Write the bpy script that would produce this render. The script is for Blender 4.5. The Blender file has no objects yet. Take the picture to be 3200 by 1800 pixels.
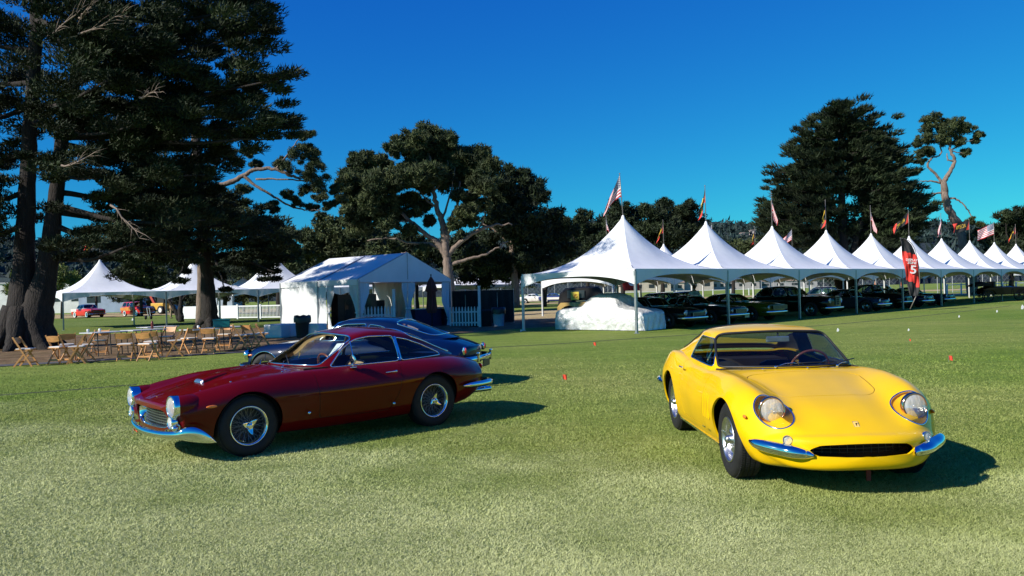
import bpy, bmesh, math, random
import numpy as np
from mathutils import Vector, Matrix
random.seed(7)
RNG = np.random.default_rng(7)
SC = bpy.context.scene
COL = SC.collection
R = math.radians
PI = math.pi

# ------------------------------------------------------------ camera
CAM_H = 1.66; FPX = 2489.0; ROLL = 0.027; PITCH = 12.0 / FPX
f_ax = Vector((0, 1, PITCH)).normalized()
u_ax = Vector((ROLL, -PITCH, 1)); u_ax = (u_ax - f_ax * u_ax.dot(f_ax)).normalized()
r_ax = f_ax.cross(u_ax).normalized()
CAM_P = Vector((0, 0, CAM_H))
cam_d = bpy.data.cameras.new('camera'); cam = bpy.data.objects.new('camera', cam_d); COL.objects.link(cam)
cam.matrix_world = Matrix(((r_ax.x, u_ax.x, -f_ax.x, 0), (r_ax.y, u_ax.y, -f_ax.y, 0), (r_ax.z, u_ax.z, -f_ax.z, CAM_H), (0, 0, 0, 1)))
cam_d.sensor_width = 36.0; cam_d.lens = 36.0 * FPX / 3200.0
cam_d.clip_start = 0.1; cam_d.clip_end = 6000.0
SC.camera = cam

def at(px, py, d):
    "photo position and distance -> world point"
    v = f_ax + r_ax * ((px - 1600) / FPX) + u_ax * ((900 - py) / FPX)
    return CAM_P + v * (d / v.y)

def gx(px, d):
    "ground point seen at column px at distance d"
    p = at(px, 912, d)
    return Vector((p.x, d, 0.0))

# ------------------------------------------------------------ sky and sun
SUN_EL = 32.5
SUN_DIR = Vector((-0.85 * math.cos(R(SUN_EL)), -0.527 * math.cos(R(SUN_EL)), math.sin(R(SUN_EL)))).normalized()
world = bpy.data.worlds.new('World'); SC.world = world; world.use_nodes = True
wn = world.node_tree; wn.nodes.clear()
sky = wn.nodes.new('ShaderNodeTexSky'); sky.sky_type = 'NISHITA'; sky.sun_disc = False
sky.sun_elevation = R(SUN_EL); sky.sun_rotation = math.atan2(SUN_DIR.x, SUN_DIR.y)
sky.altitude = 0; sky.air_density = 1.0; sky.dust_density = 0.2; sky.ozone_density = 6.0
# the phone camera's saturated rendering of the sky, channel by channel
sep = wn.nodes.new('ShaderNodeSeparateColor'); cmb = wn.nodes.new('ShaderNodeCombineColor'); wn.links.new(sky.outputs[0], sep.inputs[0])
for i, (gm, k) in enumerate(((1.45, 0.056), (1.25, 0.455), (0.49, 2.22))):
    pw = wn.nodes.new('ShaderNodeMath'); pw.operation = 'POWER'; pw.inputs[1].default_value = gm
    ml = wn.nodes.new('ShaderNodeMath'); ml.operation = 'MULTIPLY'; ml.inputs[1].default_value = k
    wn.links.new(sep.outputs[i], pw.inputs[0]); wn.links.new(pw.outputs[0], ml.inputs[0]); wn.links.new(ml.outputs[0], cmb.inputs[i])
bg = wn.nodes.new('ShaderNodeBackground'); bg.inputs[1].default_value = 0.1
wo = wn.nodes.new('ShaderNodeOutputWorld')
wn.links.new(cmb.outputs[0], bg.inputs[0]); wn.links.new(bg.outputs[0], wo.inputs[0])
sun_d = bpy.data.lights.new('sun', 'SUN'); sun_d.energy = 5.0; sun_d.angle = R(0.5); sun_d.color = (1.0, 0.94, 0.84)
sun = bpy.data.objects.new('sun', sun_d); COL.objects.link(sun)
sun.rotation_euler = SUN_DIR.to_track_quat('Z', 'Y').to_euler()
SC.view_settings.view_transform = 'Standard'; SC.view_settings.look = 'None'
SC.view_settings.exposure = 0.35; SC.view_settings.gamma = 1.0; SC.view_settings.use_curve_mapping = False
SC.cycles.max_bounces = 8; SC.cycles.transparent_max_bounces = 16; SC.cycles.sample_clamp_indirect = 6.0

# ------------------------------------------------------------ object helpers
def tag(o, label=None, cat=None, group=None, kind=None):
    if label: o['label'] = label
    if cat: o['category'] = cat
    if group: o['group'] = group
    if kind: o['kind'] = kind
    return o

def thing(name, label, cat, loc=(0, 0, 0), rz=0.0, group=None):
    o = bpy.data.objects.new(name, None); COL.objects.link(o)
    o.empty_display_size = 0.2; o.location = loc; o.rotation_euler = (0, 0, rz)
    return tag(o, label, cat, group)

def kids(o): return list(o.children)

def copy_tree(o, parent=None):
    c = o.copy(); COL.objects.link(c)
    if parent: c.parent = parent
    for ch in kids(o): copy_tree(ch, c)
    return c

def shade(me, smooth, angle=None):
    n = len(me.polygons)
    me.polygons.foreach_set('use_smooth', [smooth] * n)
    if smooth and angle: me.set_sharp_from_angle(angle=R(angle))

class MB:
    def __init__(s): s.v = []; s.f = []
    def add(s, vs, fs):
        b = len(s.v); s.v.extend([tuple(map(float, v)) for v in vs]); s.f.extend([tuple(b + i for i in f) for f in fs]); return s
    def box(s, c, d, rz=0.0, m=None):
        x, y, z = d[0] / 2, d[1] / 2, d[2] / 2
        P = [Vector((i * x, j * y, k * z)) for i in (-1, 1) for j in (-1, 1) for k in (-1, 1)]
        if m: P = [m @ p for p in P]
        elif rz:
            q = Matrix.Rotation(rz, 3, 'Z'); P = [q @ p for p in P]
        P = [p + Vector(c) for p in P] if not m else [p + Vector(c) for p in P]
        return s.add(P, [(0, 1, 3, 2), (4, 6, 7, 5), (0, 4, 5, 1), (2, 3, 7, 6), (0, 2, 6, 4), (1, 5, 7, 3)])
    def bar(s, a, b, w, h=None, up=(0, 0, 1)):
        "box beam from a to b, w across, h along up"
        a = Vector(a); b = Vector(b); h = h or w; d = (b - a)
        if d.length < 1e-6: return s
        d.normalize(); u = Vector(up)
        if abs(d.dot(u)) > 0.98: u = Vector((1, 0, 0))
        r = d.cross(u).normalized(); u = r.cross(d)
        P = [p + r * (i * w / 2) + u * (j * h / 2) for p in (a, b) for i in (-1, 1) for j in (-1, 1)]
        return s.add(P, [(0, 2, 3, 1), (4, 5, 7, 6), (0, 1, 5, 4), (2, 6, 7, 3), (0, 4, 6, 2), (1, 3, 7, 5)])
    def tube(s, pts, r, n=8, closed=False, cap=True):
        pts = [Vector(p) for p in pts]; N = len(pts)
        if N < 2: return s
        rr = r if hasattr(r, '__len__') else [r] * N
        T = []
        for i in range(N):
            a = pts[(i - 1) % N] if (closed or i > 0) else pts[i]; b = pts[(i + 1) % N] if (closed or i < N - 1) else pts[i]
            t = (b - a); T.append(t.normalized() if t.length > 1e-9 else Vector((0, 0, 1)))
        u = T[0].orthogonal().normalized(); vs = []
        for i in range(N):
            u = (u - T[i] * u.dot(T[i]))
            u = u.normalized() if u.length > 1e-6 else T[i].orthogonal().normalized()
            w = T[i].cross(u)
            for k in range(n):
                a = 2 * PI * k / n; vs.append(pts[i] + (u * math.cos(a) + w * math.sin(a)) * rr[i])
        fs = []
        for i in range(N if closed else N - 1):
            j = (i + 1) % N
            for k in range(n): fs.append((i * n + k, i * n + (k + 1) % n, j * n + (k + 1) % n, j * n + k))
        if cap and not closed:
            fs.append(tuple(range(n - 1, -1, -1))); fs.append(tuple((N - 1) * n + k for k in range(n)))
        return s.add(vs, fs)
    def lathe(s, prof, n=32, axis='y', c=(0, 0, 0), M=None):
        "prof: (radius, along-axis) pairs"
        vs = []
        for (r, h) in prof:
            for k in range(n):
                a = 2 * PI * k / n; ca, sa = r * math.cos(a), r * math.sin(a)
                p = {'y': (ca, h, sa), 'z': (ca, sa, h), 'x': (h, ca, sa)}[axis]
                p = Vector(p)
                if M: p = M @ p
                vs.append(p + Vector(c))
        fs = []
        for i in range(len(prof) - 1):
            for k in range(n): fs.append((i * n + k, i * n + (k + 1) % n, (i + 1) * n + (k + 1) % n, (i + 1) * n + k))
        return s.add(vs, fs)
    def grid(s, P):
        n, m = len(P), len(P[0])
        return s.add([p for row in P for p in row], [(i * m + j, i * m + j + 1, (i + 1) * m + j + 1, (i + 1) * m + j) for i in range(n - 1) for j in range(m - 1)])
    def ball(s, c, r, n=12, m=8, sc=(1, 1, 1)):
        vs = []
        for i in range(m + 1):
            th = PI * i / m
            for k in range(n):
                a = 2 * PI * k / n
                vs.append((c[0] + r * sc[0] * math.sin(th) * math.cos(a), c[1] + r * sc[1] * math.sin(th) * math.sin(a), c[2] + r * sc[2] * math.cos(th)))
        return s.add(vs, [(i * n + k, (i + 1) * n + k, (i + 1) * n + (k + 1) % n, i * n + (k + 1) % n) for i in range(m) for k in range(n)])
    def prism(s, outline, y0, y1, axis='y'):
        "outline (a,b) in the plane across axis"
        n = len(outline)
        def P(a, b, h): return {'y': (a, h, b), 'z': (a, b, h), 'x': (h, a, b)}[axis]
        vs = [P(a, b, y0) for a, b in outline] + [P(a, b, y1) for a, b in outline]
        fs = [tuple(range(n)), tuple(range(2 * n - 1, n - 1, -1))] + [(i, n + i, n + (i + 1) % n, (i + 1) % n) for i in range(n)]
        return s.add(vs, fs)
    def build(s, name, mat, parent=None, smooth=False, angle=None, bevel=0.0):
        me = bpy.data.meshes.new(name); me.from_pydata(s.v, [], s.f)
        if smooth or bevel:
            bm = bmesh.new(); bm.from_mesh(me)
            if bevel: bmesh.ops.bevel(bm, geom=bm.edges[:], offset=bevel, segments=2, affect='EDGES', profile=0.6)
            bmesh.ops.recalc_face_normals(bm, faces=bm.faces[:])
            bm.to_mesh(me); bm.free()
        if mat: me.materials.append(mat)
        shade(me, smooth, angle)
        o = bpy.data.objects.new(name, me); COL.objects.link(o)
        if parent: o.parent = parent
        return o

def np_mesh(name, V, F, mat, parent=None, smooth=True, col=None):
    "fast mesh from numpy: V (n,3), F (m,3 or 4)"
    me = bpy.data.meshes.new(name); V = np.ascontiguousarray(V, dtype=np.float32); F = np.ascontiguousarray(F, dtype=np.int32)
    me.vertices.add(len(V)); me.vertices.foreach_set('co', V.ravel())
    k = F.shape[1]
    me.loops.add(F.size); me.loops.foreach_set('vertex_index', F.ravel())
    me.polygons.add(len(F)); me.polygons.foreach_set('loop_start', np.arange(0, F.size, k, dtype=np.int32))
    me.polygons.foreach_set('loop_total', np.full(len(F), k, dtype=np.int32))
    me.polygons.foreach_set('use_smooth', np.full(len(F), smooth))
    if col is not None:
        a = me.color_attributes.new('tone', 'FLOAT_COLOR', 'POINT')
        c4 = np.ones((len(V), 4), dtype=np.float32); c4[:, :3] = col[:, None]
        a.data.foreach_set('color', c4.ravel())
    me.update(calc_edges=True); me.validate()
    if mat: me.materials.append(mat)
    o = bpy.data.objects.new(name, me); COL.objects.link(o)
    if parent: o.parent = parent
    return o

def catmull(pts, n=8, closed=False):
    P = [Vector(p) for p in pts]; N = len(P); out = []
    for i in range(N if closed else N - 1):
        p0 = P[(i - 1) % N] if (closed or i > 0) else P[0] * 2 - P[1]
        p1 = P[i]; p2 = P[(i + 1) % N]
        p3 = P[(i + 2) % N] if (closed or i < N - 2) else P[-1] * 2 - P[-2]
        for k in range(n):
            t = k / n
            out.append(0.5 * ((2 * p1) + (p2 - p0) * t + (2 * p0 - 5 * p1 + 4 * p2 - p3) * t * t + (3 * p1 - p0 - 3 * p2 + p3) * t ** 3))
    if not closed: out.append(P[-1].copy())
    return out

# ------------------------------------------------------------ materials
MATS = {}
def nodes(name):
    m = bpy.data.materials.new(name); m.use_nodes = True; nt = m.node_tree
    return m, nt, nt.nodes['Principled BSDF']

def noise_col(nt, c1, c2, scale, detail=4, lo=0.35, hi=0.65, coord='Object', stretch=None, rough=0.55):
    tc = nt.nodes.new('ShaderNodeTexCoord'); src = tc.outputs[coord]
    if stretch:
        mp = nt.nodes.new('ShaderNodeMapping'); mp.inputs['Scale'].default_value = stretch
        nt.links.new(src, mp.inputs[0]); src = mp.outputs[0]
    nz = nt.nodes.new('ShaderNodeTexNoise'); nz.inputs['Scale'].default_value = scale; nz.inputs['Detail'].default_value = detail; nz.inputs['Roughness'].default_value = rough
    nt.links.new(src, nz.inputs['Vector'])
    rp = nt.nodes.new('ShaderNodeValToRGB'); rp.color_ramp.elements[0].position = lo; rp.color_ramp.elements[1].position = hi
    rp.color_ramp.elements[0].color = (*c1, 1); rp.color_ramp.elements[1].color = (*c2, 1)
    nt.links.new(nz.outputs[0], rp.inputs[0])
    return rp.outputs[0], nz.outputs[0], src

def mixc(nt, a, b, fac, mode='MIX'):
    m = nt.nodes.new('ShaderNodeMix'); m.data_type = 'RGBA'; m.blend_type = mode
    for sock, val in ((m.inputs[6], a), (m.inputs[7], b), (m.inputs[0], fac)):
        if hasattr(val, 'links') or hasattr(val, 'is_output'): nt.links.new(val, sock)
        elif isinstance(val, tuple): sock.default_value = (*val[:3], 1)
        else: sock.default_value = val
    return m.outputs[2]

def bump(nt, bsdf, h, strength, dist=0.01):
    b = nt.nodes.new('ShaderNodeBump'); b.inputs['Strength'].default_value = strength; b.inputs['Distance'].default_value = dist
    nt.links.new(h, b.inputs['Height']); nt.links.new(b.outputs[0], bsdf.inputs['Normal']); return b

def mat(name, col, rough=0.6, metal=0.0, coat=0.0, var=0.12, scale=6.0, bmp=0.0, bscale=None, spec=0.5, ior=None, coord='Object', stretch=None, bdist=0.01):
    if name in MATS: return MATS[name]
    m, nt, b = nodes(name)
    if var > 0:
        c1 = tuple(c * (1 - var) for c in col); c2 = tuple(min(1, c * (1 + var)) for c in col)
        o, f, src = noise_col(nt, c1, c2, scale, coord=coord, stretch=stretch)
        nt.links.new(o, b.inputs['Base Color'])
    else: b.inputs['Base Color'].default_value = (*col, 1)
    if bmp > 0:
        o2, f2, s2 = noise_col(nt, (0, 0, 0), (1, 1, 1), bscale or scale * 4, coord=coord, stretch=stretch)
        bump(nt, b, f2, bmp, bdist)
    b.inputs['Roughness'].default_value = rough; b.inputs['Metallic'].default_value = metal
    b.inputs['Specular IOR Level'].default_value = spec
    if coat: b.inputs['Coat Weight'].default_value = coat; b.inputs['Coat Roughness'].default_value = 0.02
    MATS[name] = m; return m

def paint(name, col, metallic=0.0, rough=0.45, coat=1.0):
    "car lacquer: pigment with a faint mottle under a clear coat, slight orange peel"
    if name in MATS: return MATS[name]
    m, nt, b = nodes(name)
    c1 = tuple(c * 0.94 for c in col); c2 = tuple(min(1, c * 1.05) for c in col)
    o, f, src = noise_col(nt, c1, c2, 1.7, detail=3)
    nt.links.new(o, b.inputs['Base Color'])
    b.inputs['Roughness'].default_value = rough; b.inputs['Metallic'].default_value = metallic; b.inputs['Specular IOR Level'].default_value = 0.08
    b.inputs['Coat Weight'].default_value = coat; b.inputs['Coat Roughness'].default_value = 0.015; b.inputs['Coat IOR'].default_value = 1.37
    o2, f2, s2 = noise_col(nt, (0, 0, 0), (1, 1, 1), 60)
    bp = nt.nodes.new('ShaderNodeBump'); bp.inputs['Strength'].default_value = 0.02; bp.inputs['Distance'].default_value = 0.002
    nt.links.new(f2, bp.inputs['Height']); nt.links.new(bp.outputs[0], b.inputs['Coat Normal'])
    MATS[name] = m; return m

def glass_mat(name, tintc=(0.75, 0.85, 0.85), refl=1.45, mul=1.0):
    if name in MATS: return MATS[name]
    m = bpy.data.materials.new(name); m.use_nodes = True; nt = m.node_tree; nt.nodes.clear()
    t = nt.nodes.new('ShaderNodeBsdfTransparent'); t.inputs[0].default_value = (*tintc, 1)
    g = nt.nodes.new('ShaderNodeBsdfGlossy'); g.inputs['Roughness'].default_value = 0.01; g.inputs[0].default_value = (1, 1, 1, 1)
    fr = nt.nodes.new('ShaderNodeFresnel'); fr.inputs[0].default_value = refl
    mu = nt.nodes.new('ShaderNodeMath'); mu.operation = 'MULTIPLY'; mu.inputs[1].default_value = mul; mu.use_clamp = True
    mx = nt.nodes.new('ShaderNodeMixShader'); out = nt.nodes.new('ShaderNodeOutputMaterial')
    nt.links.new(fr.outputs[0], mu.inputs[0]); nt.links.new(mu.outputs[0], mx.inputs[0])
    nt.links.new(t.outputs[0], mx.inputs[1]); nt.links.new(g.outputs[0], mx.inputs[2]); nt.links.new(mx.outputs[0], out.inputs[0])
    MATS[name] = m; return m

CHROME = mat('chrome', (0.82, 0.83, 0.84), rough=0.05, metal=1.0, var=0.03, scale=3)
RUBBER = mat('tyre_rubber', (0.010, 0.010, 0.011), rough=0.75, var=0.25, scale=20, bmp=0.2, bscale=120, bdist=0.003)
SEAL = mat('black_seal', (0.012, 0.012, 0.013), rough=0.5, var=0.1)
DARK = mat('dark_cavity', (0.010, 0.010, 0.011), rough=0.9, var=0.15)
ALLOY = mat('cast_alloy', (0.62, 0.62, 0.63), rough=0.32, metal=1.0, var=0.06, scale=12)
GLASS = glass_mat('window_glass')
def fluted_lens():
    m, nt, b = nodes('fluted_lamp_glass')
    b.inputs['Base Color'].default_value = (0.80, 0.82, 0.82, 1); b.inputs['Roughness'].default_value = 0.08; b.inputs['Alpha'].default_value = 0.42
    o, f, s = noise_col(nt, (0.62, 0.64, 0.64), (0.9, 0.92, 0.92), 14, stretch=(1, 4, 1)); nt.links.new(o, b.inputs['Base Color'])
    bump(nt, b, f, 0.5, 0.01); return m
LENS = fluted_lens()
SPOKE = mat('dull_spoke', (0.30, 0.30, 0.29), rough=0.3, metal=1.0, var=0.1)
AMBER = mat('amber_lens', (0.85, 0.20, 0.02), rough=0.15, coat=1.0, var=0.1, scale=40)
RED_LENS = mat('red_lens', (0.45, 0.01, 0.01), rough=0.15, coat=1.0, var=0.1, scale=40)
TAN = mat('tan_leather', (0.46, 0.27, 0.13), rough=0.5, var=0.18, scale=9, bmp=0.3, bscale=60)
BLACK_LEATHER = mat('black_leather', (0.02, 0.02, 0.021), rough=0.45, var=0.2, scale=9)
WOOD_RIM = mat('wooden_rim', (0.26, 0.075, 0.03), rough=0.25, coat=0.8, var=0.2, scale=25)
REFLECTOR = mat('lamp_reflector', (0.85, 0.85, 0.83), rough=0.16, metal=1.0, var=0.1, scale=30, bmp=0.6, bscale=28, bdist=0.01)
# ------------------------------------------------------------ car bodies
def pchip(keys):
    ks = sorted(keys); X = np.array([k[0] for k in ks], float); Y = np.array([k[1] for k in ks], float)
    if len(X) == 1: return lambda q: np.full(np.shape(q), Y[0], float)
    h = np.diff(X); dl = np.diff(Y) / h; n = len(X); D = np.zeros(n)
    if n == 2: D[:] = dl[0]
    else:
        for i in range(1, n - 1):
            if dl[i - 1] * dl[i] > 0:
                w1 = 2 * h[i] + h[i - 1]; w2 = h[i] + 2 * h[i - 1]
                D[i] = (w1 + w2) / (w1 / dl[i - 1] + w2 / dl[i])
        D[0] = dl[0]; D[-1] = dl[-1]
    def f(q):
        q = np.clip(np.asarray(q, float), X[0], X[-1]); i = np.clip(np.searchsorted(X, q, side='right') - 1, 0, n - 2)
        t = (q - X[i]) / h[i]; t2 = t * t; t3 = t2 * t
        return (2 * t3 - 3 * t2 + 1) * Y[i] + (t3 - 2 * t2 + t) * h[i] * D[i] + (-2 * t3 + 3 * t2) * Y[i + 1] + (t3 - t2) * h[i] * D[i + 1]
    return f

def section_curve(C, q):
    "centripetal Catmull-Rom through half-section C (k,2); mirrored ends; q samples per span -> (k-1)*q+1 points"
    k = len(C); E = np.vstack([[-C[1][0], C[1][1]], C, [-C[-2][0], C[-2][1]]]); out = []
    for i in range(k - 1):
        p0, p1, p2, p3 = E[i], E[i + 1], E[i + 2], E[i + 3]
        d = lambda a, b: max(np.hypot(*(b - a)), 1e-4) ** 0.5
        t0 = 0; t1 = t0 + d(p0, p1); t2 = t1 + d(p1, p2); t3 = t2 + d(p2, p3)
        for j in range(q):
            t = t1 + (t2 - t1) * j / q
            A1 = (t1 - t) / (t1 - t0) * p0 + (t - t0) / (t1 - t0) * p1
            A2 = (t2 - t) / (t2 - t1) * p1 + (t - t1) / (t2 - t1) * p2
            A3 = (t3 - t) / (t3 - t2) * p2 + (t - t2) / (t3 - t2) * p3
            B1 = (t2 - t) / (t2 - t0) * A1 + (t - t0) / (t2 - t0) * A2
            B2 = (t3 - t) / (t3 - t1) * A2 + (t - t1) / (t3 - t1) * A3
            out.append((t2 - t) / (t2 - t1) * B1 + (t - t1) / (t2 - t1) * B2)
    out.append(C[-1]); return np.array(out)

def mirror_full(H):
    "half section (top at the end, bottom at the start) -> whole ring from bottom over +y, top, to -y bottom"
    L = H[::-1][1:].copy(); L[:, 0] *= -1
    return np.vstack([H, L])

def cut(V, F, fn, off=0.0):
    "split faces by scalar field fn(V); returns V, faces where fn<off, faces where fn>=off"
    val = fn(V) - off
    val = np.where(np.abs(val) < 1e-6, 1e-6, val)
    newv = []; emap = {}; neg = []; pos = []; base = len(V)
    def mid(a, b):
        key = (a, b) if a < b else (b, a)
        if key not in emap:
            a, b = key; t = val[a] / (val[a] - val[b]); newv.append(V[a] * (1 - t) + V[b] * t); emap[key] = base + len(newv) - 1
        return emap[key]
    for f in F:
        s = [val[i] < 0 for i in f]
        if all(s): neg.append(f); continue
        if not any(s): pos.append(f); continue
        n = len(f); A = []; B = []
        for i in range(n):
            a, b = f[i], f[(i + 1) % n]
            (A if s[i] else B).append(a)
            if s[i] != s[(i + 1) % n]:
                m = mid(a, b); A.append(m); B.append(m)
        if len(A) > 2: neg.append(tuple(A))
        if len(B) > 2: pos.append(tuple(B))
    if newv: V = np.vstack([V, np.array(newv)])
    return V, neg, pos

def chains(V, F, closed_only=False):
    "boundary polylines of a face set"
    cnt = {}
    for f in F:
        for i in range(len(f)):
            a, b = f[i], f[(i + 1) % len(f)]; k = (a, b) if a < b else (b, a); cnt[k] = cnt.get(k, 0) + 1
    adj = {}
    for (a, b), c in cnt.items():
        if c == 1: adj.setdefault(a, []).append(b); adj.setdefault(b, []).append(a)
    seen = set(); out = []
    for st in list(adj):
        if st in seen: continue
        ch = [st]; seen.add(st); cur = st
        while True:
            nx = [q for q in adj[cur] if q not in seen]
            if not nx: break
            cur = nx[0]; ch.append(cur); seen.add(cur)
        out.append((ch, ch[0] in adj[ch[-1]]))
    return out

def resample(P, step, closed):
    P = np.array(P, float)[:, :3]
    if closed: P = np.vstack([P, P[:1]])
    for _ in range(2):   # light smoothing
        Q = P.copy(); Q[1:-1] = P[1:-1] * 0.5 + (P[:-2] + P[2:]) * 0.25
        if closed: Q[0] = P[0] * 0.5 + (P[1] + P[-2]) * 0.25; Q[-1] = Q[0]
        P = Q
    d = np.r_[0, np.cumsum(np.linalg.norm(np.diff(P, axis=0), axis=1))]
    n = max(4, int(d[-1] / step)); q = np.linspace(0, d[-1], n + 1)
    out = np.stack([np.interp(q, d, P[:, k]) for k in range(3)], 1)
    return out[:-1] if closed else out

def faces_obj(name, V, F, mt, parent, smooth=True, off=0.0, lip=0.0):
    used = sorted({i for f in F for i in f}); mp = {a: i for i, a in enumerate(used)}
    P = [tuple(V[i][:3]) for i in used]; FF = [tuple(mp[i] for i in f) for f in F]
    me = bpy.data.meshes.new(name); me.from_pydata(P, [], FF)
    bm = bmesh.new(); bm.from_mesh(me)
    bmesh.ops.remove_doubles(bm, verts=bm.verts[:], dist=0.0004)
    bmesh.ops.dissolve_degenerate(bm, edges=bm.edges[:], dist=0.0002)
    bm.normal_update()
    if off:
        for v in bm.verts: v.co += v.normal * off
    if lip:
        nr = {v: v.normal.copy() for v in bm.verts}
        be = [e for e in bm.edges if e.is_boundary]
        res = bmesh.ops.extrude_edge_only(bm, edges=be)
        nv = [g for g in res['geom'] if isinstance(g, bmesh.types.BMVert)]
        for v in nv:
            src = [e.other_vert(v) for e in v.link_edges if e.other_vert(v) in nr]
            if src: v.co -= nr[src[0]] * lip
        for e in be: e.smooth = False
    bm.to_mesh(me); bm.free()
    if mt: me.materials.append(mt)
    shade(me, smooth)
    o = bpy.data.objects.new(name, me); COL.objects.link(o)
    if parent: o.parent = parent
    return o

def smax(fs, r):
    "rounded intersection of distance-like fields"
    m = np.max(fs, axis=0)
    if r <= 0: return m
    a = np.stack([np.maximum(f + r, 0) for f in fs]); L = np.sqrt((a ** 2).sum(0))
    return np.where(L > 0, np.where(m > -r, L - r, m), m)

def sd_poly(P, X, Y):
    P = np.array(P, float); n = len(P); d = np.full(X.shape, 1e9); s = np.ones(X.shape)
    for i in range(n):
        a = P[i]; b = P[i - 1]; ex, ey = b - a; wx, wy = X - a[0], Y - a[1]
        t = np.clip((wx * ex + wy * ey) / (ex * ex + ey * ey), 0, 1)
        d = np.minimum(d, (wx - ex * t) ** 2 + (wy - ey * t) ** 2)
        c1 = Y >= a[1]; c2 = Y < b[1]; c3 = ex * wy > ey * wx
        flip = (c1 & c2 & c3) | (~c1 & ~c2 & ~c3)
        s = np.where(flip, -s, s)
    return s * np.sqrt(d)

class CarShape:
    """lower body and cabin as parametric sheets. spec: dict of key lists over station x"""
    def __init__(s, sp, ns=110, q=6):
        s.sp = sp; g = {k: pchip(v) for k, v in sp['low'].items()}; s.g = g
        xf, xr = sp['xf'], sp['xr']
        u = np.linspace(0, 1, ns); X = xr + (xf - xr) * u
        rings = []; S = []
        def ring(x, sc=1.0, dx=0.0, zc=None):
            zb, yb, ym, zm, yo, zo, yc, zcr, yv, zv, zt = [float(g[k](x)) for k in ('zb', 'yb', 'ym', 'zm', 'yo', 'zo', 'yc', 'zc', 'yv', 'zv', 'zt')]
            C = np.array([[0, zb], [0.8 * yb, zb], [yb, zb + 0.03], [ym, zm], [yo, zo], [yc, zcr], [yv, zv], [yv * 0.45, zv * 0.35 + zt * 0.65], [0, zt]])
            H = mirror_full(section_curve(C, q))
            mid = zc if zc is not None else 0.5 * (zb + zt)
            H[:, 0] *= sc; H[:, 1] = mid + (H[:, 1] - mid) * sc
            W = max(ym, 0.05) * max(sc, 0.02)
            bow = float(g['bow'](x)) * sc ** 2
            xx = x + dx - bow * (np.abs(H[:, 0]) / W) ** 2.2
            if 'rake' in g: xx = xx + float(g['rake'](x)) * (H[:, 1] - float(zb + zt) / 2)
            return np.c_[xx, H, np.full(len(H), x + dx), np.linspace(0, 1, len(H))]
        SCL = [0.02, 0.25, 0.5, 0.7, 0.84, 0.93, 0.98]
        for c in SCL:
            rings.append(ring(xr, c, -sp.get('rc_r', 0.05) * math.sqrt(1 - c ** 4), sp.get('zc_r')))
        for x in X: rings.append(ring(x))
        for c in SCL[::-1]:
            rings.append(ring(xf, c, sp.get('rc_f', 0.06) * math.sqrt(1 - c ** 4), sp.get('zc_f')))
        A = np.array(rings); n, m = A.shape[:2]
        V = A.reshape(-1, 5)
        if 'warp' in sp: V = sp['warp'](V)
        s.V = V; s.F = [(i * m + j, i * m + j + 1, (i + 1) * m + j + 1, (i + 1) * m + j) for i in range(n - 1) for j in range(m - 1)]
        s.nm = (n, m)
        if 'cab' not in sp: return
        # cabin
        c = {k: pchip(v) for k, v in sp['cab'].items()}; s.c = c
        cx0, cx1 = sp['cx_r'], sp['cx_f']; nc = int(ns * 0.75)
        rings = []
        for x in np.linspace(cx0, cx1, nc):
            yb, zb, yr, zr, zt, bow = [float(c[k](x)) for k in ('yb', 'zb', 'yr', 'zr', 'zt', 'bow')]
            zr = max(zr, zb + 0.004); zt = max(zt, zr + 0.002)
            mz = zb + 0.5 * (zr - zb); hh = zr - zb
            crn = min(0.06, 0.25 * hh + 0.004)
            C = np.array([[yb + 0.0, zb - 0.03], [yb, zb], [yb + (yr - yb) * 0.42, mz], [yr + (yb - yr) * 0.06, zr - crn * 0.5], [yr * 0.92, zr + (zt - zr) * 0.28 + 0.0], [yr * 0.55, zr + (zt - zr) * 0.78], [0, zt]])
            H = mirror_full(section_curve(C, q))
            W = max(yb, 0.05)
            xx = x - bow * (np.abs(H[:, 0]) / W) ** 2.0
            rings.append(np.c_[xx, H, np.full(len(H), x), np.linspace(0, 1, len(H))])
        A = np.array(rings); n, m = A.shape[:2]; s.CV = A.reshape(-1, 5)
        s.CF = [(i * m + j, i * m + j + 1, (i + 1) * m + j + 1, (i + 1) * m + j) for i in range(n - 1) for j in range(m - 1)]

def biggest(F):
    "largest connected piece of a face list"
    par = {}
    def find(a):
        while par[a] != a: par[a] = par[par[a]]; a = par[a]
        return a
    for f in F:
        for i in f: par.setdefault(i, i)
        for i in f[1:]: par[find(i)] = find(f[0])
    cnt = {}
    for f in F: cnt.setdefault(find(f[0]), []).append(f)
    return max(cnt.values(), key=len)

def surf(V, axis, a, b, sd=1, big=True, tmax=None):
    "point on the sheet seen along an axis: 'x' front (y,z), 'z' top (x,y), 'y' side (x,z)"
    i, j, k = {'x': (1, 2, 0), 'z': (0, 1, 2), 'y': (0, 2, 1)}[axis]
    key = V[:, k] if axis != 'y' else V[:, 1] * sd
    d = np.hypot(V[:, i] - a, V[:, j] - b); ok = (d < 0.06) & (key > (0 if axis != 'y' else 0.2))
    if tmax is not None: ok &= np.minimum(V[:, 4], 1 - V[:, 4]) < tmax
    idx = np.where(ok)[0]
    if not len(idx): idx = np.array([np.argmin(d + np.where(key > 0, 0, 9))])
    kk = key[idx]; sel = idx[kk > kk.max() - 0.05]; w = 1 / (d[sel] + 0.005) ** 2
    p = (V[sel, :3] * w[:, None]).sum(0) / w.sum(); p[i] = a; p[j] = b; return Vector(p)

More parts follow.
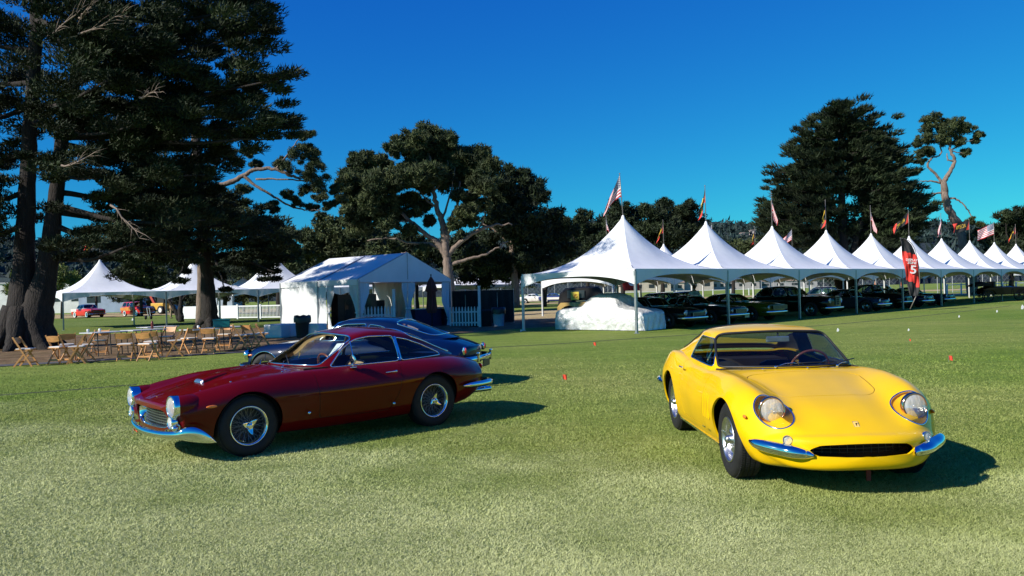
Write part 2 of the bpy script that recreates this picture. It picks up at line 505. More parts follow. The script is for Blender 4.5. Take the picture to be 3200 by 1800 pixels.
def wheel_wire(root, c, side, r=0.325, w=0.185, rim=0.203, name='wheel', lab=None):
    "spoked wheel, outer face towards side*y"
    wr = bpy.data.objects.new(name, None); COL.objects.link(wr); wr.parent = root; wr.location = c; wr.empty_display_size = 0.1
    if side < 0: wr.rotation_euler = (0, 0, PI)
    tyre(wr, r, w, rim)
    m = MB(); h = w / 2
    m.lathe([(rim - 0.004, h - 0.012), (rim + 0.006, h - 0.004), (rim + 0.004, h + 0.004), (rim - 0.004, h + 0.003), (rim - 0.016, h - 0.012), (rim - 0.022, h - 0.03), (rim - 0.028, h - 0.05), (rim - 0.03, -h + 0.03), (rim, -h + 0.01)], 64)
    m.build('rim', CHROME, wr, smooth=True)
    m = MB()
    for k in range(60):
        a = 2 * PI * k / 60; inner = k % 2
        d = (0.35 if (k // 2) % 2 else -0.35)
        r0, y0 = (0.035, h - 0.012) if inner else (0.05, -0.01)
        r1, y1 = rim - 0.027, (-0.035 if inner else 0.028)
        m.tube([(r0 * math.cos(a + d * 1.6), y0, r0 * math.sin(a + d * 1.6)), (r1 * math.cos(a), y1, r1 * math.sin(a))], 0.0022, 4, cap=False)
    tag(m.build('spoke', SPOKE, wr, smooth=True), kind='stuff')
    m = MB(); m.lathe([(0.0, h - 0.09), (0.165, h - 0.10), (0.172, h - 0.105), (0.16, h - 0.13), (0.0, h - 0.13)], 32)
    m.build('brake_drum', mat('brake_iron', (0.03, 0.03, 0.03), rough=0.6), wr, smooth=True)
    m = MB(); m.lathe([(0.0, h + 0.035), (0.012, h + 0.036), (0.02, h + 0.03), (0.03, h + 0.028), (0.036, h + 0.018), (0.044, h + 0.008), (0.048, h - 0.02), (0.055, h - 0.06), (0.06, h - 0.09)], 24)
    m.build('hub', CHROME, wr, smooth=True, angle=40)
    m = MB()
    for k in range(3):
        a = PI / 2 + 2 * PI * k / 3 + 0.5 + c[0] * 0.3
        ca, sa = math.cos(a), math.sin(a)
        P = []
        for rr, ww, yy in ((0.03, 0.030, h + 0.016), (0.055, 0.022, h + 0.022), (0.08, 0.012, h + 0.034), (0.092, 0.003, h + 0.042)):
            P.append([(rr * ca - ww * sa, yy - 0.008, rr * sa + ww * ca), (rr * ca, yy + 0.002, rr * sa), (rr * ca + ww * sa, yy - 0.008, rr * sa - ww * ca)])
        m.grid(P)
    m.build('knock_off_spinner', CHROME, wr, smooth=True)
    return wr

def tyre(wr, r, w, rim, whitewall=False):
    m = MB(); h = w / 2
    m.lathe([(rim - 0.01, h - 0.015), (rim + 0.008, h - 0.004), (rim + 0.02, h + 0.004), (0.5 * (rim + r), h + 0.010), (r - 0.03, h + 0.004), (r - 0.012, h - 0.008), (r - 0.003, h - 0.03),
             (r, 0.0), (r - 0.003, -h + 0.03), (r - 0.012, -h + 0.008), (r - 0.03, -h - 0.004), (rim + 0.02, -h - 0.004), (rim - 0.01, -h + 0.015)], 64)
    t = m.build('tyre', RUBBER, wr, smooth=True)
    g = MB()       # tread blocks around the edge
    n = 90
    for k in range(n):
        a = 2 * PI * (k + 0.5) / n
        for j, yy in enumerate((-0.062, -0.02, 0.022, 0.064)):
            aa = a + (0.5 * 2 * PI / n if j % 2 else 0)
            if abs(yy) > h - 0.01: continue
            c = Vector(((r + 0.0005) * math.cos(aa), yy, (r + 0.0005) * math.sin(aa)))
            M = Matrix.Rotation(-aa, 3, 'Y')
            g.box(c, (0.008, 0.030, 2 * PI * r / n * 0.68), m=M)
    tag(g.build('tread_block', RUBBER, t), kind='stuff')
    if whitewall:
        m = MB(); m.lathe([(rim + 0.012, h + 0.0035), (0.55 * rim + 0.45 * r, h + 0.0125), (0.4 * rim + 0.6 * r, h + 0.0125)], 48)
        m.build('whitewall', mat('whitewall', (0.75, 0.74, 0.7), rough=0.6), t, smooth=True)
    return t

def wheel_alloy(root, c, side, r=0.325, w=0.205, rim=0.19, name='wheel'):
    wr = bpy.data.objects.new(name, None); COL.objects.link(wr); wr.parent = root; wr.location = c; wr.empty_display_size = 0.1
    if side < 0: wr.rotation_euler = (0, 0, PI)
    tyre(wr, r, w, rim); h = w / 2
    m = MB()
    m.lathe([(rim - 0.004, h - 0.012), (rim + 0.006, h - 0.004), (rim + 0.004, h + 0.004), (rim - 0.004, h + 0.003), (rim - 0.014, h - 0.006), (rim - 0.02, h - 0.03), (rim - 0.03, h - 0.06), (rim - 0.04, h - 0.065)], 64)
    m.build('rim', ALLOY, wr, smooth=True)
    # ten rounded lobes with holes between them
    n = 160; rows = []
    for rr, base in ((rim - 0.036, h - 0.066), (rim - 0.055, h - 0.055), (rim - 0.075, h - 0.048), (rim - 0.10, h - 0.045), (0.075, h - 0.047), (0.055, h - 0.05)):
        row = []
        for k in range(n):
            a = 2 * PI * k / n; lobe = math.cos(a * 10)
            amp = 0.010 * math.sin(PI * min(1, max(0, (rr - 0.05) / (rim - 0.09))))
            row.append((rr * math.cos(a), base + amp * lobe, rr * math.sin(a)))
        row.append(row[0]); rows.append(row)
    m = MB(); m.grid(rows); m.build('wheel_disc', ALLOY, wr, smooth=True)
    m = MB()
    for k in range(10):
        a = 2 * PI * (k + 0.5) / 10
        m.lathe([(0.0, h - 0.0475), (0.011, h - 0.0475), (0.012, h - 0.053)], 12, c=((rim - 0.062) * math.cos(a), 0, (rim - 0.062) * math.sin(a)))
    m.build('vent_hole', DARK, wr, smooth=True)
    m = MB(); m.lathe([(0.0, h + 0.028), (0.014, h + 0.028), (0.024, h + 0.02), (0.034, h + 0.008), (0.042, h - 0.02), (0.055, h - 0.045), (0.058, h - 0.052)], 24)
    m.build('hub', ALLOY, wr, smooth=True, angle=40)
    m = MB()
    for k in range(3):
        a = PI / 2 + 2 * PI * k / 3 + 0.9 + c[0] * 0.4
        ca, sa = math.cos(a), math.sin(a); P = []
        for rr, ww, yy in ((0.025, 0.028, h + 0.012), (0.055, 0.020, h + 0.018), (0.082, 0.010, h + 0.03), (0.092, 0.003, h + 0.038)):
            P.append([(rr * ca - ww * sa, yy - 0.008, rr * sa + ww * ca), (rr * ca, yy + 0.002, rr * sa), (rr * ca + ww * sa, yy - 0.008, rr * sa - ww * ca)])
        m.grid(P)
    m.build('knock_off_spinner', ALLOY, wr, smooth=True)
    return wr

def wheel_plain(root, c, side, r=0.33, w=0.19, rim=0.19, cap=CHROME, white=False, name='wheel'):
    wr = bpy.data.objects.new(name, None); COL.objects.link(wr); wr.parent = root; wr.location = c; wr.empty_display_size = 0.1
    if side < 0: wr.rotation_euler = (0, 0, PI)
    h = w / 2; m = MB()
    m.lathe([(rim - 0.01, h - 0.02), (rim + 0.015, h), (0.5 * (rim + r), h + 0.008), (r - 0.02, h), (r, h - 0.035), (r, -h + 0.035), (r - 0.02, -h), (rim, -h + 0.02)], 28)
    t = m.build('tyre', RUBBER, wr, smooth=True)
    if white:
        m = MB(); m.lathe([(rim + 0.012, h + 0.002), (0.6 * rim + 0.4 * r, h + 0.0095), (0.35 * rim + 0.65 * r, h + 0.0095)], 28)
        m.build('whitewall', mat('whitewall', (0.75, 0.74, 0.7), rough=0.6), t, smooth=True)
    m = MB(); m.lathe([(rim + 0.004, h - 0.004), (rim - 0.008, h - 0.005), (rim - 0.03, h - 0.04), (rim * 0.55, h - 0.02), (rim * 0.4, h), (rim * 0.2, h + 0.02), (0.0, h + 0.024)], 28)
    m.build('hubcap', cap, wr, smooth=True)
    return wr

def trims(name, V, F, r, mt, parent, step=0.02, off=0.0, n=6, filt=None, minlen=0.15):
    m = MB(); got = False
    for ch, closed in chains(V, F):
        P = [V[i][:3] for i in ch]
        if filt:
            P2 = [p for p in P if filt(p)]
            if len(P2) < len(P): closed = False
            P = P2
        if len(P) < 4: continue
        L = sum(np.linalg.norm(np.array(P[i + 1]) - np.array(P[i])) for i in range(len(P) - 1))
        if L < minlen: continue
        Q = resample(P, step, closed)
        m.tube([tuple(p) for p in Q], r, n, closed=closed); got = True
    if got: return m.build(name, mt, parent, smooth=True)
# ------------------------------------------------------------ closed car assembled from a shape
def strip_blade(m, path, n=7):
    "path: (pos, outward normal, height, thickness)"
    rows = []
    for p, nr, h, t in path:
        p = Vector(p); nr = Vector(nr).normalized(); row = []
        for k in range(n):
            a = -PI / 2 + PI * k / (n - 1)
            row.append(p + nr * (t * math.cos(a)) + Vector((0, 0, h / 2 * math.sin(a))))
        rows.append(row)
    m.grid(rows); return m

def blade_smooth(m, keys, sub=8, n=9):
    P = catmull([k[0] for k in keys], sub); H = catmull([(k[1], k[2], 0) for k in keys], sub)
    path = []
    for i, p in enumerate(P):
        a = P[max(0, i - 1)]; b = P[min(len(P) - 1, i + 1)]; t = (b - a); nr = Vector((t.y, -t.x, 0))
        if nr.dot(Vector((p.x * abs(p.x) ** 0.0 if False else p.x, p.y * 1.5, 0))) < 0: nr = -nr
        path.append((p, nr, max(H[i].x, 0.002), max(H[i].y, 0.002)))
    strip_blade(m, path, n)
    # back side so that the blade is closed
    rows = [[Vector(p) + Vector((0, 0, h / 2)), Vector(p) - Vector((0, 0, h / 2))] for p, nr, h, t in path]
    m.grid(rows); return m

def wheel_well(root, xa, zw, Ra, y0, y1, side, a0=-2, a1=182):
    m = MB(); n = 28; rows = []
    for yy in (y0, y1):
        rows.append([(xa + (Ra + 0.012) * math.cos(R(a0 + (a1 - a0) * k / n)), side * yy, zw + (Ra + 0.012) * math.sin(R(a0 + (a1 - a0) * k / n))) for k in range(n + 1)])
    m.grid(rows); m.v.append((xa, side * y0, zw)); c = len(m.v) - 1
    for k in range(n): m.f.append((c, k, k + 1))
    return m.build('wheel_well', DARK, root, smooth=False)

def round_lamp(root, c, r, dirv, depth, name='headlight', lens=None, ringm=None, rr=0.010, bez=None):
    "lamp with reflector bowl, domed lens and chrome ring, axis along dirv"
    d = Vector(dirv).normalized(); M = Vector((1, 0, 0)).rotation_difference(d).to_matrix()
    m = MB(); m.lathe([(0.0, -depth * 0.55), (r * 0.35, -depth * 0.5), (r * 0.7, -depth * 0.3), (r * 0.93, 0)], 32, axis='x', c=c, M=M)
    h = m.build(name, REFLECTOR, root, smooth=True)
    m = MB(); m.ball(tuple(Vector(c) - d * depth * 0.15), r * 0.16, 10, 8); m.build('bulb_cap', CHROME, h, smooth=True)
    m = MB(); m.lathe([(r * 0.95, 0), (r * 0.8, r * 0.13), (r * 0.5, r * 0.22), (r * 0.2, r * 0.27), (0.0, r * 0.28)], 32, axis='x', c=c, M=M)
    m.build('lens', lens or LENS, h, smooth=True)
    m = MB()
    if bez:   # deep chrome bezel
        m.lathe([(r * 0.93, 0.0), (r * 0.96, 0.012), (r * 1.05, 0.010), (r * 1.10, -0.01), (r * 1.10, -bez * 0.5), (r * 1.06, -bez)], 40, axis='x', c=c, M=M)
    else:
        m.lathe([(r * 0.93, 0.0), (r * 0.97, rr), (r * 1.04, rr * 0.7), (r * 1.07, -rr), (r * 1.05, -rr * 2.5)], 40, axis='x', c=c, M=M)
    m.build('bezel', ringm or CHROME, h, smooth=True)
    return h

def seat(root, x, y, mt, z=0.22, w=0.46, back=0.50, rake=0.22):
    m = MB()
    rows = []
    for (dx, dz) in ((0.24, 0.17), (0.26, 0.22), (0.20, 0.27), (0.0, 0.245), (-0.2, 0.22), (-0.26, 0.26)):
        rows.append([(x + dx, y + w * (k / 6 - 0.5), z + dz - 0.02 * (1 - abs(k - 3) / 3) + (0.025 if k in (1, 5) else 0)) for k in range(7)])
    m.grid(rows)
    rows = []
    for (dx, dz, ww) in ((-0.20, 0.24, 0.95), (-0.24, 0.45, 1.0), (-0.30, 0.60, 0.96), (-0.34, 0.66, 0.88), (-0.38, 0.66, 0.86), (-0.40, 0.60, 0.95), (-0.33, 0.24, 0.95)):
        rows.append([(x + dx - rake * 0.2, y + w * ww * (k / 6 - 0.5), z + dz * back / 0.5 - (0.03 if k in (0, 6) else 0)) for k in range(7)])
    m.grid(rows)
    m.box((x, y, z + 0.09), (0.46, w * 0.95, 0.18))
    s = m.build('seat', mt, root, smooth=True, angle=50)
    return s

def steering(root, c, r=0.195, tilt=22, mt=None, spoke=None):
    "rim in a plane facing back"
    m = MB(); d = Matrix.Rotation(R(tilt), 3, 'Y')
    P = [Vector(c) + d @ Vector((0, r * math.cos(a), r * math.sin(a))) for a in [2 * PI * k / 40 for k in range(40)]]
    m.tube(P, 0.013, 8, closed=True)
    w = m.build('steering_wheel', mt or WOOD_RIM, root, smooth=True)
    m = MB()
    for a in (90 + 0, 210, 330):
        a = R(a + 180); m.bar(Vector(c) + d @ Vector((0.02, 0.02 * math.cos(a), 0.02 * math.sin(a))), Vector(c) + d @ Vector((0, r * math.cos(a), r * math.sin(a))), 0.022, 0.004)
    m.ball(tuple(Vector(c) + d @ Vector((0.02, 0, 0))), 0.035, 10, 6)
    m.tube([Vector(c), Vector(c) + d @ Vector((0.35, 0, 0))], 0.02, 8)
    m.build('steering_spoke', spoke or CHROME, w, smooth=True)
    return w

def wiper(root, a, b, c, mt=CHROME, blade=SEAL):
    m = MB(); m.tube(catmull([a, (Vector(a) + Vector(b)) / 2 + Vector((0, 0, 0.012)), b], 4), 0.004, 6); m.ball(a, 0.013, 8, 6)
    w = m.build('wiper', mt, root, smooth=True)
    m = MB(); d = (Vector(c[1]) - Vector(c[0])); m.tube([Vector(c[0]), Vector(c[0]) + d * 0.5 + Vector((0, 0, 0.004)), Vector(c[1])], 0.0055, 6); m.build('wiper_blade', blade, w, smooth=True)
    return w

def build_coupe(root, sh, pm, o):
    """o: arches [(x, z, R)], door polygon, hood/boot plan fields, windows, colours"""
    sp = sh.sp; c = sh.c
    V, F = sh.V, sh.F
    ax = lambda V: np.abs(V[:, 1])
    nets = {}
    # underside, and the sill's lower band coloured dark for its shade
    V, F, under = cut(V, F, lambda V: np.minimum(np.where(V[:, 4] < 0.5, 0.115 - V[:, 4], V[:, 4] - 0.885), sp['xf'] - 0.42 - V[:, 3]))
    # wheel arches
    for (xa, zw, Ra) in o['arches']:
        fn = lambda V: np.maximum(np.hypot(V[:, 0] - xa, V[:, 2] - zw) - Ra, 0.42 - ax(V))
        V, n_, F = cut(V, F, fn)
        V, n2, under = cut(V, under, fn)
        for sd in (1, -1): wheel_well(root, xa, zw, Ra, 0.50, o.get('well_y', 0.74), sd)
    faces_obj('underbody', V, under, DARK, root)
    # cabin hole
    yb = c['yb']; bw = c['bow']
    def hole(V):
        s_ = V[:, 0]; y = ax(V)
        front = s_ - (sp['cx_f'] - float(bw(sp['cx_f'])) * (y / float(yb(sp['cx_f']))) ** 2 - 0.05)
        rear = (sp['cx_r'] + 0.10 - float(bw(sp['cx_r'])) * (y / 0.6) ** 2) - s_
        return np.maximum(smax([front, rear, y - (yb(s_) - 0.05)], 0.05), 0.62 - V[:, 2])
    V, n_, F = cut(V, F, hole)
    for fn in o.get('holes', []):
        V, n_, F = cut(V, F, fn)
    # named panels, each with its own shut line
    for (nm, fn, rr) in o.get('panels', []):
        V, ins, F = cut(V, F, fn, -0.0035)
        V, gap, F = cut(V, F, fn, 0.0035)
        faces_obj('panel_gap', V, gap, o.get('gap', SEAL), root, off=-0.004)
        if nm == 'door':
            for sd in (1, -1):
                part = [f for f in ins if V[f[0]][1] * sd > 0]
                if part: nets[nm + str(sd)] = faces_obj('door', V, part, pm, root, lip=0.008)
        else: nets[nm] = faces_obj(nm, V, ins, pm, root, lip=0.008)
    body = faces_obj('body', V, F, pm, root, lip=0.018)
    # cabin
    V, F = sh.CV, sh.CF; glass = []
    fw = o['windscreen']; fr = o['rear_window']; sides = o['side_windows']
    yr = c['yr']
    fnw = lambda V: smax([V[:, 3] - fw[0], fw[1] - V[:, 3], ax(V) - (yr(V[:, 3]) * fw[2] - fw[3])], fw[4])
    V, G, F = cut(V, F, fnw); glass.append(('windscreen', G))
    fnr = lambda V: smax([V[:, 3] - fr[0], fr[1] - V[:, 3], ax(V) - (yr(V[:, 3]) * fr[2] - fr[3])], fr[4])
    V, G, F = cut(V, F, fnr); glass.append(('rear_window', G))
    for poly, rr in sides:
        fns = lambda V, poly=poly, rr=rr: np.maximum(sd_poly(poly, V[:, 0], V[:, 2]) - rr, (np.minimum(V[:, 4], 1 - V[:, 4]) - 0.262) * 3)
        V, G, F = cut(V, F, fns)
        for sd in (1, -1):
            glass.append(('side_window', [f for f in G if V[f[0]][1] * sd > 0]))
    zb = c['zb']
    faces_obj('roof', V, F, o.get('roof_mat', pm), root)
    faces_obj('headliner', V, F, o.get('liner', BLACK_LEATHER), root, off=-0.012)
    for nm, G in glass:
        if not G: continue
        g = faces_obj(nm, V, G, o.get('glass', GLASS), root, off=-0.004)
        tm = o.get('trim_side', CHROME) if nm == 'side_window' else o.get('trim_screen', CHROME)
        trims('window_trim', V, G, o.get('trim_r', 0.0085) * (1.0 if nm == 'side_window' else o.get('screen_k', 1.2)), tm, g)
        if o.get('seal'): trims('window_seal', V, G, 0.012, SEAL, g, off=0)
    # inside
    im = o.get('seat_mat', TAN)
    xf = sp['cx_f'] - 0.22; zt = float(zb(0.3))
    m = MB(); rows = []
    for (dx, z) in ((0.20, zt - 0.02), (0.02, zt + 0.012), (-0.06, zt + 0.006), (-0.10, zt - 0.04), (-0.08, zt - 0.22)):
        rows.append([(xf + dx - 0.10 * abs(k / 6 - 1) ** 2, 0.62 * (k / 6 - 1), z) for k in range(13)])
    m.grid(rows); m.build('dashboard', o.get('dash', BLACK_LEATHER), root, smooth=True)
    m = MB()
    for sd in (1, -1): m.box((-0.25, sd * 0.655, 0.56), (1.5, 0.02, 0.60))
    m.box((-0.4, 0, 0.235), (1.95, 1.3, 0.02)); m.box((0.52, 0, 0.5), (0.02, 1.3, 0.5))
    m.box((-1.25, 0, 0.52), (0.03, 1.2, 0.56))
    m.box((-1.42, 0, zt - 0.05), (0.36, 1.1, 0.02))
    m.build('cabin_lining', o.get('inner_layer', mat('dark_carpet', (0.03, 0.022, 0.018), rough=0.95)), root)
    for sd in (1, -1): seat(root, -0.36, sd * 0.33, im, z=0.16 + o.get('seat_dz', 0))
    return body
# ------------------------------------------------------------ ground
def worn(nt, col, c_worn, y0=9.5, y1=4.6, amp=3.2):
    "turf worn pale where visitors stand, with a ragged edge"
    tc = nt.nodes.new('ShaderNodeTexCoord'); sp = nt.nodes.new('ShaderNodeSeparateXYZ'); nt.links.new(tc.outputs['Object'], sp.inputs[0])
    nz = nt.nodes.new('ShaderNodeTexNoise'); nz.inputs['Scale'].default_value = 0.55; nz.inputs['Detail'].default_value = 6; nt.links.new(tc.outputs['Object'], nz.inputs['Vector'])
    a = nt.nodes.new('ShaderNodeMath'); a.operation = 'MULTIPLY_ADD'; nt.links.new(nz.outputs[0], a.inputs[0]); a.inputs[1].default_value = amp * 3.2; lx = nt.nodes.new('ShaderNodeMath'); lx.operation = 'MULTIPLY_ADD'; nt.links.new(sp.outputs[0], lx.inputs[0]); lx.inputs[1].default_value = 0.55; nt.links.new(sp.outputs[1], lx.inputs[2]); nt.links.new(lx.outputs[0], a.inputs[2])
    mr = nt.nodes.new('ShaderNodeMapRange'); mr.inputs['From Min'].default_value = y0 + amp * 1.6; mr.inputs['From Max'].default_value = y1 + amp * 1.6; mr.interpolation_type = 'SMOOTHSTEP'
    nt.links.new(a.outputs[0], mr.inputs['Value']); return mixc(nt, col, c_worn, mr.outputs[0])

def lawn_mat(name, green, dry, patch=0.10, dark=0.75, fine=1.0, wear=None):
    m, nt, b = nodes(name)
    o1, f1, src = noise_col(nt, green, dry, patch, detail=5, lo=0.36, hi=0.66, coord='Object', rough=0.6)
    if wear: o1 = worn(nt, o1, wear)
    o2, f2, s2 = noise_col(nt, (0.62, 0.66, 0.55), (1.25, 1.22, 1.2), 5.5, detail=6, lo=0.3, hi=0.7, stretch=(1, 1.6, 1), rough=0.75)
    c = mixc(nt, o1, o2, 1.0, 'MULTIPLY')
    o3, f3, s3 = noise_col(nt, (0.55, 0.60, 0.5), (1.35, 1.32, 1.3), 42, detail=3, lo=0.3, hi=0.7, rough=0.8)
    c = mixc(nt, c, o3, 0.9 * fine, 'MULTIPLY')
    o4, f4, s4 = noise_col(nt, (0.80, 0.86, 0.75), (1.12, 1.1, 1.1), 0.9, detail=3, lo=0.35, hi=0.65, stretch=(0.35, 1.8, 1))
    c = mixc(nt, c, o4, 0.8, 'MULTIPLY')
    nt.links.new(c, b.inputs['Base Color']); b.inputs['Roughness'].default_value = 0.95; b.inputs['Specular IOR Level'].default_value = 0.15
    bp = bump(nt, b, f3, 0.7, 0.02)
    b2 = nt.nodes.new('ShaderNodeBump'); b2.inputs['Strength'].default_value = 0.6; b2.inputs['Distance'].default_value = 0.10
    nt.links.new(f2, b2.inputs['Height']); nt.links.new(b2.outputs[0], bp.inputs['Normal'])
    return m

LAWN = lawn_mat('mown_turf', (0.165, 0.250, 0.040), (0.285, 0.320, 0.085), wear=(.35, .39, .16))
FAR_LAWN = lawn_mat('far_turf', (0.12, 0.185, 0.03), (0.19, 0.23, 0.06), patch=0.05, fine=0.3)
MULCH = lawn_mat('bark_mulch', (0.14, 0.085, 0.055), (0.30, 0.20, 0.135), patch=1.6, fine=1.0)
DRY = lawn_mat('dry_grass', (0.42, 0.30, 0.17), (0.58, 0.45, 0.28), patch=0.12, fine=0.5)
ASPHALT = mat('path_asphalt', (0.075, 0.075, 0.08), rough=0.9, var=0.2, scale=9, bmp=0.4, bscale=80)

def sheet(name, poly, z, mt, step=None):
    m = MB(); m.add([(x, y, z) for x, y in poly], [tuple(range(len(poly)))])
    return tag(m.build(name, mt), kind='structure')

g = MB(); g.grid([[(x, y, 0) for x in (-2500, -300, -60, -20, 20, 60, 300, 2500)] for y in (-300, 0, 20, 60, 200, 600, 3500)])
tag(g.build('lawn', LAWN), kind='structure')
# worn strip of bare ground under the trees, ragged edges
def ragged(pts, amp=0.25, n=14, seed=3, closed=True):
    rg = random.Random(seed); P = catmull([(x, y, 0) for x, y in pts], n, closed)
    return [(p.x + rg.uniform(-amp, amp), p.y + rg.uniform(-amp, amp)) for p in P]
sheet('mulch_bed', ragged([(-26, 19.5), (-18, 20.8), (-13.5, 22.6), (-9, 25.4), (-5.5, 28.6), (-2.2, 33), (0.5, 36), (3, 38), (2.5, 46), (-4, 52), (-12, 47), (-20, 42.5), (-34, 40), (-40, 28)], .18), .004, MULCH)
sheet('far_green', ragged([(-70, 41), (-45, 41.5), (-30, 43), (-20, 45.5), (-14, 50), (-10, 58), (-14, 74), (-30, 82), (-52, 84), (-80, 82)], .3), .008, FAR_LAWN)
sheet('dry_strip', ragged([(-120, 84), (-80, 86), (-50, 92), (-25, 98), (-10, 110), (-20, 125), (-60, 125), (-120, 120)], .6), .012, DRY)
sheet('dry_strip', ragged([(2, 46), (12, 60), (30, 76), (50, 84), (66, 88), (62, 97), (40, 95), (20, 86), (4, 70), (-2, 56)], .5, seed=5), .012, DRY)
sheet('dry_strip', ragged([(-6, 96), (20, 108), (60, 122), (110, 140), (100, 150), (50, 134), (10, 118), (-10, 106)], .6, seed=6), .012, DRY)
# asphalt path with a low edge
pp = catmull([(-34, 15.5, 0), (-20, 19.5, 0), (-14.2, 21.9, 0), (-9.0, 24.6, 0), (-5.0, 27.6, 0), (-2.6, 31.0, 0)], 10)
L = []; Rr = []
for i, p in enumerate(pp):
    a = pp[max(0, i - 1)]; b = pp[min(len(pp) - 1, i + 1)]; t = (b - a).normalized(); nn = Vector((-t.y, t.x, 0)) * 0.55 * (1 - 0.7 * i / len(pp))
    L.append((p + nn).to_tuple()); Rr.append((p - nn).to_tuple())
m = MB(); m.grid([[(a[0], a[1], .016), (b[0], b[1], .016)] for a, b in zip(L, Rr)]); tag(m.build('footpath', ASPHALT), kind='structure')
# cut line across the fairway, its shade put into a dark strip
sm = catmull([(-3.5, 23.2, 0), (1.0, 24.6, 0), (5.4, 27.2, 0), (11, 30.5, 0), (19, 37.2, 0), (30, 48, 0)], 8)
m = MB(); m.grid([[(p.x - .02, p.y + .05, .012), (p.x, p.y - .05, .002 + .0)] for p in sm]); tag(m.build('turf_seam', mat('seam_shade', (0.05, 0.065, 0.02), rough=1)), kind='structure')

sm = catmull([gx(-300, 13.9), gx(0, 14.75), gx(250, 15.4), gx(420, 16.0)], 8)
m = MB(); m.grid([[(p.x - .02, p.y + .05, .012), (p.x, p.y - .05, .002)] for p in sm]); tag(m.build('turf_seam', mat('seam_shade', (0.05, 0.065, 0.02), rough=1)), kind='structure')  # mowing ridge, its shade likewise put into the strip colour
# grass blades close to the viewer
def blades():
    N = 680000
    # even density in the picture: 1/d^2 in distance
    u = RNG.random(N); d0, d1 = 4.1, 27.0
    d = 1 / (1 / d0 + (1 / d1 - 1 / d0) * u)
    keep = RNG.random(N) < np.clip((27.5 - d) / 13, 0, 1); d = d[keep]; N = len(d)
    x = (RNG.random(N) * 2 - 1) * (d * 0.68)
    h = (0.007 + 0.011 * RNG.random(N)) * (0.7 + 0.05 * d); w = 0.0017 * d / 4.5 + 0.0006
    a = RNG.random(N) * 2 * PI; le = RNG.normal(0, 1.1, (N, 2))
    # clumps of taller and lower growth
    cl = np.sin(x * 2.3 + 1.3 * np.sin(d * 1.7)) * np.sin(d * 2.9 + 1.1 * np.sin(x * 1.9)); h *= (1 + 0.35 * cl) * np.clip((29 - d) / 16, .3, 1)
    P = np.stack([x, d, np.zeros(N)], 1); s = np.stack([np.cos(a), np.sin(a), np.zeros(N)], 1) * w[:, None]
    T = P + np.stack([le[:, 0] * h * .9, le[:, 1] * h * .9, h], 1)
    V = np.empty((N * 3, 3)); V[0::3] = P - s; V[1::3] = P + s; V[2::3] = T
    F = np.arange(N * 3).reshape(-1, 3)
    tone = np.repeat(0.75 + 0.5 * RNG.random(N) ** 1.2 + 0.12 * cl, 3)
    m, nt, b = nodes('grass_blade')
    o1, f1, src = noise_col(nt, (0.185, 0.26, 0.045), (0.34, 0.345, 0.13), 0.10, detail=5, lo=0.36, hi=0.66, rough=0.6); o1 = worn(nt, o1, (.50, .525, .25))
    at_ = nt.nodes.new('ShaderNodeAttribute'); at_.attribute_name = 'tone'
    c = mixc(nt, o1, at_.outputs[0], 1.0, 'MULTIPLY'); nt.links.new(c, b.inputs['Base Color']); b.inputs['Roughness'].default_value = 0.8
    b.inputs['Specular IOR Level'].default_value = 0.2
    o = np_mesh('grass_blades', V, F, m, col=tone, smooth=False)
    tag(o, 'short mown turf growing in the foreground', 'grass', kind='stuff')
blades()

# far hills with a wooded, ragged ridge
def hill(px0, px1, d, ys, seed, name='hill', dep=500):
    rg = np.random.default_rng(seed); n = 260; P = []
    rows = []
    prof = np.interp(np.linspace(0, 1, n), np.linspace(0, 1, len(ys)), ys)
    bump_ = np.convolve(rg.random(n + 6), np.ones(3) / 3, 'same')[:n]
    for k, t in enumerate(np.linspace(0, 1, 12)):
        row = []
        for i in range(n):
            px = px0 + (px1 - px0) * i / (n - 1); dd = d - dep * (1 - t)
            top = at(px, prof[i], d).z; x = at(px, 900, dd).x
            z = top * (t ** 1.0) * (1 - .12 * math.sin(PI * t) * math.sin(i * .11 + 4 * t)) + bump_[i] * 0.13 * top * (t == 1)
            row.append((x, dd + rg.uniform(-8, 8), max(z, -1) if t > 0 else -3))
        rows.append(row)
    rows.append([(p[0], p[1] + 60, -3) for p in rows[-1]])
    m = MB(); m.grid(rows); o = m.build(name, HILL, smooth=True)
    # woods standing on the slopes, denser towards the ridge
    C = []
    for _ in range(3600):
        i = rg.integers(0, n - 1); t = rg.random() ** .45 * 10.99; j = int(t); f = t - j; a = np.array(rows[j][i]); b_ = np.array(rows[j + 1][i]); c = a * (1 - f) + b_ * f; c[0] += rg.uniform(-8, 8); c[2] += rg.uniform(0, 5); C.append(c)
    FOREST.append(np.array(C)); return tag(o, kind='structure')
FOREST = []
HILL, nt, b = nodes('wooded_slope')
o1, f1, s1 = noise_col(nt, (0.008, 0.020, 0.026), (0.050, 0.080, 0.080), 0.035, detail=9, lo=0.44, hi=0.60, rough=0.75)  # blue of the distance haze is put into the slope colour
nt.links.new(o1, b.inputs['Base Color']); b.inputs['Roughness'].default_value = 1.0; bump(nt, b, f1, 1.0, 14.0)
hill(-500, 3700, 1300, [745, 745, 748, 760, 780, 800, 812, 815, 800, 775, 745, 722, 708, 703, 716, 724, 716, 706, 715, 722, 730, 735], 4, dep=900)
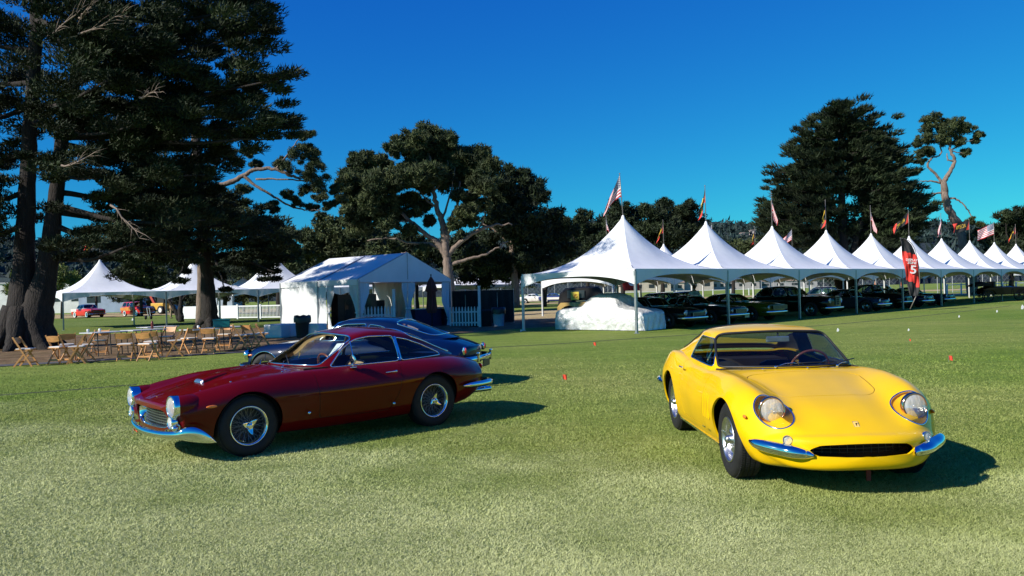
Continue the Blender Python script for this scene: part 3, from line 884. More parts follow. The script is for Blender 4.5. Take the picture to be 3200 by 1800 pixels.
# ------------------------------------------------------------ trees
def leaf_mat(name, c0, c1):
    m, nt, b = nodes(name)
    at_ = nt.nodes.new('ShaderNodeAttribute'); at_.attribute_name = 'tone'
    o, f, s = noise_col(nt, c0, c1, 0.7, detail=3)
    c = mixc(nt, o, at_.outputs[0], 1.0, 'MULTIPLY'); nt.links.new(c, b.inputs['Base Color'])
    b.inputs['Roughness'].default_value = 0.7; b.inputs['Specular IOR Level'].default_value = 0.25
    return m
CYP = leaf_mat('cypress_leaf', (0.010, 0.019, 0.008), (0.030, 0.043, 0.016))
PINE = leaf_mat('pine_needle', (0.024, 0.040, 0.015), (0.075, 0.090, 0.034))
BUSH = leaf_mat('bush_leaf', (0.10, 0.14, 0.03), (0.22, 0.24, 0.07))
BARK = mat('grey_bark', (0.024, 0.019, 0.017), rough=0.95, var=0.35, scale=2.5, bmp=0.9, bscale=7, stretch=(3, 3, 0.6), bdist=0.08)
PALE_BARK = mat('pale_bark', (0.20, 0.15, 0.12), rough=0.95, var=0.3, scale=3, bmp=0.7, bscale=8, stretch=(3, 3, 0.6), bdist=0.05)

def leaves(C, Rd, n, L, W, out=0.8, up=0.3, jit=0.5, shell=0.45, axis=None):
    "n leaf blades in each of the clumps C (k,3) with radii Rd (k,3)"
    k = len(C); N = k * n
    c = np.repeat(C, n, 0); r = np.repeat(Rd, n, 0)
    u = RNG.normal(size=(N, 3)); u /= np.linalg.norm(u, axis=1)[:, None]
    rho = RNG.random(N) ** shell
    p = c + u * r * rho[:, None]
    o = u * np.array([1, 1, 0.6])
    d = o * out + RNG.normal(size=(N, 3)) * jit; d[:, 2] += up
    if axis is not None: d += np.repeat(axis, n, 0) * 0.5
    d /= np.linalg.norm(d, axis=1)[:, None]
    s = np.cross(d, RNG.normal(size=(N, 3))); s /= np.linalg.norm(s, axis=1)[:, None]
    ll = L * (0.6 + 0.8 * RNG.random(N))[:, None]; ww = W * (0.7 + 0.6 * RNG.random(N))[:, None]
    V = np.empty((N * 3, 3)); V[0::3] = p - s * ww / 2 - d * ll * .35; V[1::3] = p + s * ww / 2 - d * ll * .35; V[2::3] = p + d * ll * .65
    tone = np.repeat(np.repeat(0.6 + 0.8 * RNG.random(k), n) * (0.75 + 0.5 * RNG.random(N)), 3)
    return V, tone

def crown(root, batches, mt, name='foliage'):
    V = np.vstack([b[0] for b in batches]); T = np.concatenate([b[1] for b in batches])
    o = np_mesh(name, V - np.array(root.location), np.arange(len(V)).reshape(-1, 3), mt, parent=root, col=T, smooth=False)
    o['kind'] = 'stuff'
    return o

def limbs(root, polys, mt=BARK, name='limb', wob=0.0, n=8):
    "each limb a part: list of (points, r0, r1)"
    objs = []
    for pts, r0, r1 in polys:
        P = catmull(pts, 6) if len(pts) > 2 else [Vector(pts[0]).lerp(Vector(pts[1]), t / 6) for t in range(7)]
        if wob:
            P = [p + Vector((random.uniform(-wob, wob), random.uniform(-wob, wob), random.uniform(-wob, wob))) * (0.3 + i / len(P)) for i, p in enumerate(P)]
        N = len(P)
        if hasattr(r0, '__len__'): rr = [float(np.interp(i / (N - 1) * (len(r0) - 1), range(len(r0)), r0)) * random.uniform(.95, 1.05) for i in range(N)]
        else: rr = [(r0 + (r1 - r0) * (i / (N - 1)) ** 0.8) * random.uniform(.92, 1.08) for i in range(N)]
        m = MB(); m.tube([p - root.location for p in P], rr, n); objs.append(m.build(name if len(objs) else 'trunk', mt, root, smooth=True))
    return objs

def lobes_px(lst, d, dep=0.8, sub=10, rs=0.38, flat=0.8, dj=0.0):
    "crown lobes given by their place in the photo -> clump centres, radii"
    C = []; Q = []
    for px, py, r in lst:
        dd = d + random.uniform(-dj, dj); c = at(px, py, dd); rw = r / FPX * dd
        for _ in range(int(sub * max(0.4, (r / 50.0) ** 2))):
            u = RNG.normal(size=3); u /= np.linalg.norm(u); q = RNG.random() ** 0.4
            C.append([c.x + u[0] * rw * q, c.y + u[1] * rw * dep * 1.6 * q, c.z + u[2] * rw * q * flat])
            k = rs * (0.5 + 0.8 * RNG.random()) * min(rw, 2.0); Q.append([k * 1.15, k * 1.15, k * 0.8])
    return np.array(C), np.array(Q)

def spray_limb(a, b, n, thick, droop=0.0, t0=0.25):
    "clump centres along a limb, spreading sideways"
    C = []; Q = []; A = []
    a = Vector(a); b = Vector(b); L = (b - a).length; d = (b - a).normalized()
    for i in range(n):
        t = t0 + (1 - t0) * (i + random.random()) / n
        sp = thick * (0.45 + 1.1 * math.sin(PI * min(1, t * .85)))
        p = a.lerp(b, t) + Vector((random.uniform(-.5, .5) * sp * .7, random.gauss(0, 1.0) * sp, random.gauss(0, .30) * sp + 0.10 * sp - droop * t * t))
        k = thick * random.uniform(.26, .60)
        C.append(p.to_tuple()); Q.append((k * 1.45, k * 1.2, k * .52)); A.append((d * 0.9 + Vector((0, 0, .25)) + Vector((p - a.lerp(b, t))) * .2).to_tuple())
    return np.array(C), np.array(Q), np.array(A)

C = FOREST[0]; V, T = leaves(C, np.tile([[9, 9, 6]], (len(C), 1)) * (0.6 + .7 * RNG.random(len(C)))[:, None], 22, 6.5, 3.4, up=.4)
o = np_mesh('hillside_forest', V, np.arange(len(V)).reshape(-1, 3), leaf_mat('far_forest_leaf', (0.010, 0.024, 0.024), (0.030, 0.052, 0.046)), col=T, smooth=False)  # same bluish haze tint in the leaf colour
tag(o, 'dark woods on the far hillside, blue haze put into their colour', 'forest', kind='stuff')

# --- the big cypress on the left
def big_cypress():
    D = 30.0; b0 = gx(62, D)
    root = thing('cypress_tree', 'huge dark twin-stemmed cypress at the left edge spreading over the chairs', 'tree', b0)
    A = lambda px, py, d=D: at(px, py, d)
    T = [([A(62, 1092), A(70, 980), A(76, 800), A(84, 620), A(90, 480), A(100, 330), A(110, 160), A(118, -60), A(124, -260)], [.80, .55, .36, .30, .27, .25, .23, .20, .15], 0),
         ([A(104, 1092), A(112, 985), A(140, 880), A(160, 740), A(176, 600), A(192, 450), A(214, 330), A(250, 210), A(300, 60), A(330, -120)], [.75, .62, .42, .32, .27, .24, .23, .22, .18, .12], 0)]
    # buttressed foot
    for a in range(7):
        an = 2 * PI * a / 7 + .3; c = A(75, 1000); T.append(([c + Vector((.3 * math.cos(an), .3 * math.sin(an), .4)), b0 + Vector((.2 + .9 * math.cos(an), .9 * math.sin(an), .35)), b0 + Vector((.2 + 1.55 * math.cos(an), 1.5 * math.sin(an), -.12))], .42, .14))
    limbs_def = []
    def add(p0, p1, d1, th, n, r=.13, sag=None):
        a = A(*p0); b = at(p1[0], p1[1], d1); mid = a.lerp(b, .5) + Vector((0, 0, (-.35 if sag is None else sag)))
        limbs_def.append((a, b, th, n)); T.append(([a, mid, b], r, .025))
    R_ = [((300, 60), (830, 5), 29, 1.0, 34), ((300, -40), (700, -130), 28, 1.3, 26), ((262, 180), (862, 82), 28, .95, 34), ((250, 210), (780, 120), 32, .9, 22),
          ((214, 330), (905, 236), 27, .85, 40), ((214, 330), (860, 285), 31, .8, 26), ((205, 380), (928, 385), 29, .85, 36), ((200, 400), (880, 430), 27, .8, 30), ((195, 430), (905, 350), 33, .7, 20),
          ((192, 450), (700, 500), 31, .9, 26), ((185, 520), (640, 545), 28, .85, 28), ((176, 600), (690, 610), 33, .9, 26), ((170, 640), (640, 690), 28, .95, 30), ((160, 700), (560, 790), 30, .85, 22),
          ((165, 660), (800, 700), 34, .9, 26), ((150, 800), (420, 760), 27, .8, 16),
          ((110, 160), (-160, 60), 29, 1.3, 26), ((105, 260), (-160, 200), 32, 1.2, 24), ((100, 330), (-160, 360), 28, 1.1, 26), ((92, 470), (-140, 480), 31, 1.0, 20), ((86, 600), (-160, 600), 29, 1.0, 20), ((80, 700), (-160, 730), 28, 1.0, 18),
          ((112, 60), (420, 120), 26, 1.2, 30), ((118, 0), (560, 200), 27, 1.1, 34), ((150, 100), (480, 300), 26, 1.0, 30), ((100, 380), (420, 400), 27, .9, 22), ((118, -60), (300, -160), 29, 1.5, 26),
          ((100, 330), (330, 250), 25, 1.0, 22), ((90, 480), (300, 560), 26, .8, 14), ((118, 0), (60, -120), 27, 1.6, 22),
          ((320, -80), (700, -110), 30, 1.4, 26), ((330, -120), (640, -220), 31, 1.5, 26), ((325, -100), (620, -240), 29, 1.5, 24), ((124, -240), (420, -300), 30, 1.6, 24), ((330, -120), (720, -50), 33, 1.2, 20), ((124, -260), (20, -300), 29, 1.6, 16), ((320, -60), (680, -230), 33, 1.5, 20),
          ((240, 300), (640, 130), 36, 1.2, 20), ((230, 350), (720, 270), 37, 1.1, 20), ((220, 400), (600, 350), 35, 1.0, 18), ((230, 330), (780, 360), 38, .9, 16), ((260, 200), (560, 40), 36, 1.3, 22), ((210, 480), (560, 430), 36, .9, 14), ((250, 250), (820, 50), 36, 1.0, 18)]
    for p0, p1, d1, th, n in R_: add(p0, p1, d1, th, n)
    bt = []
    for a, b, th, n in limbs_def:
        C, Q, Ax = spray_limb(a, b, n, th)
        keep = np.ones(len(C), bool)     # a break in the crown lets the sun through to the ground behind
        for q in ((3.1, 41.4, .9), (2.4, 41.2, .8), (4.0, 41.5, .9), (4.5, 32.0, 1.2)):
            w = C - np.array(q); s_ = np.array(SUN_DIR); keep &= np.linalg.norm(w - (w @ s_)[:, None] * s_, axis=1) > 1.15
        C, Q, Ax = C[keep], Q[keep], Ax[keep]
        bt.append(leaves(C, Q, 330, .21, .050, out=.6, up=.30, jit=.38, axis=Ax))
    limbs(root, T, BARK, wob=.03)
    crown(root, bt, CYP)
    # bare sunlit twigs
    m = MB(); rg = random.Random(11)
    for s0, s1 in (((150, 115), (260, 30)), ((240, 110), (385, 45)), ((250, 60), (280, 20)), ((430, 310), (500, 285)), ((195, 520), (275, 490)), ((350, 640), (440, 740))):
        a = at(s0[0], s0[1], 24.5); b = at(s1[0], s1[1], 24.0); P = [a.lerp(b, t / 6) + Vector((rg.uniform(-.06, .06), 0, rg.uniform(-.06, .06))) for t in range(7)]
        m.tube([p - root.location for p in P], [.035 - .004 * i for i in range(7)], 5)
        for q in range(12):
            p = P[1 + q % 6]; e = p + (b - a) * rg.uniform(.15, .4) + Vector((rg.uniform(-.4, .4), rg.uniform(-.3, .3), rg.uniform(-.35, .35)))
            m.tube([p - root.location, (p + e) / 2 - root.location + Vector((0, 0, .05)), e - root.location], [.012, .008, .003], 4)
    tag(m.build('bare_twig', PALE_BARK, root, smooth=True), kind='stuff')
big_cypress()

def second_tree():
    D = 46.0; b0 = gx(655, D)
    root = thing('cypress_tree', 'dark straight-trunked tree rising behind the teal cooler on the table', 'tree', b0)
    A = lambda px, py, d=D: at(px, py, d)
    T = [([A(657, 1030), A(655, 985), A(650, 900), A(646, 800), A(640, 700), A(632, 600), A(622, 500), A(614, 420), A(606, 340)], .56, .16)]
    for an in (0, 1.2, 2.5, 3.7, 5.0): T.append(([A(655, 985), b0 + Vector((.6 * math.cos(an), .6 * math.sin(an), .3)), b0 + Vector((1.0 * math.cos(an), 1.0 * math.sin(an), -.1))], .3, .1))
    bt = []
    for p0, p1, d1, th, n in [((640, 700), (905, 745), 44, 1.3, 26), ((645, 760), (880, 800), 47, 1.1, 20), ((640, 680), (830, 690), 45, 1.2, 24), ((645, 800), (860, 850), 44, .75, 12), ((640, 700), (420, 740), 46, 1.4, 26), ((640, 760), (480, 800), 44, 1.1, 18),
                              ((632, 600), (440, 640), 45, 1.5, 24), ((622, 500), (480, 560), 47, 1.6, 20), ((632, 600), (720, 640), 44, 1.1, 14), ((622, 520), (700, 470), 46, .7, 8), ((640, 720), (560, 860), 43, .6, 8), ((640, 740), (700, 900), 43, .5, 6), ((640, 660), (790, 640), 46, .7, 8)]:
        a = A(*p0); b = at(p1[0], p1[1], d1); T.append(([a, a.lerp(b, .5) + Vector((0, 0, .3)), b], .16, .03))
        C, Q, Ax = spray_limb(a, b, n, th, droop=.3); bt.append(leaves(C, Q, 330, .26, .075, out=.7, up=.2, jit=.5, axis=Ax))
    limbs(root, T, BARK, wob=.04); crown(root, bt, CYP)
second_tree()

def pine_limb_tree():
    "pine whose long pale limb reaches right over the marquee"
    D = 49.0; b0 = gx(612, D)
    root = thing('pine_tree', 'pine with a long pale limb reaching right across the sky above the marquee', 'tree', b0)
    A = lambda px, py, d=D: at(px, py, d)
    T = [([A(625, 1010), A(628, 900), A(630, 800), A(632, 700), A(630, 600), A(612, 520), A(604, 400), A(600, 300)], .30, .12),
         ([A(632, 620), A(660, 588), A(720, 570), A(760, 548), A(800, 530), A(850, 528), A(910, 548), A(940, 560)], .20, .07),
         ([A(760, 548), A(800, 580), A(850, 610), A(900, 640), A(950, 656), A(1000, 655)], .11, .03),
         ([A(860, 530), A(900, 480), A(930, 440), A(960, 410)], .07, .02), ([A(640, 560), A(690, 505), A(740, 500)], .09, .03), ([A(800, 560), A(880, 560), A(980, 570), A(1030, 600)], .07, .02)]
    limbs(root, T, PALE_BARK, wob=.05)
    L = [(965, 420, 22), (950, 455, 30), (975, 480, 30), (930, 490, 30), (985, 520, 28), (900, 520, 30), (870, 505, 20), (950, 545, 32), (1000, 560, 32), (1040, 590, 22), (1060, 620, 20), (1010, 610, 30), (960, 600, 28), (1045, 640, 18), (980, 645, 20), (900, 610, 22), (930, 630, 20), (850, 640, 16), (800, 515, 18), (760, 590, 22), (740, 505, 18), (770, 480, 20), (800, 470, 14), (700, 620, 25), (740, 650, 20), (860, 655, 16), (1020, 645, 15)]
    C, Q = lobes_px(L, D, sub=26, rs=.45, dj=.6); crown(root, [leaves(C, Q, 200, .20, .045, out=.5, up=.25, jit=.8)], PINE)
pine_limb_tree()

def mid_pine():
    D = 62.0; b0 = gx(1405, D); A = lambda px, py, d=D: at(px, py, d)
    root = thing('pine_tree', 'broad pine with pale spreading limbs behind the marquee', 'tree', b0)
    T = [([A(1412, 975), A(1405, 900), A(1401, 859), A(1395, 800), A(1391, 765), A(1387, 730), A(1380, 691), A(1366, 650), A(1354, 597), A(1345, 540), A(1340, 470)], .50, .10),
         ([A(1397, 800), A(1360, 752), A(1335, 737), A(1286, 695), A(1240, 650), A(1215, 620)], .30, .06), ([A(1391, 765), A(1405, 700), A(1419, 664), A(1433, 625), A(1440, 570)], .24, .06),
         ([A(1398, 800), A(1430, 765), A(1489, 723), A(1540, 705), A(1600, 700)], .24, .05), ([A(1402, 830), A(1460, 810), A(1530, 790), A(1586, 751)], .18, .04), ([A(1395, 790), A(1340, 762), A(1280, 760), A(1230, 745), A(1150, 750)], .16, .04),
         ([A(1335, 737), A(1300, 700), A(1260, 690), A(1200, 690)], .12, .03), ([A(1366, 650), A(1330, 620), A(1300, 560)], .10, .03), ([A(1433, 625), A(1480, 590), A(1500, 540)], .10, .03), ([A(1380, 691), A(1410, 600), A(1420, 520)], .10, .03),
         ([A(1300, 820), A(1270, 790), A(1240, 800)], .10, .04), ([A(1489, 723), A(1510, 690), A(1515, 660)], .08, .03), ([A(1354, 597), A(1390, 560), A(1400, 500)], .09, .03)]
    limbs(root, T, PALE_BARK, wob=.07)
    L = [(1335, 415, 34), (1310, 440, 30), (1270, 445, 34), (1370, 440, 34), (1400, 440, 26), (1235, 465, 26), (1350, 480, 42), (1300, 490, 34), (1400, 490, 38), (1110, 495, 24), (1150, 515, 38), (1190, 510, 26), (1085, 575, 28), (1100, 545, 28), (1140, 570, 44), (1190, 580, 44), (1240, 560, 38), (1290, 545, 40), (1350, 540, 36),
         (1400, 560, 36), (1450, 500, 36), (1490, 490, 34), (1530, 520, 32), (1460, 550, 38), (1510, 570, 36), (1160, 630, 40), (1110, 620, 30), (1220, 640, 30), (1280, 620, 28), (1470, 620, 26), (1150, 690, 30), (1090, 670, 26), (1330, 590, 22), (1430, 610, 20), (1300, 660, 18), (1320, 780, 20), (1220, 700, 26), (1250, 670, 26), (1330, 640, 22), (1180, 660, 30), (1460, 660, 26), (1420, 700, 18), (1470, 690, 22), (1340, 690, 16), (1500, 640, 26), (1120, 720, 28), (1280, 720, 18)]
    C, Q = lobes_px([(a, b, r * 1.28) for a, b, r in L], D, sub=58, rs=.34, dj=1.8); crown(root, [leaves(C, Q, 90, .36, .10, out=.6, up=.45, jit=.6)], PINE)
    # its darker neighbour on the right
    D2 = 70.0; b1 = gx(1610, D2); r2 = thing('pine_tree', 'dense dark pine joining the broad pine on its right', 'tree', b1); B = lambda px, py: at(px, py, D2)
    limbs(r2, [([B(1612, 960), B(1608, 850), B(1600, 760), B(1605, 680), B(1610, 600)], .4, .1), ([B(1605, 780), B(1560, 730), B(1510, 700)], .18, .04), ([B(1606, 760), B(1660, 720), B(1720, 690)], .18, .04), ([B(1608, 820), B(1540, 800), B(1480, 790)], .14, .04), ([B(1608, 830), B(1680, 800), B(1740, 790)], .14, .04)], PALE_BARK, wob=.08)
    L = [(1595, 545, 30), (1630, 555, 30), (1665, 575, 28), (1570, 580, 34), (1610, 600, 44), (1655, 620, 40), (1690, 610, 24), (1550, 630, 36), (1600, 660, 48), (1660, 680, 44), (1540, 690, 36), (1735, 665, 24), (1720, 690, 34), (1760, 700, 28), (1785, 720, 22), (1600, 720, 46), (1680, 740, 44), (1740, 750, 36), (1530, 750, 30),
         (1480, 790, 34), (1540, 810, 36), (1600, 800, 40), (1660, 810, 38), (1720, 800, 34), (1770, 780, 30), (1500, 840, 28), (1570, 850, 30), (1640, 850, 28)]
    C, Q = lobes_px([(a, b, r * 1.15) for a, b, r in L], D2, sub=34, rs=.46, dj=1.5); crown(r2, [leaves(C, Q, 90, .42, .13, out=.6, up=.35, jit=.6)], CYP)
mid_pine()

def simple_tree(name, label, d, base_px, L, mt, bark=BARK, sub=16, n=90, lf=(.34, .10), trunk_top=None, up=.3, r=.3, group=None, rs=.42):
    b0 = gx(base_px, d); root = thing(name, label, 'tree', b0, group=group)
    ty = min(p[1] for p in L) + 30; tx = sum(p[0] for p in L) / len(L)
    P = [b0, at(base_px + 2, 860, d), at((base_px + tx) / 2, (860 + ty) / 2, d), at(tx, ty, d)]
    polys = [(P, r, .06)]
    for (px, py, rr) in random.sample(L, min(5, len(L))): polys.append(([P[1].lerp(P[2], random.random() * .8), at(px, py, d)], r * .4, .03))
    limbs(root, polys, bark, wob=.1)
    C, Q = lobes_px([(a, b, r_ * 1.2) for a, b, r_ in L], d, sub=sub * 2, rs=rs * 1.15, dj=d * .02); crown(root, [leaves(C, Q, n, lf[0] * 1.35, lf[1] * 1.5, out=.6, up=up, jit=.6)], mt)
    return root
G = 'dark trees standing beyond the tents'
simple_tree('pine_tree', 'low dark pine spreading left of the broad pine, over the marquee ridge', 74, 1050, [(1010, 690, 26), (960, 740, 26), (990, 750, 34), (1040, 720, 34), (1080, 760, 44), (1020, 790, 40), (1130, 760, 44), (1150, 810, 40), (1200, 780, 36), (1240, 800, 30), (960, 790, 28), (1100, 700, 28)], PINE)
simple_tree('pine_tree', 'small round-topped pine peeping above the marquee roof on its left', 70, 870, [(862, 705, 24), (845, 730, 28), (890, 735, 26), (870, 770, 36), (910, 780, 26), (830, 780, 30), (870, 820, 34), (920, 820, 24)], PINE, sub=18)
simple_tree('pine_tree', 'dark pine with a stepped crown just left of the nearest tent peak', 96, 1835, [(1822, 675, 20), (1810, 700, 22), (1835, 720, 34), (1790, 740, 34), (1860, 750, 36), (1880, 700, 26), (1900, 690, 24), (1800, 790, 44), (1850, 800, 44)], CYP)
simple_tree('pine_tree', 'dark pine behind the flag on the nearest tent', 92, 1945, [(1925, 640, 20), (1945, 650, 22), (1965, 670, 26), (1985, 670, 18), (1930, 690, 36), (1975, 720, 40), (1930, 750, 44), (1990, 770, 36)], CYP)
simple_tree('cypress_tree', 'spiky low cypress between the two nearest tent peaks', 88, 2070, [(2025, 660, 22), (2070, 640, 20), (2050, 680, 34), (2090, 670, 30), (2130, 660, 28), (2160, 645, 20), (2150, 690, 34), (2030, 720, 34), (2090, 730, 50), (2150, 740, 36), (2040, 780, 40), (2180, 720, 22)], CYP, up=.5)
simple_tree('bush', 'sunlit yellow-green bush seen left of the far left tent', 88, 190, [(175, 850, 22), (210, 860, 22), (190, 875, 26), (150, 880, 18), (235, 880, 16), (55, 880, 22), (45, 910, 22), (60, 850, 14)], BUSH, r=.12)
simple_tree('tree', 'dark leafy tree behind the valley between the two left tents', 92, 440, [(420, 830, 30), (460, 850, 34), (400, 870, 34), (440, 890, 34), (490, 880, 34), (520, 860, 26), (365, 865, 18), (340, 890, 16), (540, 900, 26)], PINE, r=.2)
simple_tree('tree', 'broad shady tree far behind the red wagon', 112, 300, [(250, 880, 26), (290, 900, 30), (330, 890, 26), (420, 930, 22), (120, 920, 30), (150, 900, 30), (480, 940, 26), (380, 920, 26), (610, 940, 30), (560, 930, 24)], CYP, r=.2)
simple_tree('tree', 'leafy tree seen beyond the white railing', 105, 760, [(700, 900, 30), (740, 920, 30), (790, 900, 34), (830, 920, 30), (760, 880, 30), (860, 890, 26)], PINE, r=.2)
simple_tree('cypress_tree', 'dark spiky cypress at the right edge behind the last tents', 84, 3160, [(3140, 680, 20), (3120, 720, 24), (3170, 690, 24), (3190, 660, 20), (3160, 730, 36), (3110, 770, 28), (3200, 720, 34), (3230, 690, 34), (3150, 790, 40), (3200, 800, 44), (3110, 810, 26), (3260, 760, 44)], CYP, up=.45)

simple_tree('tree', 'dark tree band seen through the bare limbs of the broad pine', 80, 1300, [(1180, 740, 30), (1230, 760, 34), (1290, 750, 30), (1340, 790, 34), (1450, 750, 34), (1390, 800, 30), (1500, 740, 30), (1260, 800, 34), (1200, 810, 34), (1440, 820, 34), (1480, 790, 30)], CYP)
simple_tree('tree', 'dark shrubby tree filling the gap behind the marquee roof', 82, 1080, [(1000, 850, 40), (1060, 840, 40), (1120, 850, 40), (1180, 860, 36), (950, 850, 34), (1240, 850, 36), (1300, 850, 34)], CYP)
simple_tree('tree', 'dark shrubby tree behind the valley of the second and third tents', 104, 2290, [(2240, 770, 26), (2290, 780, 30), (2340, 770, 30), (2210, 800, 30), (2380, 790, 34)], PINE)
simple_tree('tree', 'dark low tree between the broad pine and the nearest tent', 84, 1700, [(1700, 850, 36), (1760, 840, 36), (1640, 850, 36), (1580, 850, 34), (1520, 860, 34), (1790, 810, 34), (1470, 860, 30)], CYP)
simple_tree('tree', 'dark tree mass behind the second left tent and the trunk', 90, 700, [(600, 830, 36), (650, 820, 36), (700, 830, 36), (750, 830, 34), (800, 840, 34), (550, 820, 34), (500, 800, 34), (440, 790, 34), (860, 840, 30), (380, 800, 26)], CYP)

def right_cypress():
    D = 78.0; b0 = gx(2620, D); A = lambda px, py, d=D: at(px, py, d)
    root = thing('cypress_tree', 'tall layered cypress rising above the middle of the tent row', 'tree', b0)
    T = [([A(2636, 930), A(2634, 800), A(2632, 700), A(2628, 560), A(2622, 440), A(2616, 350)], .75, .08), ([A(2645, 930), A(2662, 800), A(2690, 700), A(2730, 600), A(2770, 470)], .5, .06), ([A(2630, 930), A(2600, 800), A(2560, 740), A(2500, 700)], .4, .08), ([A(2650, 920), A(2720, 790), A(2780, 740), A(2840, 720)], .4, .08)]
    edge_l = [(330, 2600), (360, 2545), (400, 2490), (440, 2480), (500, 2450), (560, 2400), (610, 2375), (650, 2372), (700, 2350), (745, 2390)]
    edge_r = [(330, 2640), (360, 2690), (400, 2770), (430, 2760), (470, 2840), (520, 2860), (570, 2880), (640, 2900), (690, 2925), (745, 2880)]
    bt = []; yl, xl = zip(*edge_l); yr_, xr_ = zip(*edge_r); rg = random.Random(5)
    for py in range(335, 775, 17):
        for (ex, sd) in ((np.interp(py, yl, xl), -1), (np.interp(py, yr_, xr_), 1)):
            for dd in (-3.5, 0.5, 4.0):
                f = 1.0 if abs(dd) < 1 else rg.uniform(.55, .95); ax_ = 2628 if py < 560 or sd < 0 else 2690
                e = ax_ + (ex - ax_) * f * rg.uniform(.88, 1.03); s = A(ax_, py + 30); b = at(e, py + rg.uniform(-14, 14), D + dd)
                T.append(([s, b], .07, .02)) if rg.random() < .5 else None
                C, Q, Ax = spray_limb(s, b, max(4, int(abs(e - ax_) / 17)), 1.05, t0=.12); bt.append(leaves(C, Q, 80, .52, .13, out=.5, up=.25, jit=.3, axis=Ax * 1.3))
    C, Q = lobes_px([(2640 + k * 13 % 70, 400 + k * 24, 38) for k in range(15)] + [(2710 + k * 17 % 60, 470 + k * 28, 34) for k in range(10)], D, sub=16, rs=.5, dj=2); bt.append(leaves(C, Q, 60, .5, .13, out=.6, up=.4, jit=.35))
    # second crown on the right shoulder
    for (px, py, r) in [(2700, 395, 26), (2735, 410, 24), (2750, 425, 26), (2730, 450, 36), (2785, 455, 30), (2760, 480, 40)]:
        C, Q = lobes_px([(px, py, r)], D, sub=14, rs=.4); bt.append(leaves(C, Q, 80, .5, .13, out=.6, up=.4, jit=.35))
    limbs(root, T, BARK, wob=.08); crown(root, bt, CYP)
right_cypress()

def lone_pine():
    D = 88.0; b0 = gx(3040, D); A = lambda px, py, d=D: at(px, py, d)
    root = thing('pine_tree', 'tall bare-trunked pine with a small high crown right of the big cypress', 'tree', b0)
    T = [([A(3040, 930), A(3030, 820), A(3010, 760), A(2996, 705), A(2968, 660), A(2955, 620), A(2946, 570)], .62, .36), ([A(2946, 572), A(2970, 535), A(2983, 500), A(2970, 470), A(2965, 430), A(2980, 400)], .28, .08), ([A(2944, 572), A(2925, 545), A(2900, 520), A(2910, 495), A(2940, 480), A(2930, 430)], .18, .06),
         ([A(2960, 640), A(2968, 622), A(2985, 620), A(3010, 638), A(3032, 668), A(3040, 700)], .15, .04), ([A(2940, 572), A(2900, 565), A(2868, 570)], .12, .04), ([A(2968, 470), A(3010, 450), A(3050, 430)], .10, .03), ([A(2948, 600), A(2900, 610), A(2870, 625)], .12, .03), ([A(2983, 505), A(2962, 500), A(2960, 480)], .10, .05), ([A(2970, 470), A(3010, 480), A(3030, 480)], .07, .03)]
    limbs(root, T, PALE_BARK, wob=.10)
    L = [(2900, 375, 22), (2925, 372, 24), (2950, 385, 24), (2975, 385, 22), (3005, 385, 22), (3025, 400, 20), (2895, 400, 24), (2930, 405, 26), (2965, 415, 26), (3000, 415, 26), (2890, 430, 22), (2920, 440, 24), (2960, 445, 20), (2995, 445, 18), (3060, 422, 14), (3045, 438, 14), (3015, 475, 18), (2890, 470, 20), (2870, 480, 18), (2870, 445, 16), (2905, 480, 14), (2880, 505, 14), (3035, 690, 14), (3050, 730, 20), (3030, 745, 18), (3080, 750, 16), (3065, 700, 10)]
    C, Q = lobes_px(L, D, sub=34, rs=.40, dj=.6); crown(root, [leaves(C, Q, 90, .34, .085, out=.5, up=.3, jit=.8)], PINE)
lone_pine()
# small leaning tree by the far left tent
def small_tree():
    D = 62; b0 = gx(566, D); root = thing('tree', 'small forked tree on the far green beside the second left tent', 'tree', b0); A = lambda px, py: at(px, py, D)
    limbs(root, [([A(566, 1006), A(564, 975), A(566, 940), A(570, 900)], .28, .12), ([A(560, 1000), A(545, 965), A(528, 935), A(515, 900)], .2, .08), ([A(566, 940), A(590, 915), A(610, 900)], .12, .05)], BARK, wob=.05)
    C, Q = lobes_px([(540, 880, 26), (590, 880, 26), (520, 900, 20), (500, 880, 22), (620, 880, 20)], D, sub=10); crown(root, [leaves(C, Q, 90, .3, .09)], CYP)
small_tree()
# ------------------------------------------------------------ white frame tents
def fabric(name, col, trans=0.22, var=0.04, bmp=0.25):
    m, nt, b = nodes(name)
    o, f, s = noise_col(nt, tuple(c * (1 - var) for c in col), tuple(min(1, c * (1 + var)) for c in col), 1.3, detail=4); nt.links.new(o, b.inputs['Base Color'])
    b.inputs['Roughness'].default_value = 0.6; b.inputs['Specular IOR Level'].default_value = 0.3
    o2, f2, s2 = noise_col(nt, (0, 0, 0), (1, 1, 1), 2.2, detail=5, stretch=(1, 1, .5)); bump(nt, b, f2, bmp, 0.05)
    t = nt.nodes.new('ShaderNodeBsdfTranslucent'); nt.links.new(o, t.inputs[0]); mx = nt.nodes.new('ShaderNodeMixShader'); mx.inputs[0].default_value = trans
    nt.links.new(b.outputs[0], mx.inputs[1]); nt.links.new(t.outputs[0], mx.inputs[2]); nt.links.new(mx.outputs[0], nt.nodes['Material Output'].inputs[0])
    MATS[name] = m; return m
WHITE = fabric('white_vinyl', (0.72, 0.73, 0.74), trans=.0)
VAL = fabric('valance_vinyl', (0.66, 0.68, 0.69), trans=.0)
UNDERSHADE = mat('grey_undershade', (.10, .115, .125), rough=.8, var=.06)  # dark colour stands in for the shade under the canopies
POLE = mat('galvanised_pole', (0.30, 0.32, 0.34), rough=0.45, metal=0.7, var=0.15, scale=8)
WHITE_LEG = mat('painted_leg', (0.55, 0.56, 0.56), rough=0.5, var=.08)
EAVE = 2.37

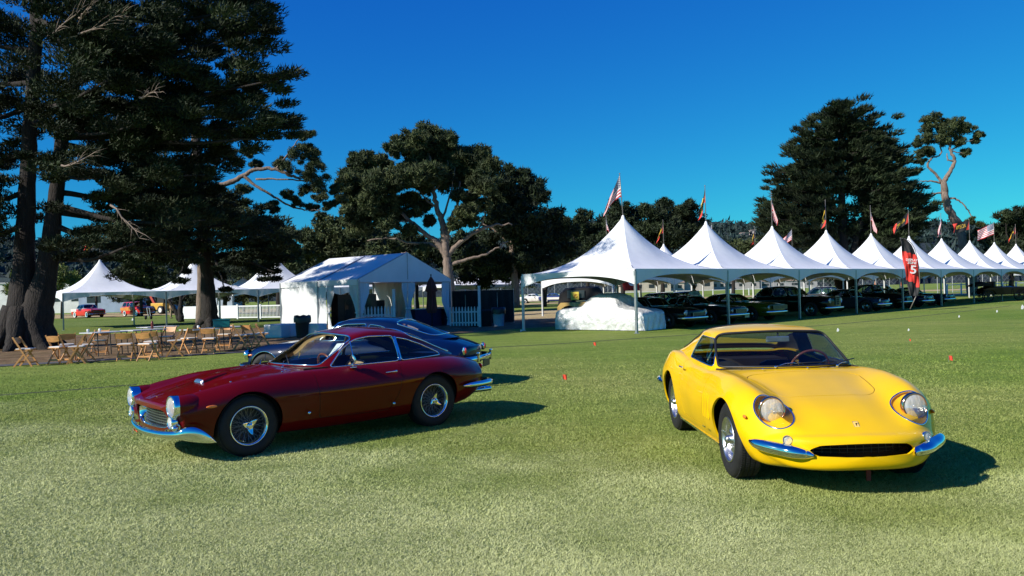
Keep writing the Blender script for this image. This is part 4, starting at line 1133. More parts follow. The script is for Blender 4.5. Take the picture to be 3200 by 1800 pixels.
def frame_tent(name, label, A, B, C_, D_, peak, group, leg_mats=None, detail=True, val_depth=.55, eave=EAVE):
    "corners in order A-B-C-D around; peak height"
    P4 = [Vector((*p, 0)) for p in (A, B, C_, D_)]; cen = sum(P4, Vector()) / 4
    root = thing(name, label, 'tent', cen, group=group); P4 = [p - cen for p in P4]
    nu, nv = (20, 14) if detail else (12, 9); m = MB(); rows = []
    for j in range(nv + 1):
        rho = (j / nv) ** 1.1 if j else 0.012; row = []
        for e in range(4):
            a, b = P4[e], P4[(e + 1) % 4]
            for i in range(nu):
                t = i / nu; q = a.lerp(b, t); hip = abs(2 * t - 1)
                f = (1 - rho) ** 2.0; z = eave + (peak - eave) * f
                # membrane sags between the hips, hips ride a little higher
                z += 0.16 * (hip ** 2 - .45) * rho * (1 - rho) * 4 * .5 * (peak - eave) / 2.4
                ql = math.hypot(q.x, q.y); rm = P4[0].length * .80; bl = rho ** .8; k = (bl + (1 - bl) * rm / ql) * rho
                row.append((q.x * k, q.y * k, z))
        row.append(row[0]); rows.append(row)
    m.grid(rows); roof = m.build('canopy', WHITE, root, smooth=True)
    m2 = MB(); m2.grid([[(x * .985, y * .985, z - .05) for x, y, z in row] for row in rows]); m2.build('inner_layer', UNDERSHADE, root, smooth=True)  # added inner sheet, dark to carry the shade of the canopy underside
    m = MB(); m.lathe([(.02, peak + .05), (.05, peak + .02), (.09, peak - .10), (.10, peak - .16)], 12, axis='z'); m.build('peak_cap', WHITE, root, smooth=True)
    for e in range(4):
        a, b = P4[e], P4[(e + 1) % 4]; m = MB(); nr = (b - a).cross(Vector((0, 0, 1))).normalized(); nr = nr if nr.dot((a + b) / 2) > 0 else -nr
        n = 28 if detail else 14; rows = [[], [], []]
        for i in range(n + 1):
            t = i / n; q = a.lerp(b, t); dpt = .17 + (val_depth - .17) * abs(2 * t - 1) ** 2.6
            wv = .012 * math.sin(t * 23 + e) + .008 * math.sin(t * 51)
            rows[0].append(q + nr * .03 + Vector((0, 0, eave + .02))); rows[1].append(q + nr * (.03 + wv) + Vector((0, 0, eave - dpt * .5))); rows[2].append(q + nr * (.03 + wv * 1.6) + Vector((0, 0, eave - dpt)))
        m.grid(rows); v = m.build('valance', VAL, root, smooth=True)
        if detail:
            m = MB(); m.tube([Vector(q) for q in rows[2]], .008, 4); m.build('hem', WHITE, v, smooth=True)
        lm = (leg_mats or [POLE] * 4)[e]
        m = MB(); m.box((a.x, a.y, (eave - .05) / 2), (.085, .085, eave - .05), rz=math.atan2((b - a).y, (b - a).x)); m.box((a.x, a.y, .01), (.18, .18, .02)); lg = m.build('leg', lm, root)
        m = MB(); m.bar(a * .98 + Vector((0, 0, eave - .08)), b * .98 + Vector((0, 0, eave - .08)), .05, .05); m.build('eave_beam', POLE, root)
    if detail:
        m = MB()
        for k in range(4):
            m.tube([P4[k] * .98 + Vector((0, 0, eave - .08)), P4[k] * .5 + Vector((0, 0, eave + (peak - eave) * .16)), Vector((0, 0, eave + (peak - eave) * .2))], .02, 5)
        m.tube([Vector((0, 0, eave + (peak - eave) * .2)), Vector((0, 0, peak))], .03, 6)
        m.build('mast_frame', POLE, root)
    return root

def flag_us_mat():
    m, nt, b = nodes('stars_and_stripes'); L = nt.links
    uv = nt.nodes.new('ShaderNodeUVMap'); sp = nt.nodes.new('ShaderNodeSeparateXYZ'); L.new(uv.outputs[0], sp.inputs[0])
    def math_(op, a, b_=None):
        n = nt.nodes.new('ShaderNodeMath'); n.operation = op
        for i, v in enumerate((a, b_)):
            if v is None: continue
            if hasattr(v, 'is_output'): L.new(v, n.inputs[i])
            else: n.inputs[i].default_value = v
        return n.outputs[0]
    s = math_('MODULO', math_('FLOOR', math_('MULTIPLY', sp.outputs[1], 13)), 2)
    stripes = mixc(nt, (0.50, 0.015, 0.025), (0.75, 0.73, 0.72), s)
    can = math_('MULTIPLY', math_('LESS_THAN', sp.outputs[0], 0.4), math_('GREATER_THAN', sp.outputs[1], 6 / 13))
    vx = math_('SUBTRACT', math_('FRACT', math_('MULTIPLY', sp.outputs[0], 15)), .5); vy = math_('SUBTRACT', math_('FRACT', math_('MULTIPLY', sp.outputs[1], 11)), .5)
    star = math_('LESS_THAN', math_('ADD', math_('MULTIPLY', vx, vx), math_('MULTIPLY', vy, vy)), .09)
    blue = mixc(nt, (0.012, 0.02, 0.09), (0.7, 0.7, 0.72), star)
    c = mixc(nt, stripes, blue, can); L.new(c, b.inputs['Base Color']); b.inputs['Roughness'].default_value = .8
    return m
US = flag_us_mat()
def flag_race_mat():
    m, nt, b = nodes('black_red_flag'); L = nt.links
    uv = nt.nodes.new('ShaderNodeUVMap'); sp = nt.nodes.new('ShaderNodeSeparateXYZ'); L.new(uv.outputs[0], sp.inputs[0])
    ds = nt.nodes.new('ShaderNodeMath'); ds.operation = 'MULTIPLY_ADD'; L.new(sp.outputs[1], ds.inputs[0]); ds.inputs[1].default_value = .22; L.new(sp.outputs[0], ds.inputs[2])
    rp = nt.nodes.new('ShaderNodeValToRGB'); rp.color_ramp.interpolation = 'CONSTANT'
    e = rp.color_ramp.elements; e[0].position = 0; e[0].color = (.70, .05, .03, 1); e[1].position = .20; e[1].color = (.012, .012, .014, 1); q = e.new(0.99); q.color = (.70, .05, .03, 1)
    L.new(ds.outputs[0], rp.inputs[0]); L.new(rp.outputs[0], b.inputs['Base Color']); b.inputs['Roughness'].default_value = .8
    return m
RACE = flag_race_mat()
LETTER = mat('yellow_lettering', (0.80, 0.52, 0.05), rough=.8, var=.05)
FPOLE = mat('flag_pole', (0.22, 0.20, 0.18), rough=.4, metal=.4)

def flag(label, base, h, kind, fly=(-.55, 0, -.84), size=(1.35, .9), lean=0.0, seed=0, group=None, swing=.35):
    "pole on a tent peak with a drooping cloth; fly: direction the cloth trails"
    root = thing('flag', label, 'flag', base, group=group)
    m = MB(); top = Vector((-lean * h, 0, h)); m.tube([(0, 0, 0), top], [.022, .014], 6); m.ball(tuple(top), .03, 8, 6); m.build('pole', FPOLE, root, smooth=True)
    rg = random.Random(seed); fv = Vector(fly).normalized(); n, k = 22, 12; W, H = size; P = []; UV = []
    side = fv.cross(Vector((0, 0, 1))); side = side.normalized() if side.length > .05 else Vector((0, 1, 0))
    ph = rg.uniform(0, 6)
    for j in range(k + 1):
        v = j / k; hp = top - Vector((0, 0, .06)) - Vector((0, 0, 1)) * (H * (1 - v)) + Vector((lean * H * (1 - v), 0, 0)); row = []
        for i in range(n + 1):
            u = i / n; d = Vector((0, 0, -1)).lerp(fv, min(1, .25 + u)) if fv.z > -.95 else fv
            fold = math.sin(u * 8 + v * 3 + ph) * .07 * u ** .6 + math.sin(u * 15 + ph * 2 + v * 7) * .025 * u
            # cloth gathers as it hangs
            dr = max(0, -fv.z) ** 3; lat = -1 if fv.x <= .02 else 1
            hq = hp + Vector((0, 0, 1)) * (H * (1 - v) * .72 * u ** .6 * dr)
            p = hq + fv * (u * W) + Vector((lat, 0, 0)) * (dr * .24 * (1 - v) * math.sin(min(1, u * 1.3) * PI * .55)) + side * fold * 1.3
            row.append(p)
        P.append(row)
    m = MB(); m.grid(P); c = m.build('cloth', US if kind == 'us' else RACE, root, smooth=True)
    me = c.data; uvl = me.uv_layers.new(name='UVMap')
    for lp in me.loops:
        idx = lp.vertex_index; uvl.data[lp.index].uv = ((idx % (n + 1)) / n, (idx // (n + 1)) / k)
    if kind != 'us':
        # yellow block lettering across the middle: strokes laid on both faces
        strokes = {'A': [((0, 0), (.5, 1)), ((.5, 1), (1, 0)), ((.25, .4), (.75, .4))], 'C': [((1, 1), (0, 1)), ((0, 1), (0, 0)), ((0, 0), (1, 0))], 'E': [((1, 1), (0, 1)), ((0, 1), (0, 0)), ((0, 0), (1, 0)), ((0, .5), (.8, .5))], 'R': [((0, 0), (0, 1)), ((0, 1), (1, 1)), ((1, 1), (1, .5)), ((1, .5), (0, .5)), ((.4, .5), (1, 0))], 'O': [((0, 0), (0, 1)), ((0, 1), (1, 1)), ((1, 1), (1, 0)), ((1, 0), (0, 0))], 'M': [((0, 0), (0, 1)), ((0, 1), (.5, .3)), ((.5, .3), (1, 1)), ((1, 1), (1, 0))]}
        def pt(u, v):
            fi = min(max(u, 0), .999) * n; fj = min(max(v, 0), .999) * k; i, j = int(fi), int(fj); a, b_ = fi - i, fj - j
            return P[j][i] * (1 - a) * (1 - b_) + P[j][i + 1] * a * (1 - b_) + P[j + 1][i] * (1 - a) * b_ + P[j + 1][i + 1] * a * b_
        m = MB()
        for q, chx in enumerate('MACERO'[:5] if False else 'ACERO'):
            u0 = .24 + q * .12
            for (a, b_) in strokes[chx]:
                for off in (.006, -.006):
                    pa = pt(u0 + a[0] * .07, .36 + a[1] * .34); pb = pt(u0 + b_[0] * .07, .36 + b_[1] * .34)
                    m.bar(pa + side * off, pb + side * off, .006, .026, up=fv.cross(side))
        tag(m.build('lettering', LETTER, c), kind='stuff')
    return root

# nearest row
A0 = Vector((4.55, 29.35)); ST = Vector((4.55, 4.27)); PE = Vector((-4.10, 4.40))
ROWG = 'white peaked tents in the long row over the parked cars'
LIGHT4 = [POLE, POLE, WHITE_LEG, WHITE_LEG]
ordn = ['nearest white peaked tent of the long row, over the silver covered car', 'second tent of the long row counted from the silver covered car', 'third tent of the long row, with an American flag hanging straight down', 'fourth tent of the long row, black and red flag hanging on its peak',
        'fifth tent of the long row, just left of the red number banner', 'sixth tent of the long row, directly behind the red number banner', 'seventh tent of the long row, first one right of the number banner', 'eighth tent of the long row, under the outspread black and yellow flag', 'ninth tent of the long row, under the outspread American flag', 'tenth tent of the long row, cut off by the right edge of the photo']
peaks = []
for i in range(10):
    a = A0 + ST * i; b = a + ST; c = b + PE; d = a + PE
    frame_tent('frame_tent', ordn[i], a, b, c, d, 4.73, ROWG, detail=i < 6, leg_mats=[POLE, POLE, WHITE_LEG, WHITE_LEG])
    peaks.append((a + b + c + d) / 4)
fl = [('us', 1.82, (-.42, 0, -.90), .05), ('race', 1.75, (-.10, .05, -.99), 0), ('us', 1.85, (.05, 0, -1), 0), ('race', 1.8, (-.03, 0, -1), 0), ('us', 1.8, (.10, 0, -.99), 0), ('race', 1.8, (-.72, 0, -.70), 0), ('us', 1.9, (-.03, 0, -1), 0), ('race', 1.75, (-.97, -.1, -.22), 0), ('us', 1.75, (-.93, .1, -.40), 0), ('race', 1.8, (-.4, 0, -.9), 0)]
FG = 'flags flying from the tent peaks'
where = ['large American flag drooping on the nearest tent peak', 'black and red flag hanging on the second tent peak', 'American flag hanging straight on the third tent peak', 'narrow black and red flag hanging on the fourth tent peak', 'American flag hanging on the fifth tent peak',
         'black and red flag blowing down to the left above the number banner', 'thin furled American flag on the seventh tent peak', 'outspread black flag with yellow lettering in front of the bare pine trunk', 'outspread American flag near the right edge', 'black and red flag on the tent past the right edge']
for i, (kd, h, fv, ln) in enumerate(fl):
    flag(where[i], (peaks[i].x, peaks[i].y, 4.72), h, kd, fly=fv, lean=ln, seed=i, group=FG, size=(1.45, .95) if kd == 'us' else (1.4, .75), swing=.55 if fv[2] < -.8 else .15)
# row behind
Q0 = Vector((6.3, 52.3)); RG2 = 'white peaked tents of the second row behind'
lab2 = ['first tent of the rear row, its white valance seen under the nearest tent', 'small white tent peak showing between the first two tents', 'rear row tent hidden behind the second tent, flag showing', 'rear row tent left of the third tent, flag showing', 'small white tent top left of the fourth tent', 'rear row tent behind the fourth tent, flag showing', 'rear row tent hidden behind the fifth tent', 'rear white tent peak just left of the number banner', 'rear row tent hidden left of the seventh tent']
for i in range(9):
    c = Q0 + ST * i; a = c - ST / 2 - PE / 2
    frame_tent('frame_tent', lab2[i], a, a + ST, a + ST + PE, a + PE, 4.73, RG2, detail=False, leg_mats=[WHITE_LEG] * 4)
    kd = 'us' if i % 2 == 0 else 'race'
    flag(['small American flag peeping behind the left slope of the nearest tent', 'small black and red flag between the first two tent peaks', 'small American flag just right of the second tent peak', 'small black and red flag left of the third tent peak', 'small outspread American flag between the third and fourth tents', 'small black and red flag just right of the fourth tent peak', 'small American flag of the rear row behind the fifth tent', 'small black and yellow flag just left of the number banner top', 'small drooping American flag just left of the seventh tent peak'][i], (c.x, c.y, 4.72), 1.75, kd, fly=[(.15, 0, -.98), (-.25, 0, -.97), (-.62, 0, -.78), (-.1, 0, -1), (-.7, 0, -.7), (-.5, 0, -.85), (0, 0, -1), (-.6, 0, -.8), (0, 0, -1)][i], seed=20 + i, group=FG)
# left row
LA = Vector((-28.2, 50.0)); LS = Vector((5.15, 3.05)); LP = Vector((-4.5, 4.9)); RG3 = 'white peaked tents on the left beyond the tables'
lab3 = ['far left white peaked tent dappled by blue tree shade', 'white peaked tent half behind the straight dark trunk', 'white peaked tent seen left of the marquee through pine twigs', 'left row tent hidden behind the marquee', 'left row tent behind the marquee opening', 'left row tent showing through the marquee']
for i in range(4):
    a = LA + LS * i; frame_tent('frame_tent', lab3[i], a, a + LS, a + LS + LP, a + LP, 4.60, RG3, detail=i < 3, leg_mats=[POLE, POLE, WHITE_LEG, WHITE_LEG], eave=2.33)
c = LA + LS / 2 + LP / 2
flag('small black and red flag trailing left over the far left tent', (c.x, c.y, 4.6), 1.9, 'race', fly=(-.75, 0, -.65), seed=41, group=FG)
# distant tents between the trees
for i, (px, d, lab) in enumerate([(1345, 96, 'distant white tent roof left of the tall white post'), (1462, 90, 'distant white tent roof above the green screen'), (1560, 92, 'distant white tent roof just left of the nearest tent'), (820, 84, 'distant white tent top behind the pine twigs'), (760, 90, 'distant tent roof left of the marquee, behind the trunk')]):
    c = gx(px, d).to_2d(); s = Vector((5.2, 3.2)) * .62; p = Vector((-3.2, 5.2)) * .62
    frame_tent('frame_tent', lab, c - s - p, c + s - p, c + s + p, c - s + p, 4.9 if d < 88 else 4.1, 'distant white tents between the trees', detail=False, eave=2.5)
c = gx(1347, 80); flag('small American flag above the marquee gable on its right', (c.x, c.y, 3.2), 5.0, 'us', fly=(.06, 0, -1), seed=50, group=FG, size=(1.7, 1.0))

# ------------------------------------------------------------ marquee
def marquee():
    C1 = Vector((-6.97, 36.2)); C2 = Vector((-3.23, 41.4)); C3 = Vector((-11.6, 40.0)); C4 = C3 + C2 - C1; cen = (C1 + C2 + C3 + C4) / 4
    root = thing('marquee', 'white gabled marquee with tied curtains standing in blue shade', 'marquee', (cen.x, cen.y, 0))
    L = lambda p, z: Vector((p.x - cen.x, p.y - cen.y, z)); ez, rz = 2.40, 3.70; M12 = (C1 + C2) / 2; M34 = (C3 + C4) / 2
    for lo0, lo1, nm in ((C1, C3, 'left'), (C2, C4, 'right')):
        for k in range(2):
            m = MB(); rows = []
            for i in range(9):
                t = (k + i / 8 * (.994 if k == 0 else 1)) / 2; row = []
                for j in range(11):
                    s = j / 10; p = L(lo0.lerp(lo1, t), ez + .02).lerp(L(M12.lerp(M34, t), rz), s); p.z -= .05 * math.sin(PI * s) * (1 - .3 * math.sin(PI * i / 8)); row.append(p)
                rows.append(row)
            m.grid(rows); m.build('roof_panel', WHITE, root, smooth=True)
        out = (L(lo0, 0) - L(M12, 0)).normalized() * .03
        m = MB(); rows = [[L(lo0.lerp(lo1, i / 16), z) + out * (1 + .5 * math.sin(i * 2.1)) for i in range(17)] for z in (ez + .03, ez - .12, ez - .24)]
        m.grid(rows); m.build('eave_valance', VAL, root, smooth=True)
    for a, b, mid in ((C1, C2, M12), (C3, C4, M34)):
        out = (L(M12, 0) - L(M34, 0)).normalized() * (.04 if a is C1 else -.04)
        m = MB(); m.add([L(a, ez - .02) + out, L(b, ez - .02) + out, L(b, ez + .30 * 0 + .02) + out, L(mid, rz) + out, L(a, ez + .02) + out], [(0, 1, 2, 3, 4)])
        m.grid([[L(a.lerp(b, i / 12), z) + out * (1.2 + .3 * math.sin(i * 1.7)) for i in range(13)] for z in (ez - .02, ez - .12)])
        m.build('gable', VAL, root)
        m = MB(); m.tube([L(mid, ez) + out * 1.4, L(mid, rz - .03) + out * 1.4], .016, 5); m.build('gable_seam', POLE, root)
    m = MB(); m.tube([L(C1, ez) + Vector((0, 0, .03)), L(M12, rz + .01), L(C2, ez + .03)], .035, 6); m.build('roof_edge', POLE, root)
    m = MB(); m.tube([L(C1.lerp(C3, .5), ez + .03), L(M12.lerp(M34, .5), rz + .005)], .03, 6); m.build('roof_seam', POLE, root)
    for p in (C1, C2, C3, C4, C1.lerp(C3, .5), C2.lerp(C4, .5)):
        m = MB(); q = L(p, 0); m.box((q.x, q.y, ez / 2), (.10, .10, ez), rz=.7); m.build('leg', POLE, root)
    # side walls: rippled vinyl; left side closed for its rear bay and most of the front bay
    def wall(a, b, t0, t1, z0=0.02, z1=ez - .1, amp=.03, nm='side_wall', mt=VAL, n=60):
        m = MB(); rows = []; A_, B_ = L(a.lerp(b, t0), 0), L(a.lerp(b, t1), 0); nn = (B_ - A_).cross(Vector((0, 0, 1))).normalized()
        for j in range(9):
            z = z0 + (z1 - z0) * j / 8
            rows.append([A_.lerp(B_, i / n) + Vector((0, 0, z)) + nn * (amp * math.sin(i * .9 + j * .25) * (1 - .5 * j / 8) + .03 * math.sin(j * 1.3 + i * .12)) for i in range(n + 1)])
        m.grid(rows); return m.build(nm, mt, root, smooth=True)
    wall(C3, C1, 0, .60)
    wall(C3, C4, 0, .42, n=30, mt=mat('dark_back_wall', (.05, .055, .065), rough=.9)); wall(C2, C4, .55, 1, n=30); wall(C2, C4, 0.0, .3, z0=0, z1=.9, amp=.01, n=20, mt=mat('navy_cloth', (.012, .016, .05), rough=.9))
    # tied curtains
    def curtain(p, dirv, w=.42, tie=.9):
        m = MB(); q = L(p, 0); d = Vector((dirv.x, dirv.y, 0)).normalized(); nn = d.cross(Vector((0, 0, 1))); rows = []
        for j in range(15):
            z = .03 + (ez - .18) * j / 14; wz = w * (.32 + .68 * min(1, abs(z - tie) / .9) ** 1.3) * (1.0 if z > tie else .8)
            rows.append([q + d * (wz * i / 14) + nn * (.045 * math.sin(i * 1.9 + z) * (.4 + wz)) + Vector((0, 0, z)) for i in range(15)])
        m.grid(rows); cu = m.build('curtain', VAL, root, smooth=True)
        m = MB(); m.lathe([(.10, tie - .03), (.105, tie), (.10, tie + .03)], 10, axis='z', c=tuple(q + d * w * .16)); m.build('tie_band', WHITE, cu)
    e1 = (C2 - C1); e2 = (C3 - C1)
    curtain(C1 + e1.normalized() * .05, e1, .62); curtain(C1 + e2.normalized() * .05, e2, .6); curtain(C1.lerp(C2, .5), e1, .55, 1.0); curtain(C1.lerp(C2, .5), -e1, .4, 1.0); curtain(C2 - e1.normalized() * .05, -e1, .6, .35); curtain(C3.lerp(C1, .62), e2 * -1, .5)
    # dark lockers and shelves inside
    for t, s, w, h, col in ((.35, .62, 1.3, 1.75, (.02, .014, .014)), (.62, .7, 1.5, 1.75, (.016, .014, .016)), (.85, .8, .9, 1.4, (.02, .02, .03))):
        p = L(C1 + e1 * t + e2 * s, h / 2); m = MB(); m.box(p, (w, .5, h), rz=.95, ); cb = m.build('cabinet', mat('cabinet_%d' % int(t * 100), col, rough=.4), root, bevel=.01)
        m = MB(); d = Vector((math.cos(.95), math.sin(.95), 0)); m.box(p + Vector((d.y, -d.x, 0)) * .256 + d * .05, (w * .38, .012, h * .72), rz=.95); m.build('glass_door', mat('dark_glass', (.05, .06, .065), rough=.1), cb)
    m = MB(); p = L(C1 + e1 * .80 + e2 * .12, .45); m.box(p, (2.0, .6, .9), rz=.947); m.build('navy_counter', mat('navy_cloth', (.012, .016, .05), rough=.9), root)
    m = MB(); m.box(p + Vector((0, 0, .465)), (2.1, .68, .03), rz=.947); m.build('counter_top', WHITE_LEG, root)
    return C1, C2, C3, C4
MQ = marquee()

# ------------------------------------------------------------ feather banner
def banner():
    d = 44.5; base = gx(2842, d); root = thing('banner', 'tall red and black feather banner reading DISPLAY ZONE 5', 'banner', base)
    L = lambda px, py: at(px, py, d) - base
    # outline sampled down the cloth: left edge / right edge by height in the photo
    ys = [745, 752, 765, 780, 800, 820, 850, 880, 905, 925]
    xl = [2812, 2813, 2815, 2817, 2820, 2823, 2828, 2834, 2839, 2842]; xr = [2822, 2836, 2850, 2858, 2864, 2868, 2872, 2873, 2873, 2870]
    m = MB(); rows = []
    N = 40; nx = 12
    for j in range(N + 1):
        y = 745 + (925 - 745) * j / N; a = np.interp(y, ys, xl); b = np.interp(y, ys, xr)
        rows.append([L(a + (b - a) * i / nx, y) + Vector((0, -.05 * math.sin(i * .7 + j * .35) - .02 * math.sin(i * 1.9), 0)) for i in range(nx + 1)])
    bands = {'black': MB(), 'red': MB(), 'low': MB()}
    for j in range(N):
        for i in range(nx):
            y = 745 + 180 * (j + .5) / N; u = (i + .5) / nx
            top = 775 + 14 * u + 8; bot = 876 + 12 * u if u < .75 else 900
            col = 'red' if y > top and y < bot else 'black'
            bands[col if not (col == 'black' and y > 860) else 'low'].add([rows[j][i], rows[j][i + 1], rows[j + 1][i + 1], rows[j + 1][i]], [(0, 1, 2, 3)])
    bands['black'].build('black_cloth', mat('black_banner_cloth', (.013, .013, .016), rough=.7), root, smooth=False)
    bands['low'].build('lower_black_cloth', MATS['black_banner_cloth'], root)
    rd = bands['red'].build('red_cloth', mat('red_banner_cloth', (.62, .03, .02), rough=.7), root, smooth=False)
    m = MB(); P = [L(2846, 962), L(2845, 920), L(2872, 912), L(2874, 870), L(2869, 820), L(2860, 783), L(2846, 758), L(2828, 747), L(2812, 744)]; m.tube(catmull(P[2:], 6), [.02] * 37, 6)
    m.tube([L(2844, 966), L(2872, 905)], .025, 6); m.build('pole', FPOLE, root, smooth=True)
    wt = mat('banner_white', (.8, .8, .8), rough=.7, var=.02)
    def text(s, px, py, hpx, rot=0.10, sx=1.0):
        cu = bpy.data.curves.new('banner_text', 'FONT'); cu.body = s; cu.size = hpx * d / FPX * 1.38; cu.extrude = .004; cu.offset = .012 * cu.size; cu.align_x = 'CENTER'; cu.align_y = 'CENTER'
        o = bpy.data.objects.new('banner_text', cu); COL.objects.link(o); dg = bpy.context.evaluated_depsgraph_get(); dg.update()
        me = bpy.data.meshes.new_from_object(o.evaluated_get(dg)); bpy.data.objects.remove(o); me.materials.clear(); me.materials.append(wt)
        t = bpy.data.objects.new('lettering', me); COL.objects.link(t); t.parent = rd; t.location = L(px, py) + Vector((0, -.11, 0)); t.rotation_euler = (PI / 2, rot, 0); t.scale = (sx, 1, 1)
    text('DISPLAY', 2846, 813, 7.5, sx=.95); text('ZONE', 2847, 822, 7.5); text('5', 2851, 844, 26, sx=1.25)
banner()
# ------------------------------------------------------------ dark red coupe
def wheel_set(root, fn, xs, ys, z, **k):
    for x in xs:
        for sd in (1, -1): fn(root, (x, sd * ys, z), sd, **k)

RED = paint('dark_red_lacquer', (0.115, 0.0015, 0.0015), rough=0.35, coat=0.75)
LUSSO = dict(xf=1.93, xr=-2.20, rc_f=0.035, rc_r=0.03, zc_f=0.44, cx_f=0.55, cx_r=-1.92,
    low=dict(
        zb=[(2.0, .27), (1.7, .22), (1.2, .19), (0, .17), (-1.2, .19), (-1.8, .25), (-2.2, .36)],
        yb=[(2.0, .66), (1.7, .70), (1.2, .73), (0, .74), (-1.2, .74), (-1.8, .68), (-2.2, .56)],
        ym=[(2.0, .755), (1.8, .80), (1.5, .835), (1.2, .855), (.6, .868), (0, .874), (-.7, .876), (-1.2, .870), (-1.6, .835), (-1.95, .77), (-2.2, .68)],
        zm=[(2.0, .46), (1.5, .54), (1.2, .57), (0, .57), (-1.2, .60), (-2.2, .58)],
        yo=[(2.0, .745), (1.8, .785), (1.2, .825), (.6, .825), (0, .83), (-1.2, .83), (-1.7, .77), (-2.2, .64)],
        zo=[(2.0, .53), (1.8, .60), (1.5, .665), (1.2, .70), (.6, .725), (0, .73), (-1.0, .745), (-1.6, .725), (-2.2, .63)],
        yc=[(2.0, .68), (1.8, .68), (1.2, .70), (.6, .73), (0, .74), (-1.2, .72), (-1.7, .64), (-2.2, .53)],
        zc=[(2.0, .585), (1.8, .70), (1.5, .765), (1.2, .805), (.6, .83), (0, .835), (-1.0, .842), (-1.6, .82), (-1.9, .775), (-2.2, .70)],
        yv=[(2.0, .46), (1.8, .50), (1.2, .52), (.6, .58), (0, .60), (-1.2, .56), (-2.2, .42)],
        zv=[(2.0, .580), (1.8, .645), (1.5, .715), (1.2, .775), (.8, .822), (.6, .84), (0, .845), (-1.0, .865), (-1.6, .85), (-1.9, .81), (-2.2, .735)],
        zt=[(2.0, .59), (1.8, .655), (1.5, .735), (1.2, .795), (.9, .838), (.6, .872), (0, .86), (-1.0, .88), (-1.6, .872), (-1.9, .83), (-2.2, .75)],
        bow=[(2.0, .08), (1.6, .05), (1.0, 0), (-1.4, 0), (-1.9, -.06), (-2.2, -.13)],
        rake=[(2.0, .25), (1.8, .1), (1.5, 0), (-2.2, 0)]),
    cab=dict(
        yb=[(.55, .66), (.15, .70), (-.15, .71), (-.7, .70), (-1.1, .67), (-1.5, .61), (-1.92, .48)],
        zb=[(.55, .845), (0, .845), (-.8, .852), (-1.3, .86), (-1.92, .85)],
        yr=[(.55, .63), (.17, .60), (-.12, .57), (-.5, .55), (-1.0, .53), (-1.4, .50), (-1.92, .43)],
        zr=[(.55, .852), (.21, 1.01), (-.12, 1.16), (-.3, 1.19), (-.5, 1.20), (-.8, 1.175), (-1.2, 1.08), (-1.55, .965), (-1.92, .86)],
        zt=[(.55, .870), (.21, 1.05), (-.12, 1.215), (-.3, 1.25), (-.5, 1.27), (-.9, 1.245), (-1.2, 1.185), (-1.55, 1.04), (-1.92, .868)],
        bow=[(.55, .28), (-.12, .12), (-.4, .03), (-.9, 0), (-1.3, -.08), (-1.92, -.20)]))

def hood_bump(V):
    V = V.copy(); x, y = V[:, 0], np.abs(V[:, 1])
    top = V[:, 2] > 0.55
    sx = np.clip((1.42 - x) / 0.35, 0, 1) * np.clip((x - 0.60) / 0.10, 0, 1)
    w = 0.17 + 0.05 * (1.4 - x)
    h = np.clip((w + 0.04 - y) / 0.05, 0, 1); h = h * h * (3 - 2 * h); sx = sx * sx * (3 - 2 * sx)
    V[:, 2] += np.where(top, 0.026 * h * sx, 0)
    return V
LUSSO['warp'] = hood_bump

